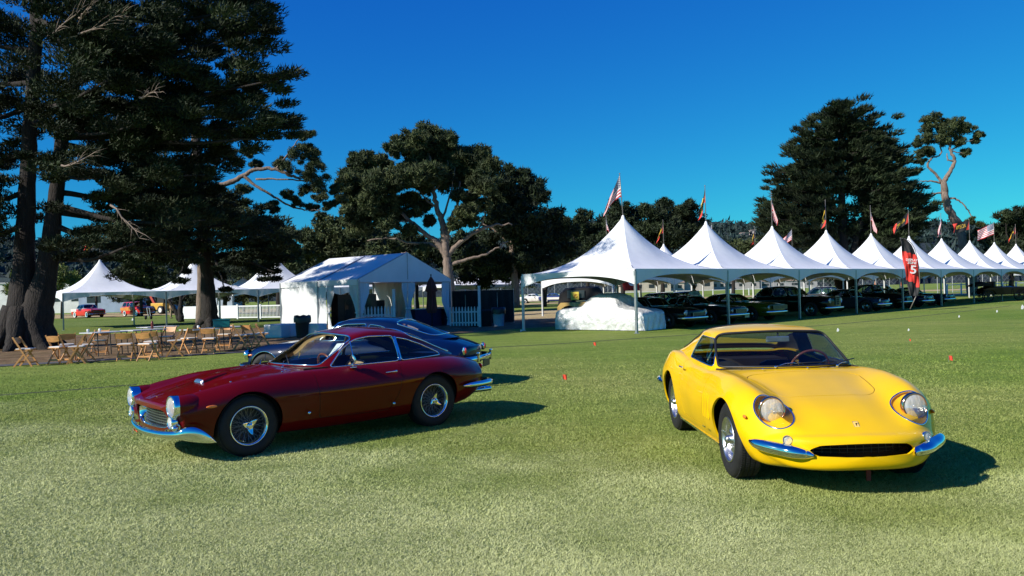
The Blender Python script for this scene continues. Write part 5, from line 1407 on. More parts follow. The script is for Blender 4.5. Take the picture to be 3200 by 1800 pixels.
def make_red():
    root = thing('vintage_coupe', 'dark red fastback coupe with chrome bumper and wire wheels parked on the lawn', 'car',
                 (-2.43, 9.78, 0), math.atan2(-.664, -.747))
    sh = CarShape(LUSSO, ns=150, q=8)
    ax = lambda V: np.abs(V[:, 1])
    door = [(.42, .86), (.40, .60), (.38, .33), (-.50, .31), (-.62, .50), (-.70, .88), (-.66, .92), (.38, .92)]
    fdoor = lambda V: np.maximum(sd_poly(door, V[:, 0], V[:, 2]) - 0.02, 0.45 - ax(V))
    fhood = lambda V: np.maximum(smax([V[:, 0] - (1.62 - 0.55 * ax(V) ** 2), 0.74 - V[:, 0] - 0.1 * ax(V), ax(V) - (0.47 + 0.13 * (1.6 - V[:, 0]) * 0.5)], 0.10), 0.55 - V[:, 2])
    fboot = lambda V: np.maximum(smax([V[:, 0] + 1.88, -2.17 - V[:, 0], ax(V) - 0.48], 0.08), 0.8 - V[:, 2])
    # mouth of the grille
    fgr = lambda V: np.maximum(smax([ax(V) - (0.50 + 0.10 * (V[:, 2] - 0.40)), V[:, 2] - 0.545, 0.350 - V[:, 2]], 0.07), 1.75 - V[:, 0])
    o = dict(arches=[(1.2, .325, .365), (-1.2, .325, .365)], well_y=0.75,
             panels=[('door', fdoor, 0), ('bonnet', fhood, 0), ('boot_lid', fboot, 0)], holes=[fgr],
             windscreen=(.515, -.115, .965, 0.0, .06), rear_window=(-1.02, -1.84, .95, 0.0, .07),
             side_windows=[([(.15, .865), (-.07, 1.07), (-.20, 1.13), (-.40, 1.155), (-.735, 1.145), (-.735, .872)], .015), ([(-.80, .875), (-.80, 1.12), (-.95, 1.09), (-1.18, 1.01), (-1.44, .89)], .015)],
             seat_mat=TAN, trim_r=.008, liner=mat('grey_headliner', (0.28, 0.26, 0.23), rough=0.9))
    body = build_coupe(root, sh, RED, o)
    # bonnet scoop
    m = MB(); rows = []
    for (x, w, h) in ((1.445, .10, .002), (1.44, .11, .024), (1.42, .115, .030), (1.36, .11, .034), (1.15, .09, .014)):
        z0 = {1.445: .748, 1.44: .746, 1.42: .758, 1.36: .775, 1.15: .830}[x]
        rows.append([(x, -w, z0 - .015)] + [(x, w * math.cos(PI - PI * k / 8), z0 + h * math.sin(PI * k / 8) ** 0.25) for k in range(9)] + [(x, w, z0 - .015)])
    m.grid(rows[2:]); m.build('bonnet_scoop', RED, root, smooth=True)
    m = MB(); m.grid(rows[:3]); m.build('scoop_grille', mat('brushed_aluminium', (0.55, 0.56, 0.57), rough=0.3, metal=1.0), root, smooth=True)
    # grille: chrome surround, egg-crate bars
    m = MB(); n = 48
    def gp(a, k, x):
        ca, sa = math.cos(a), math.sin(a)
        yy = math.copysign(abs(ca) ** 0.4, ca) * 0.50 * k; zz = 0.448 + math.copysign(abs(sa) ** 0.5, sa) * 0.098 * k
        yy *= 1 + 0.25 * (zz - 0.448)
        return (x - 0.05 * (yy / 0.5) ** 2, yy, zz)
    rows = [[gp(2 * PI * j / n, k, x) for j in range(n + 1)] for (k, x) in ((1.03, 1.950), (1.01, 1.962), (0.97, 1.958), (0.94, 1.91), (0.90, 1.85))]
    m.grid(rows); g = m.build('grille', CHROME, root, smooth=True)
    m = MB()
    for z in (0.378, 0.406, 0.434, 0.462, 0.490, 0.518):
        P = [(1.885 - 0.05 * (y / 0.5) ** 2, y, z) for y in np.linspace(-.455, .455, 13)]
        for a, b in zip(P, P[1:]): m.bar(a, b, 0.022, 0.005)
    for y in np.linspace(-.43, .43, 17):
        xx = 1.881 - 0.05 * (y / 0.5) ** 2; m.bar((xx, y, .362), (xx, y, .535), 0.005, 0.02, up=(1, 0, 0))
    tag(m.build('grille_bar', mat('brushed_aluminium', (0.55, 0.56, 0.57), rough=0.3, metal=1.0), g), kind='stuff')
    m = MB(); m.grid([[(1.80 - 0.05 * (y / 0.5) ** 2, y, z) for y in np.linspace(-.52, .52, 9)] for z in (.31, .58)]); m.build('grille_backing', DARK, g)
    for sd in (1, -1):
        round_lamp(root, (1.95, sd * .665, .595), .106, (1, sd * 0.05, 0), .14, bez=.085)
        m = MB(); m.lathe([(.102, 1.94), (.114, 1.88), (.120, 1.78), (.105, 1.66), (.05, 1.55)], 32, axis='x', c=(0, sd * .67, .595)); m.build('lamp_nacelle', RED, root, smooth=True)
        l = round_lamp(root, (1.955, sd * .64, .44), .062, (1, sd * 0.05, 0), .08, name='driving_light', bez=.05)
        m = MB(); m.tube([(1.92, sd * .66, .43), (1.87, sd * .68, .40), (1.87, sd * .64, .33)], .02, 8); m.build('lamp_bracket', CHROME, root, smooth=True)
        m = MB(); m.ball((1.93, sd * .70, .385), .030, 12, 8, (1.3, 1, 1)); m.build('turn_signal', REFLECTOR, root, smooth=True)
        m = MB(); m.ball((1.60, sd * .822, .575), 0.02, 12, 8, (3.0, 0.5, 0.75)); m.build('side_marker', AMBER, root, smooth=True)
        # overrider
        # rear quarter bumper
        m = MB(); blade_smooth(m, [((-1.62, sd * .845, .47), .02, .01), ((-1.75, sd * .835, .47), .065, .03), ((-2.0, sd * .78, .465), .075, .04), ((-2.2, sd * .68, .465), .075, .04), ((-2.29, sd * .50, .465), .07, .035), ((-2.31, sd * .30, .465), .02, .01)])
        m.build('rear_bumper', CHROME, root, smooth=True)
        for k in (0, 1):
            m = MB(); m.lathe([(.024, -2.34), (.029, -2.345), (.031, -2.33), (.029, -2.0)], 16, axis='x', c=(0, sd * (.44 + .075 * k), .345)); m.build('exhaust_pipe', CHROME, root, smooth=True)
        m = MB(); m.lathe([(.0, -2.235), (.030, -2.228), (.044, -2.20)], 16, axis='x', c=(0, sd * .48, .66)); m.build('tail_lamp', RED_LENS, root, smooth=True)
        # handle
        m = MB(); m.tube(catmull([(-.46, sd * .848, .745), (-.48, sd * .862, .747), (-.54, sd * .866, .749), (-.60, sd * .860, .750)], 4), [.005] * 4 + [.007] * 5 + [.010] * 4, 8); m.ball((-.605, sd * .850, .748), .016, 10, 8)
        m.build('door_handle', CHROME, root, smooth=True)
        for xx, zz in ((.55, .39), (-.55, .37)):
            m = MB(); m.lathe([(0, .886), (.012, .884), (.018, .872)], 12, axis='y', c=(xx, 0, zz))
            if sd < 0: m.v = [(a, -b, c_) for a, b, c_ in m.v]
            m.build('jacking_cap', CHROME, root, smooth=True)
        # vent pane post and quarter pillar
        m = MB(); m.bar((-.125, sd * .70, .87), (-.125, sd * .605, 1.13), .012, .012); m.bar((-.768, sd * .692, .86), (-.768, sd * .575, 1.15), .012, .022, up=(1, 0, 0)); m.build('window_post', CHROME, root)
    # front bumper
    m = MB()
    half = [((1.58, .858, .215), .006, .004), ((1.66, .856, .262), .09, .010), ((1.76, .832, .308), .145, .02), ((1.85, .775, .325), .14, .03), ((1.905, .69, .315), .09, .04), ((1.955, .48, .300), .075, .04), ((1.99, .22, .294), .075, .04)]
    keys = half + [((2.0, 0, .292), .075, .04)] + [((p[0], -p[1], p[2]), h, t) for p, h, t in half[::-1]]
    blade_smooth(m, keys); m.build('front_bumper', CHROME, root, smooth=True)
    m = MB()
    for sd in (1, -1): m.box((1.91, sd * .50, .34), (.10, .03, .03))
    m.build('bumper_iron', CHROME, root)
    # mirror on the left door
    m = MB(); m.lathe([(0.0, -.035), (.035, -.03), (.055, -.008), (.057, 0.004), (.050, .006), (0, .006)], 20, axis='x', c=(-.045, .80, .925))
    q = m.build('door_mirror', CHROME, root, smooth=True, angle=50)
    m = MB(); m.tube([(-.04, .80, .88), (-.05, .79, .85), (-.07, .775, .838)], .009, 8); m.ball((-.07, .775, .835), .022, 10, 6, (2.2, 1, .5)); m.build('mirror_stem', CHROME, q, smooth=True)
    wiper(root, (.60, .34, .868), (.50, .17, .925), ((.53, .36, .905), (.42, .06, .985)))
    wiper(root, (.63, -.20, .875), (.54, -.36, .915), ((.56, -.22, .912), (.42, -.50, .965)))
    # crest
    m = MB(); m.box((1.90, 0, .628), (.055, .035, .004), m=Matrix.Rotation(R(22), 3, 'Y')); m.build('bonnet_badge', mat('badge_enamel', (0.75, 0.6, 0.2), rough=0.3, coat=1), root)
    for (x, y, z) in ((1.30, .57, .780), (1.62, .56, .715), (.64, .50, .850), (.72, .58, .840)):
        m = MB(); m.ball((x, y, z), .011, 8, 6); m.build('bonnet_fastener', CHROME, root, smooth=True)
    # interior bits
    steering(root, (.02, .33, .80), tilt=20)
    m = MB(); m.box((-.20, .0, 1.15), (.02, .20, .055)); m.build('rear_view_mirror', CHROME, root)
    # sheet of paper behind the windscreen
    m = MB(); c0 = Vector((.04, .49, .975)); M = Matrix.Rotation(R(-28), 3, 'Y')
    ex = Vector((-.58, -0.05, .62)).normalized(); ey = Vector((.12, .97, .06)).normalized()
    P = lambda a, b: c0 + ex * a + ey * b
    m.grid([[P(a, b) + Vector((0, 0, .004 * math.sin(9 * a))) for b in (-.11, 0, .11)] for a in np.linspace(-.15, .17, 7)])
    pp = m.build('paper_sheet', mat('white_paper', (0.8, 0.8, 0.8), rough=0.7, var=0.03), root)
    nrm = ex.cross(ey)
    m = MB()
    for k in range(11):
        a = .10 - .022 * k; w = (.06 if k else .035); q = P(a, 0) + nrm * (.005 if nrm.z > 0 else -.005)
        m.bar(q - ey * w, q + ey * (w - .02 * (k % 3)), .006, .001, up=nrm)
    m.build('printed_line', mat('grey_print', (0.3, 0.3, 0.32), rough=0.8), pp)
    wheel_set(root, wheel_wire, (1.2, -1.2), .695, .325)
    return root
RED_CAR = make_red()
# ------------------------------------------------------------ yellow coupe
YEL = paint('yellow_lacquer', (0.80, 0.48, 0.003), rough=0.4, coat=0.6)
GTB = dict(xf=2.04, xr=-2.18, rc_f=0.09, rc_r=0.04, zc_f=0.35, cx_f=0.66, cx_r=-1.62,
    low=dict(
        zb=[(2.04, .225), (1.8, .20), (1.5, .19), (1.2, .18), (0, .17), (-1.2, .19), (-1.8, .25), (-2.18, .34)],
        yb=[(2.04, .58), (1.8, .68), (1.5, .70), (1.2, .74), (0, .75), (-1.2, .77), (-1.8, .70), (-2.18, .56)],
        ym=[(2.04, .72), (1.8, .79), (1.6, .825), (1.35, .85), (1.1, .86), (.6, .855), (0, .845), (-.6, .825), (-1.2, .83), (-1.6, .81), (-1.95, .74), (-2.18, .66)],
        zm=[(2.04, .37), (1.7, .45), (1.2, .52), (0, .52), (-1.2, .60), (-2.18, .60)],
        yo=[(2.04, .69), (1.8, .755), (1.6, .795), (1.2, .83), (.6, .81), (0, .795), (-.6, .785), (-1.2, .79), (-1.7, .75), (-2.18, .62)],
        zo=[(2.04, .43), (1.8, .56), (1.6, .65), (1.4, .70), (1.2, .73), (.6, .735), (0, .735), (-.6, .76), (-1.2, .80), (-2.18, .70)],
        yc=[(2.04, .57), (1.8, .63), (1.5, .66), (1.2, .68), (.6, .715), (0, .73), (-1.2, .73), (-1.7, .66), (-2.18, .52)],
        zc=[(2.04, .47), (1.95, .55), (1.8, .66), (1.6, .755), (1.4, .805), (1.2, .835), (.9, .858), (.6, .85), (.2, .825), (-.3, .825), (-.8, .875), (-1.2, .91), (-1.6, .89), (-2.18, .77)],
        yv=[(2.04, .36), (1.7, .40), (1.2, .42), (.6, .56), (0, .60), (-1.2, .54), (-2.18, .40)],
        zv=[(2.04, .487), (1.8, .59), (1.5, .69), (1.2, .745), (.9, .80), (.6, .85), (0, .84), (-1.2, .895), (-2.18, .80)],
        zt=[(2.04, .50), (1.8, .605), (1.5, .70), (1.2, .76), (.9, .82), (.62, .872), (0, .86), (-1.2, .90), (-1.8, .86), (-2.18, .81)],
        bow=[(2.04, .30), (1.8, .19), (1.6, .09), (1.4, .02), (1.2, 0), (-1.4, 0), (-1.9, -.10), (-2.18, -.22)]),
    cab=dict(
        yb=[(.66, .67), (.3, .70), (0, .70), (-.6, .69), (-.9, .68), (-1.3, .66), (-1.62, .60)],
        zb=[(.66, .852), (0, .838), (-.4, .845), (-.9, .88), (-1.62, .89)],
        yr=[(.66, .65), (.3, .61), (.02, .565), (-.5, .55), (-.9, .53), (-1.3, .54), (-1.62, .58)],
        zr=[(.66, .860), (.34, 1.005), (.02, 1.155), (-.2, 1.175), (-.5, 1.17), (-.9, 1.11), (-1.3, .99), (-1.62, .895)],
        zt=[(.66, .880), (.34, 1.04), (.02, 1.195), (-.15, 1.225), (-.4, 1.24), (-.7, 1.23), (-.95, 1.19), (-1.3, 1.06), (-1.62, .91)],
        bow=[(.66, .30), (.02, .13), (-.3, .03), (-.8, 0), (-1.62, 0)]))
LAMP = (1.70, .580, .648)     # headlight centre

def lampf(V, k=0.0):
    "teardrop lamp opening on the fender, measured in the front view"
    y = np.abs(V[:, 1]); z = V[:, 2]
    a = R(41); dv = -(V[:, 0] - 1.735) * math.sin(a) + (z - .668) * math.cos(a); dy = y - (.555 + .12 * dv)
    d = (np.sqrt((dy / (.142 + .10 * dv)) ** 2 + (dv / .185) ** 2) - 1) * .15
    return np.maximum(d - k, 1.2 - V[:, 0])

def make_yellow():
    root = thing('vintage_coupe', 'bright yellow low-nosed coupe with covered headlights facing the viewer', 'car', (2.635, 8.15, 0), math.atan2(-1, .010))
    sh = CarShape(GTB, ns=170, q=9)
    ax = lambda V: np.abs(V[:, 1])
    door = [(.50, .86), (.48, .60), (.44, .33), (-.46, .32), (-.58, .55), (-.60, .86), (-.56, .93), (.46, .93)]
    fdoor = lambda V: np.maximum(sd_poly(door, V[:, 0], V[:, 2]) - 0.02, 0.45 - ax(V))
    fhood = lambda V: np.maximum(smax([V[:, 0] - (1.43 - 0.25 * ax(V) ** 2), 0.76 - V[:, 0], ax(V) - (0.43 + 0.20 * (1.45 - V[:, 0]) ** 1.0 * 0.7)], 0.12), 0.5 - V[:, 2])
    fboot = lambda V: np.maximum(smax([V[:, 0] + 1.72, -2.1 - V[:, 0], ax(V) - 0.45], 0.08), 0.8 - V[:, 2])
    def fgr(V):
        y = ax(V); z = V[:, 2]
        return np.maximum(smax([y - .43, z - (.440 - .03 * (y / .43) ** 2), (.338) - z], 0.05), 1.6 - V[:, 0])
    fl = lambda V: lampf(V)
    o = dict(arches=[(1.2, .325, .365), (-1.2, .325, .368)], well_y=0.75,
             panels=[('door', fdoor, 0), ('bonnet', fhood, 0), ('boot_lid', fboot, 0)], holes=[fgr, fl],
             windscreen=(.645, .045, .995, 0.0, .07), rear_window=(-.74, -1.52, 1.0, 0.0, .07), glass=glass_mat('clear_screen_glass', (.86, .92, .90), 1.4, .65),
             side_windows=[([(.25, .885), (.10, 1.03), (-.04, 1.11), (-.53, 1.115), (-.60, .905)], .015)],
             seat_mat=BLACK_LEATHER, gap=mat('shut_line_shade', (.16, .075, .008), rough=.8), trim_r=.008, liner=mat('grey_brown_headliner', (0.10, 0.10, 0.09), rough=0.9), trim_screen=SEAL, screen_k=1.7, trim_side=CHROME)  # brownish gap colour stands in for the shade inside the shut lines
    V, F = sh.V, sh.F
    V, E, F2 = cut(V, F, fl)
    body = build_coupe(root, sh, YEL, o)
    cl = glass_mat('clear_cover', (0.97, 0.97, 0.95), 1.42, 0.9)
    for sd in (1, -1):
        part = biggest([f for f in E if V[f[0]][1] * sd > 0])
        lamp = bpy.data.objects.new('headlight', None); COL.objects.link(lamp); lamp.parent = root; lamp.empty_display_size = .1
        faces_obj('lamp_cover', V, part, cl, lamp, off=.001)
        trims('cover_ring', V, part, .0075, CHROME, lamp, off=0)
        # painted bucket behind the cover
        ch = max(chains(V, part), key=lambda c: len(c[0]))[0]; P = resample([V[i][:3] for i in ch], .02, True)
        c0 = Vector(P.mean(0)); m = MB(); rows = []
        lc = Vector((LAMP[0] - .08, sd * LAMP[1], LAMP[2]))
        for k, (t, dx) in enumerate(((0, -.004), (.04, -.02), (.12, -.04), (.45, -.06), (.80, -.07), (.95, -.09), (1, -.11))):
            row = []
            for p in P:
                p = Vector(p); q = p.lerp(lc, t); q.x = p.x * (1 - t) + lc.x * t + dx * (1 - t * .9); row.append(q)
            row.append(row[0]); rows.append(row)
        m.grid(rows); m.build('lamp_bucket', YEL, lamp, smooth=True)
        hl = round_lamp(root, (LAMP[0] + .005, sd * LAMP[1], LAMP[2] + .002), .100, (1, sd * .04, .06), .12, name='lamp_unit', bez=.03, ringm=mat('copper_ring', (0.75, 0.45, 0.32), rough=0.12, metal=1))
        hl.parent = lamp
        for q in ('x',):
            tp = surf(sh.V, 'x', sd * .545, .448); l = round_lamp(root, tuple(tp + Vector((.008, 0, 0))), .034, (1, sd * .25, .12), .05, name='turn_signal', bez=.03)
        tp = surf(sh.V, 'y', 1.60, .585, sd); m = MB(); m.ball(tuple(tp), .018, 12, 8, (2.3, .6, .9)); m.build('side_marker', AMBER, root, smooth=True)
        # quarter bumpers
        bp = [tuple(surf(sh.V, 'x', sd * y_, z_) + Vector((.012, 0, 0))) for y_, z_ in ((.775, .408), (.74, .398), (.68, .388), (.60, .376), (.51, .364), (.42, .352), (.385, .348))]
        m = MB(); blade_smooth(m, list(zip(bp, (.03, .080, .100, .104, .100, .08, .02), (.012, .04, .058, .066, .064, .05, .01))))
        m.build('front_bumper', CHROME, root, smooth=True)
        m = MB(); blade_smooth(m, [((-1.72, sd * .79, .50), .02, .01), ((-1.85, sd * .785, .50), .08, .035), ((-2.05, sd * .75, .495), .09, .045), ((-2.2, sd * .68, .49), .09, .045), ((-2.3, sd * .45, .49), .08, .035), ((-2.31, sd * .35, .49), .02, .01)])
        m.build('rear_bumper', CHROME, root, smooth=True)
        m = MB(); m.tube(catmull([(-.42, sd * .815, .80), (-.44, sd * .832, .802), (-.52, sd * .836, .805), (-.54, sd * .82, .805)], 4), .007, 8); m.build('door_handle', CHROME, root, smooth=True)
        # sill strip
        m = MB(); m.bar((.80, sd * .770, .205), (-.80, sd * .768, .205), .02, .022); m.build('sill_strip', CHROME, root)
        # fender louvres
        for k in range(4):
            x = .735 - .065 * k; m = MB(); rows = []
            for z in np.linspace(.43, .66, 8):
                yy = float(sh.g['ym'](x)) - .002 - max(0, z - .56) ** 2 * .9; t = min(1, (z - .425) / .02, (.665 - z) / .02)
                rows.append([(x + .022, sd * (yy - .004), z), (x + .004, sd * (yy + .005 * t), z), (x - .020, sd * (yy + .007 * t), z), (x - .022, sd * (yy - .004), z)])
            m.grid(rows); m.build('louvre', YEL, root, smooth=True)
        m = MB(); m.box((.62, sd * .866, .345), (.09, .006, .012)); m.build('coachbuilder_badge', CHROME, root)
        m = MB(); m.lathe([(.0, -2.235), (.035, -2.225), (.048, -2.20)], 16, axis='x', c=(0, sd * .46, .66)); m.build('tail_lamp', RED_LENS, root, smooth=True)
        m = MB(); m.bar(surf(sh.CV, 'y', .06, .90, sd, tmax=.26), surf(sh.CV, 'y', .06, 1.03, sd, tmax=.26), .010, .010); m.build('window_post', CHROME, root)
    # grille: dark recess with egg-crate
    g = MB(); g.grid([[(1.92 - .18 * (y / .6) ** 2, y, z) for y in np.linspace(-.46, .46, 11)] for z in (.30, .48)]); gr = g.build('grille', DARK, root)
    wire = mat('dark_grille_wire', (0.10, 0.10, 0.10), rough=0.35, metal=1.0)
    m = MB()
    for z in np.linspace(.35, .432, 4):
        P = [(1.98 - .18 * (y / .6) ** 2, y, z) for y in np.linspace(-.42, .42, 12)]
        for a, b in zip(P, P[1:]): m.bar(a, b, .012, .003)
    for y in np.linspace(-.40, .40, 14):
        xx = 1.977 - .18 * (y / .6) ** 2; m.bar((xx, y, .338), (xx, y, .442), .003, .012, up=(1, 0, 0))
    tag(m.build('grille_bar', wire, gr), kind='stuff')
    # badge with a small dark figure
    M = Matrix.Rotation(R(38), 3, 'Y'); b0 = surf(sh.V, 'z', 1.93, 0.0) + Vector((.003, 0, .004))
    m = MB(); m.box(b0, (.058, .036, .003), m=M); bd = m.build('nose_badge', mat('badge_yellow', (0.85, 0.55, 0.12), rough=0.25, coat=1), root)
    m = MB(); m.box(b0, (.064, .042, .002), m=M); m.build('badge_frame', CHROME, bd)
    m = MB(); fig = [(-.004, -.016), (.004, -.014), (.002, -.004), (.010, .002), (.012, .010), (.006, .012), (.004, .018), (0, .010), (-.008, .006), (-.004, .0)]
    up = M @ Vector((-1, 0, 0)); nr = M @ Vector((0, 0, 1))
    vs = [b0 + up * b + Vector((0, a, 0)) + nr * .0026 for a, b in fig]; m.add(vs, [tuple(range(len(fig)))]); m.build('prancing_figure', SEAL, bd)
    # wipers parked across the screen, in the driver's swing
    wiper(root, (.64, -.18, .885), (.60, .02, .915), ((.60, -.05, .905), (.585, .40, .915)), mt=CHROME, blade=SEAL)
    wiper(root, (.60, .42, .878), (.50, .55, .90), ((.565, .44, .90), (.42, .66, .925)), mt=CHROME, blade=SEAL)
    for y in (-.32, .10):
        m = MB(); m.ball((.70, y, .874), .010, 8, 6); m.build('washer_jet', CHROME, root, smooth=True)
    steering(root, (.13, .34, .815), tilt=22)
    m = MB(); m.box((.02, .06, 1.105), (.02, .24, .062)); mm = m.build('rear_view_mirror', mat('mirror_shell', (0.5, 0.56, 0.58), rough=0.25, metal=.6), root, bevel=.012)
    m = MB(); m.tube([(.02, .06, 1.13), (.03, .06, 1.17)], .008, 8); m.build('mirror_stem', CHROME, mm)
    # number plate hanger and undertray seen below the nose
    m = MB(); m.box((1.90, .10, .165), (.012, .035, .12)); m.build('tow_strap', mat('dark_red_strap', (.12, .01, .01)), root)
    wheel_set(root, wheel_alloy, (1.2,), .700, .325); wheel_set(root, wheel_alloy, (-1.2,), .655, .325)
    return root
YELLOW_CAR = make_yellow()
# ------------------------------------------------------------ dark blue fastback behind the red car
BLUE = paint('dark_blue_lacquer', (0.001, 0.009, 0.045), rough=0.4)
FAST = dict(xf=2.36, xr=-2.30, rc_f=0.06, rc_r=0.06, zc_f=0.48, cx_f=0.98, cx_r=-1.95,
    low=dict(
        zb=[(2.36, .30), (1.75, .21), (0, .18), (-.95, .20), (-1.8, .26), (-2.3, .38)],
        yb=[(2.36, .50), (1.75, .72), (0, .76), (-.95, .76), (-2.3, .58)],
        ym=[(2.36, .66), (2.1, .76), (1.75, .83), (1.0, .86), (0, .865), (-.95, .865), (-1.6, .82), (-2.3, .68)],
        zm=[(2.36, .50), (1.0, .56), (-2.3, .58)],
        yo=[(2.36, .63), (2.1, .73), (1.75, .79), (1.0, .815), (0, .82), (-.95, .82), (-1.6, .77), (-2.3, .62)],
        zo=[(2.36, .60), (1.75, .70), (1.0, .745), (0, .755), (-.95, .765), (-1.8, .72), (-2.3, .62)],
        yc=[(2.36, .52), (2.1, .62), (1.75, .67), (1.0, .71), (0, .73), (-.95, .71), (-1.6, .64), (-2.3, .50)],
        zc=[(2.36, .66), (2.1, .74), (1.75, .80), (1.0, .84), (0, .85), (-.95, .86), (-1.6, .83), (-2.0, .77), (-2.3, .69)],
        yv=[(2.36, .36), (1.75, .48), (1.0, .56), (0, .60), (-.95, .56), (-2.3, .38)],
        zv=[(2.36, .66), (1.75, .79), (1.0, .85), (0, .86), (-.95, .89), (-1.6, .88), (-2.0, .81), (-2.3, .72)],
        zt=[(2.36, .67), (1.75, .81), (1.3, .86), (1.0, .885), (0, .87), (-.95, .90), (-1.6, .91), (-2.0, .83), (-2.3, .73)],
        bow=[(2.36, .25), (1.9, .08), (1.4, 0), (-1.5, 0), (-2.0, -.08), (-2.3, -.18)]),
    cab=dict(
        yb=[(.98, .63), (.6, .68), (.2, .70), (-.5, .70), (-1.0, .67), (-1.5, .58), (-1.95, .46)],
        zb=[(.98, .855), (0, .86), (-.8, .87), (-1.95, .86)],
        yr=[(.98, .61), (.6, .58), (.3, .55), (-.4, .55), (-.9, .53), (-1.4, .48), (-1.95, .40)],
        zr=[(.98, .862), (.62, 1.03), (.34, 1.165), (.1, 1.205), (-.3, 1.215), (-.7, 1.18), (-1.1, 1.09), (-1.5, .97), (-1.95, .87)],
        zt=[(.98, .88), (.62, 1.07), (.34, 1.215), (.15, 1.262), (-.15, 1.285), (-.6, 1.27), (-.95, 1.215), (-1.3, 1.10), (-1.6, .985), (-1.95, .878)],
        bow=[(.98, .28), (.34, .12), (0, .03), (-.5, 0), (-.95, -.06), (-1.95, -.18)]))

def make_blue():
    root = thing('vintage_coupe', 'dark blue fastback coupe half hidden behind the dark red car', 'car', (-2.82, 15.05, 0), math.atan2(.24, -.97)); root.scale = (.955, 1, .985)
    sh = CarShape(FAST, ns=110, q=6)
    ax = lambda V: np.abs(V[:, 1])
    door = [(.86, .86), (.84, .60), (.80, .33), (-.14, .32), (-.26, .55), (-.30, .86), (-.26, .92), (.84, .92)]
    fdoor = lambda V: np.maximum(sd_poly(door, V[:, 0], V[:, 2]) - 0.02, 0.45 - ax(V))
    fboot = lambda V: np.maximum(smax([V[:, 0] + 2.02, -2.27 - V[:, 0], ax(V) - 0.46], 0.08), 0.7 - V[:, 2])
    o = dict(arches=[(1.70, .325, .365), (-.92, .325, .365)], well_y=0.75, panels=[('door', fdoor, 0), ('boot_lid', fboot, 0)],
             windscreen=(.945, .37, .96, 0.0, .06), rear_window=(-.90, -1.72, .93, 0.0, .10),
             side_windows=[([(.60, .885), (.32, 1.09), (.10, 1.155), (-.32, 1.16), (-.32, .89)], .012), ([(-.40, .895), (-.40, 1.15), (-.62, 1.115), (-.86, 1.03), (-1.06, .91)], .012)],
             seat_mat=mat('orange_leather', (.50, .20, .09), rough=.5, var=.15), trim_r=.011, inner_layer=mat('tan_carpet', (.16, .10, .06), rough=.95), glass=glass_mat('blueish_glass', (.55, .68, .78), 1.5, 1.3))
    build_coupe(root, sh, BLUE, o)
    for sd in (1, -1):
        round_lamp(root, (2.24, sd * .56, .62), .09, (1, sd * .05, 0), .12, bez=.07)
        tp = surf(sh.V, 'y', 2.08, .62, sd); m = MB(); m.ball(tuple(tp), .022, 10, 8, (2.8, .5, .8)); m.build('side_marker', AMBER, root, smooth=True)
        m = MB(); P = [(1.70 + .372 * math.cos(R(a)), sd * (float(sh.g['ym'](1.70 + .372 * math.cos(R(a)))) + .0), .325 + .372 * math.sin(R(a))) for a in range(5, 176, 8)]
        P = [(x, (lambda q: q.y + sd * .003)(surf(sh.V, 'y', x, z, sd)), z) for x, y, z in P]
        m.tube(P, .010, 6); m.build('arch_trim', CHROME, root, smooth=True)
        m = MB(); blade_smooth(m, [((-1.72, sd * .85, .50), .02, .01), ((-1.9, sd * .83, .50), .09, .035), ((-2.15, sd * .78, .50), .10, .045), ((-2.36, sd * .64, .50), .10, .045), ((-2.44, sd * .38, .50), .10, .04), ((-2.46, sd * .0, .50), .10, .04)])
        m.build('rear_bumper', CHROME, root, smooth=True)
        m = MB(); m.box((-2.47, sd * .42, .52), (.06, .06, .20)); m.build('overrider', CHROME, root, bevel=.02)
        m = MB(); m.ball((-2.26, sd * .60, .66), .05, 12, 8, (.8, .7, 1.5)); m.build('tail_lamp_bezel', CHROME, root, smooth=True)
        m = MB(); m.ball((-2.29, sd * .605, .66), .036, 12, 8, (.8, .7, 1.5)); m.build('tail_lamp', RED_LENS, root, smooth=True)
        m = MB(); blade_smooth(m, [((1.95, sd * .84, .42), .02, .01), ((2.2, sd * .76, .42), .08, .03), ((2.4, sd * .5, .42), .08, .04), ((2.45, sd * .2, .42), .06, .04)]); m.build('front_bumper', CHROME, root, smooth=True)
        m = MB(); m.tube([(-.10, sd * .865, .78), (-.22, sd * .868, .785)], .008, 8); m.build('door_handle', CHROME, root, smooth=True)
    m = MB(); m.box((-2.50, 0, .40), (.02, .40, .12)); m.build('number_plate', mat('dark_plate', (.02, .02, .03), rough=.4), root)
    steering(root, (.40, .33, .82), mt=SEAL)
    wheel_set(root, wheel_plain, (1.70, -.92), .69, .325)
    return root
BLUE_CAR = make_blue()
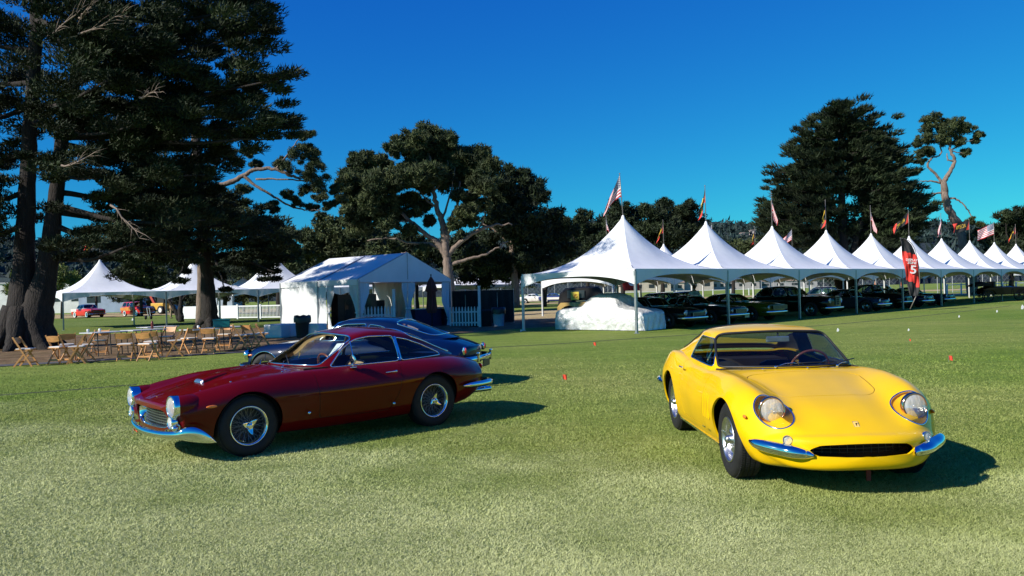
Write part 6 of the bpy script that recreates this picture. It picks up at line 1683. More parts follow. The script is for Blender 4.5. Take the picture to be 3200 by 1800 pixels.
# ------------------------------------------------------------ cars under the tents and in the distance
def gen_spec(L, W, H, hood, deck, fa, ra, c0, ct0, ct1, c1, round_=.5, nose=.12, tail=.12, clr=.2, belt=None, fl=None):
    "key lists for a car: fa/ra axle x, cabin base/top stations c0>ct0>ct1>c1"
    f, r = L / 2, -L / 2; hw = W / 2; belt = belt or max(hood, deck); mid = (belt + clr) / 2 + .08; n0 = .78 - .16 * round_
    nh = hood * (.93 - .13 * round_); dh = deck * (.96 - .2 * round_)
    low = dict(zb=[(f, clr + .06), (fa, clr), (ra, clr), (r, clr + .12)], yb=[(f, hw * .75), (fa, hw * .88), (ra, hw * .88), (r, hw * .75)],
        ym=[(f, hw * (.95 - .15 * round_)), (f - .4, hw * .985), (0, hw), (r + .4, hw * .985), (r, hw * (.93 - .13 * round_))],
        zm=[(f, mid), (r, mid)], yo=[(f, hw * (.92 - .2 * round_)), (fa, hw * (.96 - .02 * round_)), (ra, hw * (.96 - .02 * round_)), (r, hw * (.9 - .2 * round_))],
        zo=[(f, nh - .06 - .1 * round_), (fa, hood - .05 - .08 * round_), (0, belt - .06), (ra, belt - .06 - .05 * round_), (r, dh - .06)],
        yc=[(f, hw * n0), (0, hw * .86), (r, hw * n0)], zc=[(f, nh), (fa, hood), (0, belt), (ra, (belt + deck) / 2), (r, dh)],
        yv=[(f, hw * .5), (0, hw * .62), (r, hw * .5)], zv=[(f, nh), (fa, hood), (0, belt + .01), (ra, deck), (r, dh)], zt=[(f, nh + .01), (fa, hood + .02), (0, belt + .02), (ra, deck + .02), (r, dh + .01)],
        bow=[(f, nose), (f - .5, 0), (r + .5, 0), (r, -tail)])
    tp = .13 + .03 * round_
    cab = dict(yb=[(c0, hw - .10), (0, hw - .07), (c1, hw - .14)], zb=[(c0, belt), (c1, belt)], yr=[(c0, hw - .13), (ct0, hw - tp - .1), (ct1, hw - tp - .1), (c1, hw - .2)],
        zr=[(c0, belt + .01), (ct0, H - .10), ((ct0 + ct1) / 2, H - .07), (ct1, H - .10), (c1, belt + .01)], zt=[(c0, belt + .02), (ct0, H - .03), ((ct0 + ct1) / 2, H), (ct1, H - .03), (c1, belt + .025)],
        bow=[(c0, .2), (ct0, .1), (0, 0), (ct1, -.05), (c1, -.15)])
    return dict(xf=f, xr=r, rc_f=.05, rc_r=.05, cx_f=c0, cx_r=c1, low=low, cab=cab)

def back_car(label, loc, hd, col, sp, fa, ra, wr=.33, sides=None, lamps=None, cap=CHROME, white=False, roof=None, grille=None, pm=None, win=None, group=None, wood=False, name='vintage_car', tint_=(.45, .55, .58), bumper=True):
    root = thing(name, label, 'car', loc, math.atan2(hd[1], hd[0]), group=group)
    pm = pm or paint('paint_%02d_%02d_%02d' % tuple(int(c * 99) for c in col), col, rough=.35)
    sh = CarShape(sp, ns=54, q=3); f, r = sp['xf'], sp['xr']; c = sp['cab']; H = max(z for _, z in c['zt']); b = c['zb'][0][1]; cr = [k for k, _ in c['zt']]
    c0, ct0, _, ct1, c1 = sorted(cr, reverse=True)
    W_ = max(y for _, y in sp['low']['ym'])
    sides = sides or [([(c0 - .28, b + .04), (ct0 - .02, H - .13), ((ct0 + ct1) / 2 + .03, H - .12), ((ct0 + ct1) / 2 + .03, b + .04)], .01), ([((ct0 + ct1) / 2 - .04, b + .04), ((ct0 + ct1) / 2 - .04, H - .12), (ct1, H - .14), (c1 + .32, b + .04)], .01)]
    if win == 'open': sides = []
    if cap is CHROME and not white: cap = mat('dull_hubcap', (.25, .25, .25), rough=.25, metal=1.0)
    o = dict(arches=[(fa, wr, wr + .045), (ra, wr, wr + .04)], well_y=W_ - .1, panels=[('door', lambda V: np.maximum(sd_poly([(c0 - .3, b), (c0 - .35, .35), ((ct0 + ct1) / 2, .33), ((ct0 + ct1) / 2, b), ((ct0 + ct1) / 2, b + .1), (c0 - .3, b + .1)], V[:, 0], V[:, 2]), .45 - np.abs(V[:, 1])), 0)],
        windscreen=(c0 - .04, ct0 + .04, .94, 0, .05), rear_window=(ct1 - .05, c1 + .1, .88, 0, .06), side_windows=sides, seat_mat=BLACK_LEATHER, trim_r=.012, glass=glass_mat('bg_glass', tint_, 1.5, 1.2))
    if roof: o['roof_mat'] = roof
    build_coupe(root, sh, pm, o)
    lamps = lamps or [(W_ * .72, b * .78, .09)]
    for sd in (1, -1):
        for (y, z, rr) in lamps:
            tp = surf(sh.V, 'x', sd * y, z); round_lamp(root, tuple(tp + Vector((-.0, 0, 0))), rr, (1, 0, 0), .08, bez=.05)
        tp = surf(sh.V * np.array([-1, 1, 1, 1, 1]), 'x', sd * W_ * .75, b * .75); m = MB(); m.ball((-tp.x, tp.y, tp.z), .05, 8, 6, (.5, 1, 1.2)); m.build('tail_lamp', RED_LENS, root, smooth=True)
    gz = grille or (b * .60, .16, W_ * .5)
    fx = surf(sh.V, 'x', 0.05, gz[0]).x
    m = MB(); m.box((fx + .005, 0, gz[0]), (.05, gz[2] * 2, gz[1])); g = m.build('grille', DARK, root, bevel=.01)
    m = MB()
    for k in range(5): m.box((fx + .035, 0, gz[0] - gz[1] / 2 + gz[1] * k / 4), (.012, gz[2] * 2, .010))
    for k in (-1, 1): m.box((fx + .035, k * gz[2], gz[0]), (.02, .015, gz[1]))
    tag(m.build('grille_bar', mat('dull_bar', (.30, .30, .30), rough=.3, metal=1.0), g), kind='stuff')
    if bumper:
        for e, s in ((f, 1), (r, -1)):
            m = MB(); k = [((s * (abs(e) - .35), W_ * 1.0, .42), .05, .02), ((s * (abs(e) - .05), W_ * .93, .42), .10, .04), ((s * (abs(e) + .08), W_ * .6, .42), .11, .05)]; kk = k + [((s * (abs(e) + .11), 0, .42), .11, .05)] + [((p[0], -p[1], p[2]), h, t) for p, h, t in k[::-1]]
            blade_smooth(m, kk, 5, 7); m.build('bumper', CHROME, root, smooth=True)
    wheel_set(root, wheel_plain, (fa, ra), W_ - .13, wr, r=wr, rim=wr * .58, cap=cap, white=white)
    return root, sh

NOSE = Vector((.684, -.729))
def nose_at(px, d, L): p = gx(px, d); return (p.x - NOSE.x * L / 2, p.y - NOSE.y * L / 2, 0)
CG = 'vintage cars parked nose out under the tents'
S_ = gen_spec(4.3, 1.74, 1.30, .84, .86, 1.25, -1.15, .55, -.02, -.85, -1.35, .6)
back_car('black roadster with round headlamps beside the silver covered car', nose_at(2178, 32.3, 4.3), NOSE, (.005, .006, .006), S_, 1.25, -1.15, lamps=[(.66, .62, .11)], grille=(.52, .20, .42), group=CG)
S_ = gen_spec(4.6, 1.78, 1.30, .82, .84, 1.35, -1.2, .62, .0, -.8, -1.4, .25)
c_, _s = back_car('dark coupe with twin headlamps and pale number plate behind the second pole', nose_at(2310, 34.4, 4.6), NOSE, (.010, .010, .012), S_, 1.35, -1.2, lamps=[(.72, .60, .07), (.55, .60, .07)], grille=(.58, .16, .42), group=CG)
m = MB(); m.box((2.40, .42, .36), (.02, .34, .17)); m.build('number_plate', mat('plate_yellow', (.45, .45, .25), rough=.5), c_)
S_ = gen_spec(4.75, 1.85, 1.30, .86, .88, 1.45, -1.25, .75, .1, -.75, -1.5, .35)
back_car('olive yellow muscle coupe with wide grille third from the covered car', nose_at(2432, 36.8, 4.75), NOSE, (.085, .080, .006), S_, 1.45, -1.25, lamps=[(.74, .63, .085)], grille=(.63, .17, .62), roof=paint('dark_olive_roof', (.02, .02, .015)), group=CG)
S_ = gen_spec(5.2, 1.9, 1.58, 1.02, .95, 1.65, -1.5, .65, .15, -1.0, -1.75, .5, clr=.24)
c_, sh_ = back_car('tall black saloon with upright chrome radiator and big headlamps', nose_at(2612, 40.6, 5.2), NOSE, (.006, .006, .007), S_, 1.65, -1.5, wr=.37, lamps=[(.60, .78, .12)], grille=(.76, .42, .20), group=CG)
S_ = gen_spec(4.0, 1.66, 1.30, .80, .76, 1.2, -.95, .62, .15, -.75, -1.6, 1.0)
back_car('rounded grey-blue coupe with a pale window just right of the fourth pole', nose_at(2768, 44.6, 4.0), NOSE, (.03, .038, .05), S_, 1.2, -.95, lamps=[(.60, .62, .09)], grille=(.35, .05, .3), group=CG)
S_ = gen_spec(4.4, 1.7, 1.52, .95, .9, 1.3, -1.2, .65, .3, -.8, -1.7, 1.0)
c_, sh_ = back_car('dark rounded rally saloon with faint number roundel left of the banner', nose_at(2838, 48.5, 4.4), NOSE, (.012, .010, .010), S_, 1.3, -1.2, lamps=[(.60, .70, .10)], group=CG)
S_ = gen_spec(4.6, 1.75, 1.25, .78, .82, 1.35, -1.2, .5, 0, -.8, -1.4, .4)
back_car('dark blue coupe low behind the foot of the number banner', nose_at(2905, 49.6, 4.6), NOSE, (.006, .010, .03), S_, 1.35, -1.2, group=CG)
back_car('blue-grey coupe with chrome bumper under the seventh tent', nose_at(2972, 52.4, 4.6), NOSE, (.014, .02, .03), S_, 1.35, -1.2, group=CG)
S_ = gen_spec(4.9, 1.85, 1.45, .92, .92, 1.5, -1.35, .7, .15, -.9, -1.6, .6)
back_car('dark saloon parked behind the person in the white shirt', (9.3, 41.0, 0), (.9, -.3), (.008, .008, .010), S_, 1.5, -1.35, group=CG)
back_car('dark saloon in the second line behind the silver covered car', (7.4, 37.2, 0), (.8, -.6), (.008, .010, .012), S_, 1.5, -1.35, group=CG)
back_car('dark saloon in the second line behind the third tent', (17.5, 49.5, 0), (.6, -.8), (.010, .012, .014), S_, 1.5, -1.35, group=CG)
back_car('black long-bonnet car in the second line right of the banner', (28.5, 61.0, 0), (.95, -.3), (.006, .007, .007), S_, 1.5, -1.35, group=CG)
back_car('dark car in the second line behind the fifth tent', (22.0, 55.0, 0), (.8, -.6), (.012, .012, .014), S_, 1.5, -1.35, group=CG)

# open antique car at the right
def antique(loc, rz):
    root = thing('antique_car', 'black open antique car with steering wheel and folded top at the right edge', 'car', loc, rz)
    BK = paint('antique_black', (.004, .004, .004), rough=.4)
    m = MB(); rows = []
    for x, w, z0, z1 in ((-1.6, .55, .55, .95), (-1.2, .68, .5, 1.08), (-.4, .70, .5, 1.1), (.3, .60, .5, 1.1), (.5, .42, .55, 1.08), (1.7, .34, .58, 1.04)):
        rows.append([(x, -w, z0), (x, -w, z1 - .06), (x, -w * .8, z1), (x, w * .8, z1), (x, w, z1 - .06), (x, w, z0), (x, -w, z0)])
    m.grid(rows); m.build('body', BK, root, smooth=True, angle=35)
    m = MB(); m.box((1.74, 0, .80), (.12, .70, .55)); m.build('radiator', mat('old_brass', (.3, .22, .10), rough=.3, metal=1), root, bevel=.02)
    for sd in (1, -1):
        for x in (1.45, -1.35):
            w = bpy.data.objects.new('wheel', None); COL.objects.link(w); w.parent = root; w.location = (x, sd * .70, .42)
            m = MB(); m.tube([(.38 * math.cos(a), 0, .38 * math.sin(a)) for a in [2 * PI * k / 28 for k in range(28)]], .045, 8, closed=True); m.build('tyre', RUBBER, w, smooth=True)
            m = MB()
            for k in range(12): a = 2 * PI * k / 12; m.bar((.06 * math.cos(a), 0, .06 * math.sin(a)), (.34 * math.cos(a), 0, .34 * math.sin(a)), .025)
            m.lathe([(0, -.08), (.07, -.08), (.08, .08), (0, .08)], 12, axis='y'); tag(m.build('wheel_spokes', mat('dark_wood_spoke', (.08, .05, .03)), w), kind='stuff')
            m = MB(); rr = [(x + .52 * math.cos(R(a)), .42 + .50 * math.sin(R(a))) for a in range(10, 171, 16)]
            m.grid([[(px_, sd * y, z) for px_, z in rr] for y in (.58, .84)]); m.build('fender', BK, root, smooth=True)
        m = MB(); m.lathe([(.0, 1.82), (.10, 1.84), (.12, 1.92), (.11, 1.95)], 16, axis='x', c=(0, sd * .42, .88)); m.build('headlight', CHROME, root, smooth=True)
        m = MB(); m.box((0.05, sd * .75, .40), (1.9, .25, .03)); m.build('running_board', BK, root)
    m = MB(); m.tube([(.30 + .0, .3 + .19 * math.cos(a), 1.22 + .19 * math.sin(a)) for a in [2 * PI * k / 24 for k in range(24)]], .014, 6, closed=True); sw = m.build('steering_wheel', BK, root, smooth=True)
    m = MB(); m.tube([(.30, .3, 1.22), (.62, .3, .98)], .018, 6); m.build('steering_column', BK, sw)
    m = MB(); m.bar((.52, -.5, 1.08), (.42, -.5, 1.55), .03); m.bar((.52, .5, 1.08), (.42, .5, 1.55), .03); m.bar((.42, -.5, 1.55), (.42, .5, 1.55), .03); m.bar((.46, -.5, 1.32), (.46, .5, 1.32), .02); m.build('windscreen_frame', BK, root)
    m = MB(); rows = []
    for x, z, h in ((-1.0, 1.1, .05), (-1.2, 1.25, .16), (-1.6, 1.28, .22), (-2.0, 1.22, .18), (-2.2, 1.15, .06)): rows.append([(x, y, z + h * math.cos(y * 1.6)) for y in np.linspace(-.7, .7, 9)] + [(x, .7, z - h * .6), (x, -.7, z - h * .6), (x, -.7, z + h * math.cos(1.12))])
    m.grid(rows); m.build('folded_top', mat('black_canvas', (.015, .015, .015), rough=.9), root, smooth=True)
    m = MB(); m.box((-.55, 0, 1.02), (.5, 1.2, .2)); m.box((-.82, 0, 1.22), (.14, 1.2, .5)); m.build('bench_seat', BLACK_LEATHER, root, bevel=.04)
p = gx(3135, 58.5); antique((p.x, p.y, 0), math.atan2(-.12, .99))

# ---- silver covered car
def covered():
    root = thing('covered_car', 'car hidden under a crumpled silver dust cover beneath the nearest tent', 'car cover', (3.95, 32.85, 0), math.atan2(-.68, .73))
    Lc, Wc = 4.35, 1.86; prof = pchip([(-2.2, .72), (-2.0, .86), (-1.4, .95), (-.8, 1.02), (-.45, 1.40), (-.1, 1.50), (.45, 1.50), (.75, 1.40), (1.15, .98), (1.5, .90), (2.0, .83), (2.2, .72)])
    nx, ny = 150, 64; rows = []; rg = np.random.default_rng(3)
    K = [(rg.uniform(2, 16), rg.uniform(-16, 16), rg.uniform(0, 6.3), rg.uniform(.4, 1)) for _ in range(26)]
    def wr_(x, s):
        v = 0
        for a, b, c, d in K: v += d * (abs(math.sin(a * x * .6 + b * s + c + .6 * math.sin(3 * x + b))) ** .6 - .7) / (1 + .12 * math.hypot(a, b))
        return v * .013
    for i in range(nx + 1):
        x = -Lc / 2 + Lc * i / nx; zt = float(prof(x)); e = min(1, (Lc / 2 - abs(x)) / .35); hw = Wc / 2 * (.86 + .14 * e ** .5); row = []
        cabw = np.clip((zt - 1.0) / .45, 0, 1)
        for j in range(ny + 1):
            s = 2 * j / ny - 1; a = abs(s); sg = 1 if s > 0 else -1
            if a < .42: y = hw * (.95 - .28 * cabw) * a / .42; z = zt - .05 * (a / .42) ** 3 * (1 + cabw)
            elif a < .52:
                t = (a - .42) / .10; y = hw * ((.95 - .28 * cabw) * (1 - t) + t * (.98)); z = (zt - .05 - .05 * cabw) * (1 - t) + t * min(zt - .10, .90)
            else:
                t = (a - .52) / .48; y = hw * (.98 + .05 * math.sin(t * PI)); z = min(zt - .10, .90) * (1 - t) + .03 * t
            w = wr_(x * 1.0, s * 2.2 + (zt)); y += w * (1.2 if a > .42 else .2); z += w * (.25 if a > .42 else 1.0) * (1 if a < .97 else 0)
            row.append((x + w * .5, sg * y, max(.02, z)))
        rows.append(row)
    for end, dx in ((0, -1), (-1, 1)):
        base = rows[end]; ring = []
        for k in (1, 2, 3, 4, 5, 6):
            t = k / 6; ring.append([(p[0] + dx * (.06 * math.sin(t * PI / 2) + .02 * math.sin(j * .8 + k)), p[1] * (1 - .10 * t), .02 + (p[2] - .02) * (1 - t) if abs(p[1]) < Wc else p[2]) for j, p in enumerate(base)])
        if end == 0: rows = ring[::-1] + rows
        else: rows = rows + ring
    m, nt, b = nodes('silver_dust_cover'); o1, f1, s1 = noise_col(nt, (.58, .59, .60), (.78, .79, .80), 4, detail=6); nt.links.new(o1, b.inputs['Base Color']); b.inputs['Metallic'].default_value = .2; b.inputs['Roughness'].default_value = .42
    vr = nt.nodes.new('ShaderNodeTexVoronoi'); vr.feature = 'DISTANCE_TO_EDGE'; vr.inputs['Scale'].default_value = 2.6; mp = nt.nodes.new('ShaderNodeTexCoord'); nz = nt.nodes.new('ShaderNodeTexNoise'); nz.inputs['Scale'].default_value = 3; nz.inputs['Detail'].default_value = 5
    nt.links.new(mp.outputs['Object'], nz.inputs['Vector']); ad = nt.nodes.new('ShaderNodeVectorMath'); ad.operation = 'ADD'; nt.links.new(mp.outputs['Object'], ad.inputs[0]); nt.links.new(nz.outputs[1], ad.inputs[1]); nt.links.new(ad.outputs[0], vr.inputs['Vector']); bump(nt, b, vr.outputs[0], .6, .07)
    q = MB(); q.grid(rows); q.build('dust_cover', m, root, smooth=True)
covered()

# ---- black vintage car with cream rear wing
def cream():
    base = gx(1800, 41.5); root = thing('vintage_car', 'black vintage tourer with a cream rear wing and yellow card behind the covered car', 'car', (base.x + .95, base.y + .6, 0), -.10)
    BK = paint('antique_black', (.004, .004, .004), rough=.4); CR = paint('cream_panel', (.66, .44, .15), rough=.4)
    m = MB(); m.box((.25, 0, .78), (3.6, 1.5, .62)); m.build('body', BK, root, bevel=.08)
    m = MB(); rows = []
    for x, z, h in ((-1.85, .95, .02), (-1.75, 1.5, .2), (-1.4, 1.78, .2), (-.4, 1.84, .2), (.3, 1.82, .15), (.75, 1.15, .05)): rows.append([(x, -.68, .9 if x < .5 else 1.0), (x, -.64, z - .08), (x, -.4, z), (x, .4, z), (x, .64, z - .08), (x, .68, .9 if x < .5 else 1.0)])
    m.grid(rows); m.build('soft_top', mat('black_canvas', (.015, .015, .015), rough=.9), root, smooth=True, angle=50)
    for sd in (1, -1):
        m = MB(); out = [(-1.95, .62)] + [(-1.30 + .52 * math.cos(R(a)), .36 + .52 * math.sin(R(a))) for a in range(175, 4, -12)] + [(-.72, .34), (-.30, .34), (-.30, 1.06), (-1.75, 1.06)]
        out = [(-1.86, .34)] + [(-1.30 + .50 * math.cos(R(a)), .36 + .50 * math.sin(R(a))) for a in range(178, 0, -12)] + [(-.25, .34), (-.25, 1.04), (-1.70, 1.02), (-1.88, .80)]
        m.prism(out, sd * .74, sd * .83); m.build('rear_wing', CR, root)
        for x in (-1.30, 1.55): wheel_plain(root, (x, sd * .70, .38), sd, r=.38, rim=.22, cap=BK)
        m = MB(); m.grid([[(1.55 + .50 * math.cos(R(a)), y, .38 + .50 * math.sin(R(a))) for a in range(0, 181, 15)] for y in (sd * .55, sd * .84)]); m.build('front_wing', BK, root, smooth=True)
        m = MB(); m.box((-.9, sd * .70, 1.45), (.9, .01, .40)); m.build('side_glass', mat('dark_glass', (.05, .06, .065), rough=.1), root)
    m = MB(); m.box((1.5, 0, 1.0), (1.3, .8, .3)); m.build('bonnet', BK, root, bevel=.06)
    m = MB(); m.bar((-.9, -.76, 1.09), (.9, -.76, 1.09), .03); m.build('belt_strip', CHROME, root)
    m = MB(); m.box((-.95, -.80, 1.36), (.42, .02, .42)); cd = m.build('entry_card', mat('yellow_card', (.80, .62, .08), rough=.7), root)
    bk = mat('orange_print', (.5, .15, .03), rough=.8); m = MB()
    for a, b in (((-1.03, 1.46), (-1.03, 1.30)), ((-1.03, 1.30), (-1.09, 1.30)), ((-1.09, 1.30), (-1.09, 1.34)), ((-.90, 1.46), (-.98, 1.46)), ((-.98, 1.46), (-.98, 1.39)), ((-.98, 1.39), (-.90, 1.39)), ((-.90, 1.39), (-.90, 1.30)), ((-.90, 1.30), (-.98, 1.30))): m.bar((a[0] + .06, -.815, a[1] - .02), (b[0] + .06, -.815, b[1] - .02), .02, .022)
    tag(m.build('card_lettering', bk, cd), kind='stuff')
cream()

# ---- distant sunlit cars
S_ = gen_spec(4.95, 1.88, 1.55, 1.02, .98, 1.5, -1.4, .75, .35, -.85, -1.45, .25)
RW = paint('bright_red_lacquer', (.62, .03, .02)); WH = paint('ivory_lacquer', (.72, .70, .66))
c_, sh_ = back_car('red and white fifties hardtop far off on the green beyond the left tent', gx(274, 93).to_tuple(), (.80, -.60), (.6, .03, .02), S_, 1.5, -1.4, wr=.36, pm=RW, roof=WH, white=True, lamps=[(.72, .86, .09)], grille=(.66, .20, .6), name='vintage_car')
m = MB(); m.grid([[(x, sd_ * (.945), z) for x in (-2.2, -.9)] for sd_, z in ((-1, .72), (-1, 1.0))]); m.build('white_flank', WH, c_)
S_ = gen_spec(4.9, 1.88, 1.72, 1.10, 1.12, 1.5, -1.35, .95, .65, -1.9, -2.35, .5)
WD = mat('honey_wood', (.62, .25, .05), rough=.4, coat=.6, var=.15, scale=3)
c_, sh_ = back_car('red wagon with honey wood side panels far off behind the left tent pole', gx(428, 94).to_tuple(), (.78, -.62), (.6, .03, .02), S_, 1.5, -1.35, wr=.37, pm=RW, lamps=[(.72, .86, .09)], grille=(.70, .22, .6), white=True,
    sides=[([(.62, 1.14), (.48, 1.58), (-.18, 1.60), (-.18, 1.14)], .01), ([(-.26, 1.14), (-.26, 1.60), (-.95, 1.60), (-.95, 1.14)], .01), ([(-1.05, 1.14), (-1.05, 1.60), (-1.85, 1.58), (-2.0, 1.14)], .01)])
for k, (x0, x1) in enumerate(((.70, -.20), (-.24, -.98), (-1.02, -2.2))):
    for sd_ in (1, -1):
        m = MB(); m.box(((x0 + x1) / 2, sd_ * .945, .86), (x0 - x1, .03, .42 if k < 2 else .34)); m.build('wood_panel', WD, c_)
S_ = gen_spec(4.6, 1.8, 1.32, .92, .95, 1.4, -1.25, .6, .1, -.7, -1.35, .3)
def num2(root):
    m = MB(); pts = [(-.16, 1), (.10, 1.02), (.16, .84), (.05, .72), (-.16, .60), (.18, .60)]; y = -.93
    P = [(.15 - a * .6, y, .62 + (b - .6) * .75) for a, b in [(.16, .90), (.10, 1.0), (-.08, 1.0), (-.15, .86), (.16, .60), (-.18, .60)]]
    P = [(-x + .3, y_, z) for x, y_, z in P]
    for a, b in zip(P, P[1:]): m.bar(a, b, .02, .05, up=(1, 0, .3))
    m.build('race_number', SEAL, root)
c_, _s = back_car('white racing coupe with the number 2 on its door, far off under the tent', gx(1672, 112).to_tuple(), (.97, -.24), (.72, .72, .70), S_, 1.4, -1.25, pm=WH, name='racing_car'); num2(c_)
c_, _s = back_car('blue and white racing saloon beside the white racing coupe', gx(1735, 110).to_tuple(), (.97, -.24), (.03, .05, .16), S_, 1.4, -1.25, name='racing_car', white=True)
m = MB(); m.box((-.2, -.92, .62), (2.4, .02, .30)); m.build('white_flash', WH, c_)
for i, (px, d, lab) in enumerate([(1962, 62, 'dark open buggy with roll frame behind the nearest tent'), ]):
    b0 = gx(px, d); root = thing('utility_cart', lab, 'cart', b0, .1); BKm = mat('cart_black', (.02, .02, .02), rough=.5)
    m = MB(); m.box((0, 0, .6), (2.6, 1.2, .5)); m.build('body', BKm, root, bevel=.06); m = MB(); m.box((0, 0, 1.85), (2.0, 1.2, .06)); m.build('roof', BKm, root, bevel=.02)
    m = MB()
    for x in (-.9, .9):
        for y in (-.5, .5): m.bar((x, y, .8), (x * .95, y, 1.85), .05)
    tag(m.build('roof_frame', BKm, root), kind='stuff')
    for x in (-.9, .9):
        for sd_ in (1, -1): wheel_plain(root, (x, sd_ * .58, .3), sd_, r=.3, rim=.16, cap=SEAL)
    m = MB(); m.box((-.1, 0, 1.0), (.5, 1.1, .3)); m.build('seat', BLACK_LEATHER, root, bevel=.05)

# ------------------------------------------------------------ folding chairs and tables
OAK = mat('folding_chair_wood', (.52, .25, .085), rough=.5, var=.22, scale=6, coat=.25, stretch=(1, 1, 8))
PAD = mat('white_seat_pad', (.72, .70, .66), rough=.55, var=.06)
def make_chair():
    t = thing('folding_chair', 'light wood folding chair', 'chair')
    for sd in (1, -1):
        m = MB(); m.bar((.26, sd * .215, 0), (-.20, sd * .215, .80), .022, .042, up=(1, 0, .55)); m.build('back_leg', OAK, t)
        m = MB(); m.bar((-.20, sd * .185, 0), (.14, sd * .185, .45), .022, .042, up=(1, 0, -.7)); m.build('front_leg', OAK, t)
    m = MB(); rows = []
    for k in range(9):
        y = -.205 + .41 * k / 8; bz = .012 * math.sin(PI * k / 8); rows.append([(-.150 - .012 * math.sin(PI * k / 8), y, .64 - .03 * math.sin(PI * k / 8)), (-.20 - .012 * math.sin(PI * k / 8), y, .775 + bz), (-.212 - .012 * math.sin(PI * k / 8), y, .77 + bz), (-.165 - .012 * math.sin(PI * k / 8), y, .64 - .03 * math.sin(PI * k / 8)), (-.150 - .012 * math.sin(PI * k / 8), y, .64 - .03 * math.sin(PI * k / 8))])
    m.grid(rows); m.build('back_slat', OAK, t)
    m = MB(); m.box((.03, 0, .452), (.40, .38, .025)); s = m.build('seat', OAK, t, bevel=.006)
    m = MB(); m.box((.035, 0, .477), (.37, .36, .028)); m.build('seat_pad', PAD, s, bevel=.012)
    for (x, z, w) in ((.205, .11, .41), (-.12, .12, .35)):
        m = MB(); m.box((x, 0, z), (.03, w, .045)); m.build('stretcher', OAK, t)
    return t
ch0 = make_chair(); first = True
CHG = 'light wood folding chairs around the trestle tables'
# (px, distance, heading degrees, label)
CH = [(72, 21.5, 10, 'lone folding chair at the left end seen exactly from the side'), (178, 22.0, 75, 'folding chair seen from behind, second from the left, its frame splayed wide'), (205, 23.2, 120, 'folding chair partly hidden by the second chair from the left'),
      (240, 22.0, 200, 'sunlit folding chair leaning its dark back leg towards the right'), (268, 22.8, 215, 'pale folding chair just left of the first table end'), (388, 22.6, 100, 'folding chair with a broad dark back slat in the middle of the row'),
      (455, 22.4, 80, 'folding chair with its white pad turned to the left, middle of the row'), (470, 23.6, 95, 'folding chair standing right behind the middle chair'), (545, 23.8, 200, 'folding chair in shade with one long sunlit leg'), (652, 24.6, 90, 'folding chair seen square from behind in front of the trunk'),
      (310, 25.2, 280, 'shaded folding chair on the far side of the first table'), (590, 25.0, 150, 'shaded folding chair between the two tables'), (745, 26.2, 20, 'shaded folding chair at the right table end, turned sideways'), (778, 26.6, 60, 'last but one folding chair at the right'), (815, 27.4, 15, 'last folding chair at the right, seen narrow'),
      (520, 26.8, 260, 'folding chair on the far side of the middle table'), (700, 27.2, 270, 'folding chair behind the table with the teal cooler')]
for px, d, a, lab in CH:
    c_ = ch0 if first else copy_tree(ch0); first = False
    c_.location = gx(px, d) + Vector((0, 0, .006)); c_.rotation_euler = (0, 0, R(a)); c_['label'] = lab; c_['group'] = CHG
TOP = mat('table_laminate', (.55, .56, .57), rough=.4, var=.05)
def make_table(lab, a, b, w=.76):
    a = Vector(a); b = Vector(b); c = (a + b) / 2; t = thing('folding_table', lab, 'table', c, math.atan2((b - a).y, (b - a).x), 'trestle tables under the cypress'); L = (b - a).length
    m = MB(); m.box((0, 0, .735), (L, w, .03)); m.build('tabletop', TOP, t, bevel=.008)
    for x in (-L * .36, L * .36):
        for y in (-w * .36, w * .36): m = MB(); m.tube([(x, y, .72), (x + .03, y, 0)], .016, 6); m.build('leg', SEAL, t)
        m = MB(); m.bar((x, -w * .36, .25), (x, w * .36, .25), .025); m.build('brace', SEAL, t)
    return t
make_table('white trestle table at the left with two small cups on it', gx(268, 24.6), gx(372, 25.6)); make_table('white trestle table in the middle, in shade', gx(392, 25.8), gx(500, 26.8)); make_table('white trestle table under the teal cooler', gx(578, 25.0), gx(662, 25.8)); make_table('white trestle table running right from the teal cooler', gx(664, 26.2), gx(748, 27.2)); make_table('shaded trestle table far back between the chairs', gx(440, 28.5), gx(540, 29.5))
for px, d, lab, col in ((272, 24.7, 'small white cup on the left table near its end', (.7, .7, .68)), (309, 25.0, 'small white cup in the middle of the left table', (.7, .7, .68)), (473, 26.6, 'dark red bottle standing on the shaded middle table', (.16, .02, .02)), (617, 25.4, 'small white cup on the table left of the trunk', (.7, .7, .68))):
    q = gx(px, d); m = MB(); m.lathe([(.0, 0), (.035, 0), (.042, .10 if col[0] > .5 else .2), (.02, .11 if col[0] > .5 else .26), (0, .11 if col[0] > .5 else .27)], 12, axis='z'); o = m.build('cup' if col[0] > .5 else 'bottle', mat('cup_%d' % int(col[0] * 10), col, rough=.4), smooth=True); o.location = (q.x, q.y, .75); tag(o, lab, 'cup' if col[0] > .5 else 'bottle')
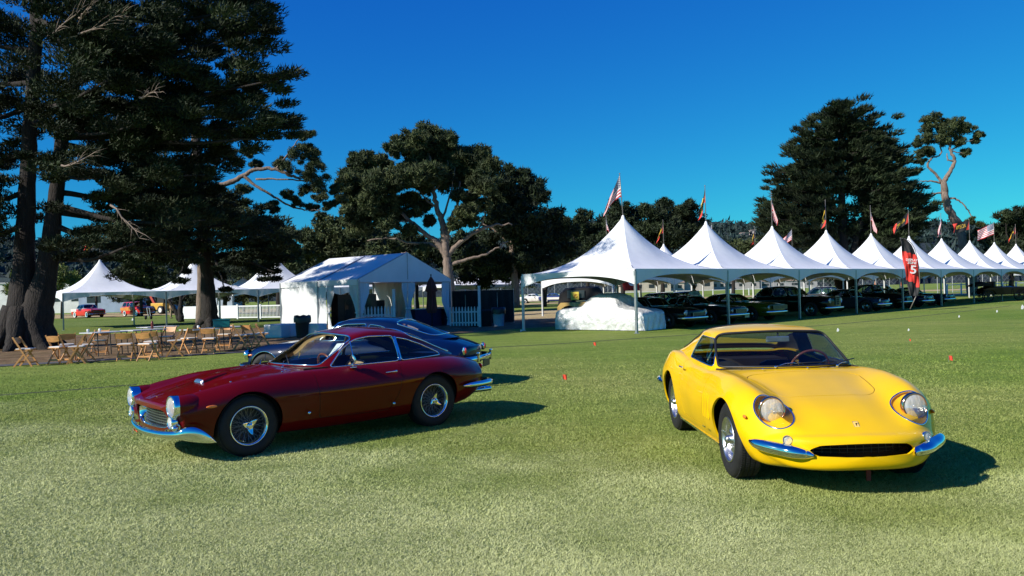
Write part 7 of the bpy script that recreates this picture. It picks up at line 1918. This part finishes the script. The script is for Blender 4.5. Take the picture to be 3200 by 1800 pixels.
# teal cooler
q = gx(690, 26.1); t = thing('cooler', 'teal plastic cooler with pale lid lying on the table by the trunk', 'cooler', (q.x, q.y, .75), .35)
TEAL = mat('teal_plastic', (.01, .17, .16), rough=.4, var=.08)
m = MB(); m.box((0, 0, .12), (.52, .34, .24)); m.build('body', TEAL, t, bevel=.03); m = MB(); m.box((0, 0, .255), (.55, .37, .05)); l_ = m.build('lid', mat('dark_teal_lid', (.008, .12, .12), rough=.4), t, bevel=.02); m = MB(); m.box((.08, 0, .29), (.10, .07, .03)); m.build('handle', PAD, l_, bevel=.01)
q = gx(118, 30.5); m = MB(); m.box((0, 0, .45), (.5, .45, .9)); o = m.build('bin', mat('teal_plastic_bin', (.01, .10, .10), rough=.5), bevel=.05); o.location = q; tag(o, 'dark teal bin half hidden behind the cypress foot', 'bin')
for px, d, lab in ((862, 33.5, 'white wrapped block in blue shade left of the marquee wall'), (890, 34.2, 'white wrapped block against the marquee wall, right one'), (978, 33.2, 'white wrapped block in front of the marquee curtain')):
    q = gx(px, d); m = MB(); rows = []
    m.box((0, 0, .28), (.95, .55, .56)); o = m.build('wrapped_block', VAL, bevel=.06); o.location = q; o.rotation_euler = (0, 0, -.45); tag(o, lab, 'block', group='white wrapped blocks weighing down the marquee')
def bin_(px, d, col, lab, bag=None, s=1.0):
    q = gx(px, d); t = thing('trash_bin', lab, 'trash bin', q); m = MB(); m.lathe([(0, .02), (.24 * s, .02), (.30 * s, .82 * s), (.32 * s, .84 * s), (.29 * s, .84 * s), (.24 * s, .2)], 20, axis='z'); m.build('body', mat('bin_%d' % int(col[2] * 100), col, rough=.6), t, smooth=True, angle=50)
    if bag:
        m = MB(); rows = [[(r_ * s * math.cos(a) * (1 + .05 * math.sin(a * 7)), r_ * s * math.sin(a), z * s + .02 * math.sin(a * 5)) for a in [2 * PI * k / 24 for k in range(25)]] for r_, z in ((.345, .62), (.35, .80), (.33, .90), (.24, .92))]
        m.grid(rows); m.build('bin_liner', mat('teal_liner', bag, rough=.4), t, smooth=True)
bin_(942, 33.0, (.01, .01, .012), 'black trash bin with a flared lid in front of the marquee wall', bag=(.008, .008, .010)); bin_(1556, 38.5, (.32, .38, .46), 'pale bin with a teal bag right of the picket fence', bag=(.02, .14, .14))

# ------------------------------------------------------------ fences, screens, umbrella
PK = mat('picket_paint', (.62, .63, .64), rough=.6, var=.08)
def picket(lab, a, b, h=1.0, gap=.155, w=.075):
    a = Vector(a); b = Vector(b); d = (b - a); L = d.length; u = d.normalized(); t = thing('picket_fence', lab, 'fence', a); nn = Vector((u.y, -u.x, 0))
    if nn.y > 0: nn = -nn
    rz = math.atan2(u.y, u.x); base = None
    for z in (.22, .74):
        m = MB(); m.bar(Vector((0, 0, z)), d + Vector((0, 0, z)), .03, .07); m.build('rail', PK, t)
    m = MB(); out = [(-w / 2, .06), (w / 2, .06), (w / 2, h - .12), (w * .28, h - .05), (w * .34, h - .03), (0, h), (-w * .34, h - .03), (-w * .28, h - .05), (-w / 2, h - .12)]
    m.prism(out, -.011, .011); p0 = m.build('picket', PK, t)
    n = int(L / gap)
    for i in range(n + 1):
        p = p0 if i == 0 else p0.copy()
        if i: COL.objects.link(p)
        p.location = u * (L * i / n) + nn * .028; p.rotation_euler = (0, 0, rz)
picket('white picket fence panel in shade right of the marquee', gx(1406, 39.2), gx(1492, 38.6)); picket('white picket fence inside the marquee behind the blue car', gx(1128, 37.2), gx(1222, 37.6), h=1.15)
for px, d, lab, h in ((1497, 38.5, 'tall white post at the end of the picket fence', 1.95), (1230, 37.6, 'tall white post inside the marquee', 1.9)):
    q = gx(px, d); t = thing('fence_post', lab, 'post', q); m = MB(); m.box((0, 0, h / 2), (.12, .12, h)); p_ = m.build('post', PK, t); m = MB(); m.box((0, 0, h + .02), (.15, .15, .04)); m.build('post_cap', PK, t)
SCR = mat('dark_green_screen', (.008, .014, .011), rough=.95, var=.3, scale=2, bmp=.4, bscale=14)
for a, b, lab in ((gx(1412, 42.5), gx(1496, 42.0), 'dark green mesh screen behind the picket fence'), (gx(1500, 41.0), gx(1604, 42.5), 'dark green mesh screen right of the tall white post')):
    t = thing('screen_panel', lab, 'screen', a); d = b - a; m = MB(); rows = [[d * (i / 24) + Vector((0, .05 * math.sin(i * 1.1 + z), z)) for i in range(25)] for z in (.05, .6, 1.2, 1.78)]
    m.grid(rows); m.build('mesh_cloth', SCR, t, smooth=True)
    for k in range(3): m = MB(); p = d * (k / 2); m.tube([p + Vector((0, .06, 0)), p + Vector((0, .06, 1.84))], .025, 6); m.build('post', POLE, t)
q = gx(1500, 39.4); m = MB(); m.box((0, 0, .4), (1.1, .7, .8)); o = m.build('stacked_crate', SCR, bevel=.06); o.location = q; tag(o, 'low dark box between the picket fence and the pale bin', 'box')
# folded parasol
q = gx(1348, 38.0); t = thing('parasol', 'folded dark red parasol standing in the marquee opening', 'parasol', q); m = MB(); rows = []
for z, r_ in ((.75, .16), (.9, .23), (1.3, .20), (1.75, .17), (1.82, .26), (2.05, .20), (2.3, .12), (2.48, .03)): rows.append([(r_ * (1 + .22 * math.sin(8 * a)) * math.cos(a), r_ * (1 + .22 * math.sin(8 * a)) * math.sin(a), z) for a in [2 * PI * k / 48 for k in range(49)]])
m.grid(rows); m.build('canopy', mat('maroon_canvas', (.10, .022, .02), rough=.85), t, smooth=True); m = MB(); m.tube([(0, 0, 0), (0, 0, 2.55)], .025, 8); m.ball((0, 0, 2.57), .04, 8, 6); m.build('pole', SEAL, t, smooth=True); m = MB(); m.lathe([(0, .0), (.28, 0), (.28, .05), (.05, .12), (0, .12)], 20, axis='z'); m.build('base', SEAL, t)

VIN = mat('white_vinyl_fence', (.70, .71, .72), rough=.5, var=.04)
def rail_fence(lab, a, b, h=1.0, solid=False, n=None, mt=VIN, bal=True, name='railing_fence', rails=(.12, .96)):
    a = Vector(a); b = Vector(b); d = b - a; L = d.length; u = d.normalized(); rz = math.atan2(u.y, u.x); t = thing(name, lab, 'fence', a); n = n or max(1, round(L / 2.0))
    for z in rails: m = MB(); m.bar(Vector((0, 0, z * h)), d + Vector((0, 0, z * h)), .05, .09); m.build('rail', mt, t)
    for i in range(n + 1):
        p = d * (i / n); m = MB(); m.box(p + Vector((0, 0, h * .54)), (.12, .12, h * 1.08), rz=rz); m.build('post', mt, t)
        if i < n and solid: m = MB(); m.bar(p + u * .08 + Vector((0, 0, h * .54)), p + d / n - u * .08 + Vector((0, 0, h * .54)), .03, h * .80); m.build('infill_panel', mt, t)
    if bal and not solid:
        m = MB(); m.box((0, 0, h * .54), (.035, .035, h * .82)); p0 = m.build('baluster', mt, t); k = min(120, int(L / .14))
        for i in range(k):
            p = p0 if i == 0 else p0.copy()
            if i: COL.objects.link(p)
            p.location = d * ((i + .5) / k); p.rotation_euler = (0, 0, rz)
rail_fence('white panelled vinyl fence beyond the left tents', gx(568, 69), gx(741, 66.5), h=1.15, solid=True); rail_fence('white vinyl balustrade running right to the marquee', gx(742, 66.5), gx(886, 64.5), h=1.12)
CHL = mat('chain_link_pipe', (.40, .41, .42), rough=.5, metal=.5)
rail_fence('long low white rail across the far field behind the tents', gx(1640, 128), gx(2560, 136), h=1.1, n=16, mt=VIN, bal=False, name='field_rail', rails=(.95,)); rail_fence('white rail behind the antique car at the far right', gx(2960, 92), gx(3300, 96), h=1.15, n=8, bal=False, name='field_rail', rails=(.95,))
def chainlink(lab, a, b, h, n):
    a = Vector(a); b = Vector(b); d = b - a; t = thing('chain_link_fence', lab, 'fence', a)
    for z in (.1, h): m = MB(); m.tube([Vector((0, 0, z)), d + Vector((0, 0, z))], .035, 5); m.build('pipe_rail', CHL, t)
    for i in range(n + 1): p = d * (i / n); m = MB(); m.tube([p, p + Vector((0, 0, h))], .04, 5); m.build('post', CHL, t)
    m = MB(); L = d.length; u = d / L; k = int(L / .6)
    for i in range(k):
        for s in (1, -1):
            p = u * (L * i / k); q = p + u * (h * .9) ; m.bar(p + Vector((0, 0, .1 if s > 0 else h)), q + Vector((0, 0, h if s > 0 else .1)), .012)
    tag(m.build('wire_mesh', CHL, t), kind='stuff')
chainlink('chain link fence behind the racing cars', gx(1480, 122), gx(1900, 124), 3.0, 10); chainlink('chain link fence beyond the rear tents on the right', gx(2380, 118), gx(2780, 112), 2.6, 10); chainlink('chain link fence at the far right with a small sign', gx(2930, 104), gx(3260, 104), 2.8, 7)
q = gx(3176, 103.5); m = MB(); m.box((0, 0, 0), (1.5, .04, .75)); o = m.build('sign_panel', mat('sign_white', (.7, .7, .7), rough=.5)); o.location = (q.x, q.y, 2.4); tag(o, 'small white sign on the far right chain link fence', 'sign')
# distant buildings
def building(lab, px, d, w, h, dp, col, roofc, gable=False, nwin=3, rz=0.05):
    q = gx(px, d); t = thing('building', lab, 'building', q, rz); m = MB(); m.box((0, 0, h / 2), (w, dp, h)); wl = m.build('wall', mat('wall_%d_%d' % (int(col[0] * 100), int(col[2] * 100)), col, rough=.8, scale=.8), t)
    m = MB()
    if gable: m.add([(-w / 2 - .3, -dp / 2 - .4, h), (w / 2 + .3, -dp / 2 - .4, h), (w / 2 + .3, 0, h + dp * .25), (-w / 2 - .3, 0, h + dp * .25), (-w / 2 - .3, dp / 2 + .4, h), (w / 2 + .3, dp / 2 + .4, h)], [(0, 1, 2, 3), (3, 2, 5, 4), (0, 3, 4), (1, 5, 2)])
    else: m.box((0, 0, h + .12), (w + .4, dp + .4, .24))
    m.build('roof', mat('roof_%d' % int(roofc[0] * 100), roofc, rough=.8), t)
    for i in range(nwin):
        x = -w / 2 + w * (i + .5) / nwin; m = MB(); m.box((x, -dp / 2 - .01, h * .55), (w / nwin * .45, .06, h * .35)); m.build('window', mat('far_window', (.03, .035, .04), rough=.2), t)
building('long white flat building far behind the red and white hardtop', 215, 150, 26, 5.6, 10, (.62, .62, .60), (.4, .4, .4), nwin=7)
building('grey-white building behind the red wagon', 380, 140, 10, 4.6, 10, (.30, .36, .46), (.3, .3, .3), nwin=2); building('pale building beyond the second left tent', 610, 150, 16, 5.0, 8, (.45, .50, .58), (.3, .3, .3), nwin=5)
for i, (px, w, h) in enumerate(((2010, 14, 4.4), (2075, 10, 3.6), (2140, 15, 4.8), (2215, 8, 3.8), (2290, 14, 3.6), (2450, 18, 3.2))):
    building(['cream villa with dark windows under the nearest tent edge', 'low tan house right of the cream villa', 'pale two-window villa far behind the white shirted person', 'small beige house between the tent poles', 'long beige house beyond the third tent', 'low brown-roofed building beyond the fourth tent'][i], px, 330 + 6 * i, w * 1.5, h, 9, (.50 - .03 * i, .43 - .02 * i, .34), (.28, .20, .15), gable=True, nwin=4)
for i, (px, py, w) in enumerate(((2700, 742, 14), (2885, 762, 12), (2905, 735, 10), (2990, 748, 14), (3050, 765, 22), (2330, 722, 12), (2355, 730, 12), (2300, 730, 10), (2940, 755, 12), (3020, 772, 16))):
    c = at(px, py + 4, 1080); t = thing('hillside_house', ['pale house high on the hill behind the fifth tent', 'pale house on the hill right of the big cypress foot', 'small house just below the ridge by the leaning trunk', 'house on the hill behind the outspread black flag', 'broad white roof low on the hill near the right edge', 'pinkish house on the hill left of the big cypress, middle one', 'pinkish house on the hill left of the big cypress, right one', 'pinkish house on the hill left of the big cypress, left one', 'small pale house on the hill left of the bare trunk', 'low house on the hill left of the right edge cypress'][i], 'house', (c.x, c.y - 30, c.z - 1))
    m = MB(); m.box((0, 0, -6), (w * .45, 10, 14)); m.build('wall', mat('far_wall', (.50, .42, .38), rough=.8), t); m = MB(); m.box((0, 0, 1.4), (w * .45 + 1, 11.5, .8)); m.build('roof', mat('far_roof', (.28, .22, .2), rough=.8), t)
    for k in (-1, 1): m = MB(); m.box((k * w * .25, -5.1, -.8), (w * .2, .3, 1.8)); m.build('window', mat('far_window', (.03, .035, .04), rough=.2), t)
# low bushes along the far fields
for i, (px, d, w) in enumerate(((1700, 140, 60), (1560, 135, 40), (1900, 150, 70), (2110, 160, 80), (2330, 165, 90), (2560, 150, 90), (2900, 150, 36), (2750, 160, 60), (3100, 170, 80), (700, 150, 90), (520, 160, 60), (120, 170, 90), (1250, 150, 80), (960, 150, 80))):
    L_ = [(px + random.uniform(-w, w), 886 - random.uniform(0, 14) - .027 * (px - 1600), random.uniform(10, 20)) for _ in range(12)]
    b0 = gx(px, d); root = thing('hedge', ['dark shrubbery far behind the nearest tent leg', 'dark shrubbery far behind the white racing coupe', 'low trees far behind the cart with a roll frame', 'low trees far behind the white shirted person', 'low trees far behind the third tent', 'low trees far behind the tall black saloon', 'low bushes far behind the antique car windscreen', 'low trees far behind the number banner', 'low bushes beyond the small white fence sign', 'bushes far behind the white balustrade', 'bushes far behind the leaning forked tree', 'bushes far behind the red and white hardtop', 'bushes far behind the marquee opening', 'bushes far behind the marquee side wall'][i], 'hedge', b0, group='distant shrubbery along the far fields'); C, Q = lobes_px(L_, d, sub=26, rs=.7); crown(root, [leaves(C, Q, 22, 1.3, .5, up=.3)], PINE)

# ------------------------------------------------------------ small things on the lawn
RF = mat('orange_flag', (.80, .07, .03), rough=.6, var=.05)
def stake(px, py, lab, s=1.0):
    d = CAM_H * FPX / (py + 8 - (912 - .027 * (px - 1600))); q = gx(px, d); t = thing('marker_flag', lab, 'marker flag', q, group='small orange marker flags stuck in the lawn')
    m = MB(); m.tube([(0, 0, 0), (.01, 0, .14 * s)], .0025, 4); m.build('wire', CHL, t)
    m = MB(); rows = [[(.01 + x * .085 * s, .015 * math.sin(x * 6 + z), (.06 + .085 * z - .035 * x * (1 - z)) * s) for x in np.linspace(0, 1, 6)] for z in (0, .5, 1)]; m.grid(rows); m.build('flag_cloth', RF, t)
stake(404, 1348, 'orange marker flag beside the front bumper of the red car', .75); stake(1750, 1184, 'orange marker flag between the two nearest cars', .85); stake(1849, 1076, 'orange marker flag near the seam in the lawn', .9); stake(2958, 1124, 'orange marker flag behind the yellow car on the right', .9)
stake(2836, 1060, 'tiny orange marker flag far right on the lawn', .5)
WB = mat('golf_ball', (.75, .76, .77), rough=.4, var=.02)
for px, py, lab, s in ((2615, 1032, 'small white card standing on the lawn behind the yellow roof', .06), (2836, 1030, 'small white tee marker right of the yellow car', .04), (3194, 962, 'white diamond card at the right edge of the lawn', .12), (3114, 972, 'white upright tee marker near the right edge', .06), (2995, 988, 'pale crumpled scrap on the lawn', .05), (412, 998, 'white tee marker on the far green', .12), (132, 998, 'white tee marker at the left end of the far green', .12), (1625, 1032, 'small white cup by the left tent leg', .05)):
    d = min(CAM_H * FPX / (py + 4 - (912 - .027 * (px - 1600))), 80); q = gx(px, d); m = MB(); m.prism([(-.6 * s, 0), (.2 * s, 0), (.7 * s, s), (0, 2 * s), (-.5 * s, 1.2 * s)], -.01, .01); o = m.build('lawn_marker', WB); o.location = q; tag(o, lab, 'marker')
# golf trolley on the far green
q = gx(462, 74); t = thing('golf_trolley', 'small two-wheeled golf trolley on the far green', 'trolley', q); m = MB(); m.bar((0, 0, .2), (-.15, 0, 1.1), .05); m.bar((.2, 0, .2), (.1, 0, 1.05), .05); m.bar((-.15, 0, 1.1), (.15, 0, 1.05), .04); m.build('frame', CHL, t)
for x in (-.25, .25): m = MB(); m.lathe([(0, -.04), (.17, -.05), (.19, 0), (.17, .05), (0, .04)], 14, axis='x', c=(x, 0, .19)); m.build('wheel', RUBBER, t)
# loader behind the wagon
q = gx(505, 104); t = thing('loader', 'yellow and black machine with a raised red arm behind the wagon', 'machine', q, -.5); YM = mat('machine_yellow', (.55, .32, .04), rough=.5)
m = MB(); m.box((0, 0, 1.0), (2.4, 1.6, .9)); m.build('body', YM, t, bevel=.1); m = MB(); m.box((.6, 0, 2.2), (1.3, 1.4, 1.6)); m.build('cab', SEAL, t, bevel=.08); m = MB(); m.bar((-.6, -.5, 1.2), (-1.9, -.5, 3.0), .25, .35); m.build('arm', mat('machine_red', (.35, .04, .02), rough=.5), t)
for x in (-.8, .9):
    for sd_ in (1, -1): wheel_plain(t, (x, sd_ * .85, .55), sd_, r=.55, w=.35, rim=.3, cap=PAD)
# red feather flag seen under the nearest tent
q = gx(1950, 44); t = thing('banner', 'red flag with a white disc hanging under the far side of the nearest tent', 'banner', q); m = MB(); rows = [[(x * .9 - .1 * z, .08 * math.sin(x * 7 + z * 3), 1.55 + .62 * z) for x in np.linspace(0, 1, 12)] for z in np.linspace(0, 1, 8)]; m.grid(rows); m.build('cloth', mat('red_banner_cloth', (.62, .03, .02), rough=.7), t, smooth=True)
m = MB(); m.tube([(1.0, .05, 0), (.95, .05, 2.3)], .02, 6); m.build('pole', FPOLE, t); m = MB(); m.add([(.45 + .2 * math.cos(a), -.12, 1.98 + .17 * math.sin(a)) for a in [2 * PI * k / 20 for k in range(20)]], [tuple(range(20))]); m.build('white_disc', PAD, t)
# ------------------------------------------------------------ people
SKIN = mat('skin', (.50, .29, .20), rough=.55, var=.06)
def skin_mesh(name, pts, edges, radii, mt, parent, sub=2, root_i=0):
    me = bpy.data.meshes.new(name); me.from_pydata(pts, edges, []); o = bpy.data.objects.new(name, me); COL.objects.link(o)
    md = o.modifiers.new('skin', 'SKIN'); me.skin_vertices.new() if not me.skin_vertices else None
    for i, r in enumerate(radii): v = me.skin_vertices[0].data[i]; v.radius = (r, r) if not hasattr(r, '__len__') else r; v.use_root = (i == root_i)
    sb = o.modifiers.new('sub', 'SUBSURF'); sb.levels = sub; sb.render_levels = sub
    dg = bpy.context.evaluated_depsgraph_get(); dg.update(); m2 = bpy.data.meshes.new_from_object(o.evaluated_get(dg)); bpy.data.objects.remove(o)
    m2.materials.clear(); m2.materials.append(mt); shade(m2, True)
    q = bpy.data.objects.new(name, m2); COL.objects.link(q); q.parent = parent; return q

def person(label, loc, rz, shirt, trousers, hair, bald=False):
    t = thing('person', label, 'person', loc, rz)
    # facing +x; joints
    P = [(0, 0, .95), (0, .10, .90), (.03, .11, .50), (-.02, .12, .09), (.14, .13, .04), (0, -.10, .90), (-.02, -.11, .50), (-.05, -.12, .09), (.11, -.13, .04), (0, 0, 1.15), (0, 0, 1.38), (0, .18, 1.40), (-.03, .25, 1.12), (.12, .24, .90), (0, -.18, 1.40), (-.03, -.25, 1.12), (.14, -.22, .92), (0, 0, 1.50), (.01, 0, 1.56)]
    E = [(0, 1), (1, 2), (2, 3), (3, 4), (0, 5), (5, 6), (6, 7), (7, 8), (0, 9), (9, 10), (10, 11), (11, 12), (12, 13), (10, 14), (14, 15), (15, 16), (10, 17), (17, 18)]
    Rr = [(.14, .11), .085, .058, .045, .04, .085, .058, .045, .04, (.15, .11), (.15, .10), .06, .045, .035, .06, .045, .035, .055, .05]
    skin_mesh('body', P, E, Rr, SKIN, t)
    S = [(0, 0, .90), (0, 0, 1.12), (0, 0, 1.38), (0, .17, 1.41), (-.03, .235, 1.18), (0, -.17, 1.41), (-.03, -.235, 1.18)]
    skin_mesh('shirt', S, [(0, 1), (1, 2), (2, 3), (3, 4), (2, 5), (5, 6)], [(.19, .15), (.185, .145), (.175, .125), .085, .075, .085, .075], mat('shirt_%d' % int(shirt[0] * 100), shirt, rough=.85, var=.05), t)
    S = [(0, 0, .92), (0, .10, .86), (.03, .11, .50), (-.02, .12, .12), (0, -.10, .86), (-.02, -.11, .50), (-.05, -.12, .12)]
    skin_mesh('trousers', S, [(0, 1), (1, 2), (2, 3), (0, 4), (4, 5), (5, 6)], [(.17, .13), .105, .075, .068, .105, .075, .068], mat('trousers_%d' % int(trousers[2] * 100), trousers, rough=.9), t)
    m = MB(); m.ball((.01, 0, 1.65), .115, 20, 14, (.92, .76, 1.05)); m.ball((.118, 0, 1.64), .018, 8, 6, (1, .8, 1.4)); m.ball((.0, .088, 1.64), .022, 8, 6, (.8, .4, 1.3)); m.ball((.0, -.088, 1.64), .022, 8, 6, (.8, .4, 1.3)); m.build('head', SKIN, t, smooth=True)
    m = MB(); m.ball((-.018, 0, 1.672), .122, 20, 12, (.90, .80, .98 if not bald else .7)); m.build('hair', mat('hair_%d' % int(hair[0] * 100), hair, rough=.9), t, smooth=True)
    for sd in (1, -1):
        c = Vector((.13, sd * .24 * (1 if sd > 0 else .92), .88)); 
        hp = [(c.x, c.y, c.z)]; he = []; hr = [(.034, .02)]
        for k, (a, l) in enumerate(((-.03, .075), (-.01, .085), (.01, .08), (.03, .065))):
            b = len(hp); hp += [(c.x + a * .9, c.y, c.z - .06), (c.x + a * 1.1 + .008, c.y - sd * .006, c.z - .06 - l * .55), (c.x + a * 1.1 + .004, c.y - sd * .018, c.z - .06 - l)]; he += [(0, b), (b, b + 1), (b + 1, b + 2)]; hr += [.011, .009, .0075]
        b = len(hp); hp += [(c.x + .035, c.y - sd * .02, c.z - .03), (c.x + .045, c.y - sd * .03, c.z - .07)]; he += [(0, b), (b, b + 1)]; hr += [.011, .009]
        skin_mesh('hand', hp, he, hr, SKIN, t, sub=1)
        m = MB(); m.ball((.05 if sd > 0 else .02, sd * .125, .045), .06, 12, 8, (2.2, .8, .75)); m.build('shoe', SEAL, t, smooth=True)
    return t
q = gx(2170, 40.2); person('person in a white short-sleeved shirt standing among the cars, seen from behind', (q.x, q.y, 0), R(80), (.72, .76, .80), (.05, .06, .09), (.16, .10, .08), bald=True)
q = gx(622, 88); person('person in a yellow vest behind the white panelled fence', (q.x, q.y, 0), R(-60), (.70, .68, .05), (.03, .03, .05), (.02, .02, .02))
q = gx(533, 76); person('person in khaki standing behind the left tent pole', (q.x, q.y, 0), R(20), (.45, .30, .14), (.40, .28, .16), (.03, .02, .02))
for px, d, lab in ((2735, 118, 'distant person in orange seen under the fifth tent'), (2818, 118, 'distant person in orange left of the number banner')):
    q = gx(px, d); person(lab, (q.x, q.y, 0), R(-70), (.75, .16, .04), (.06, .06, .07), (.03, .02, .02))
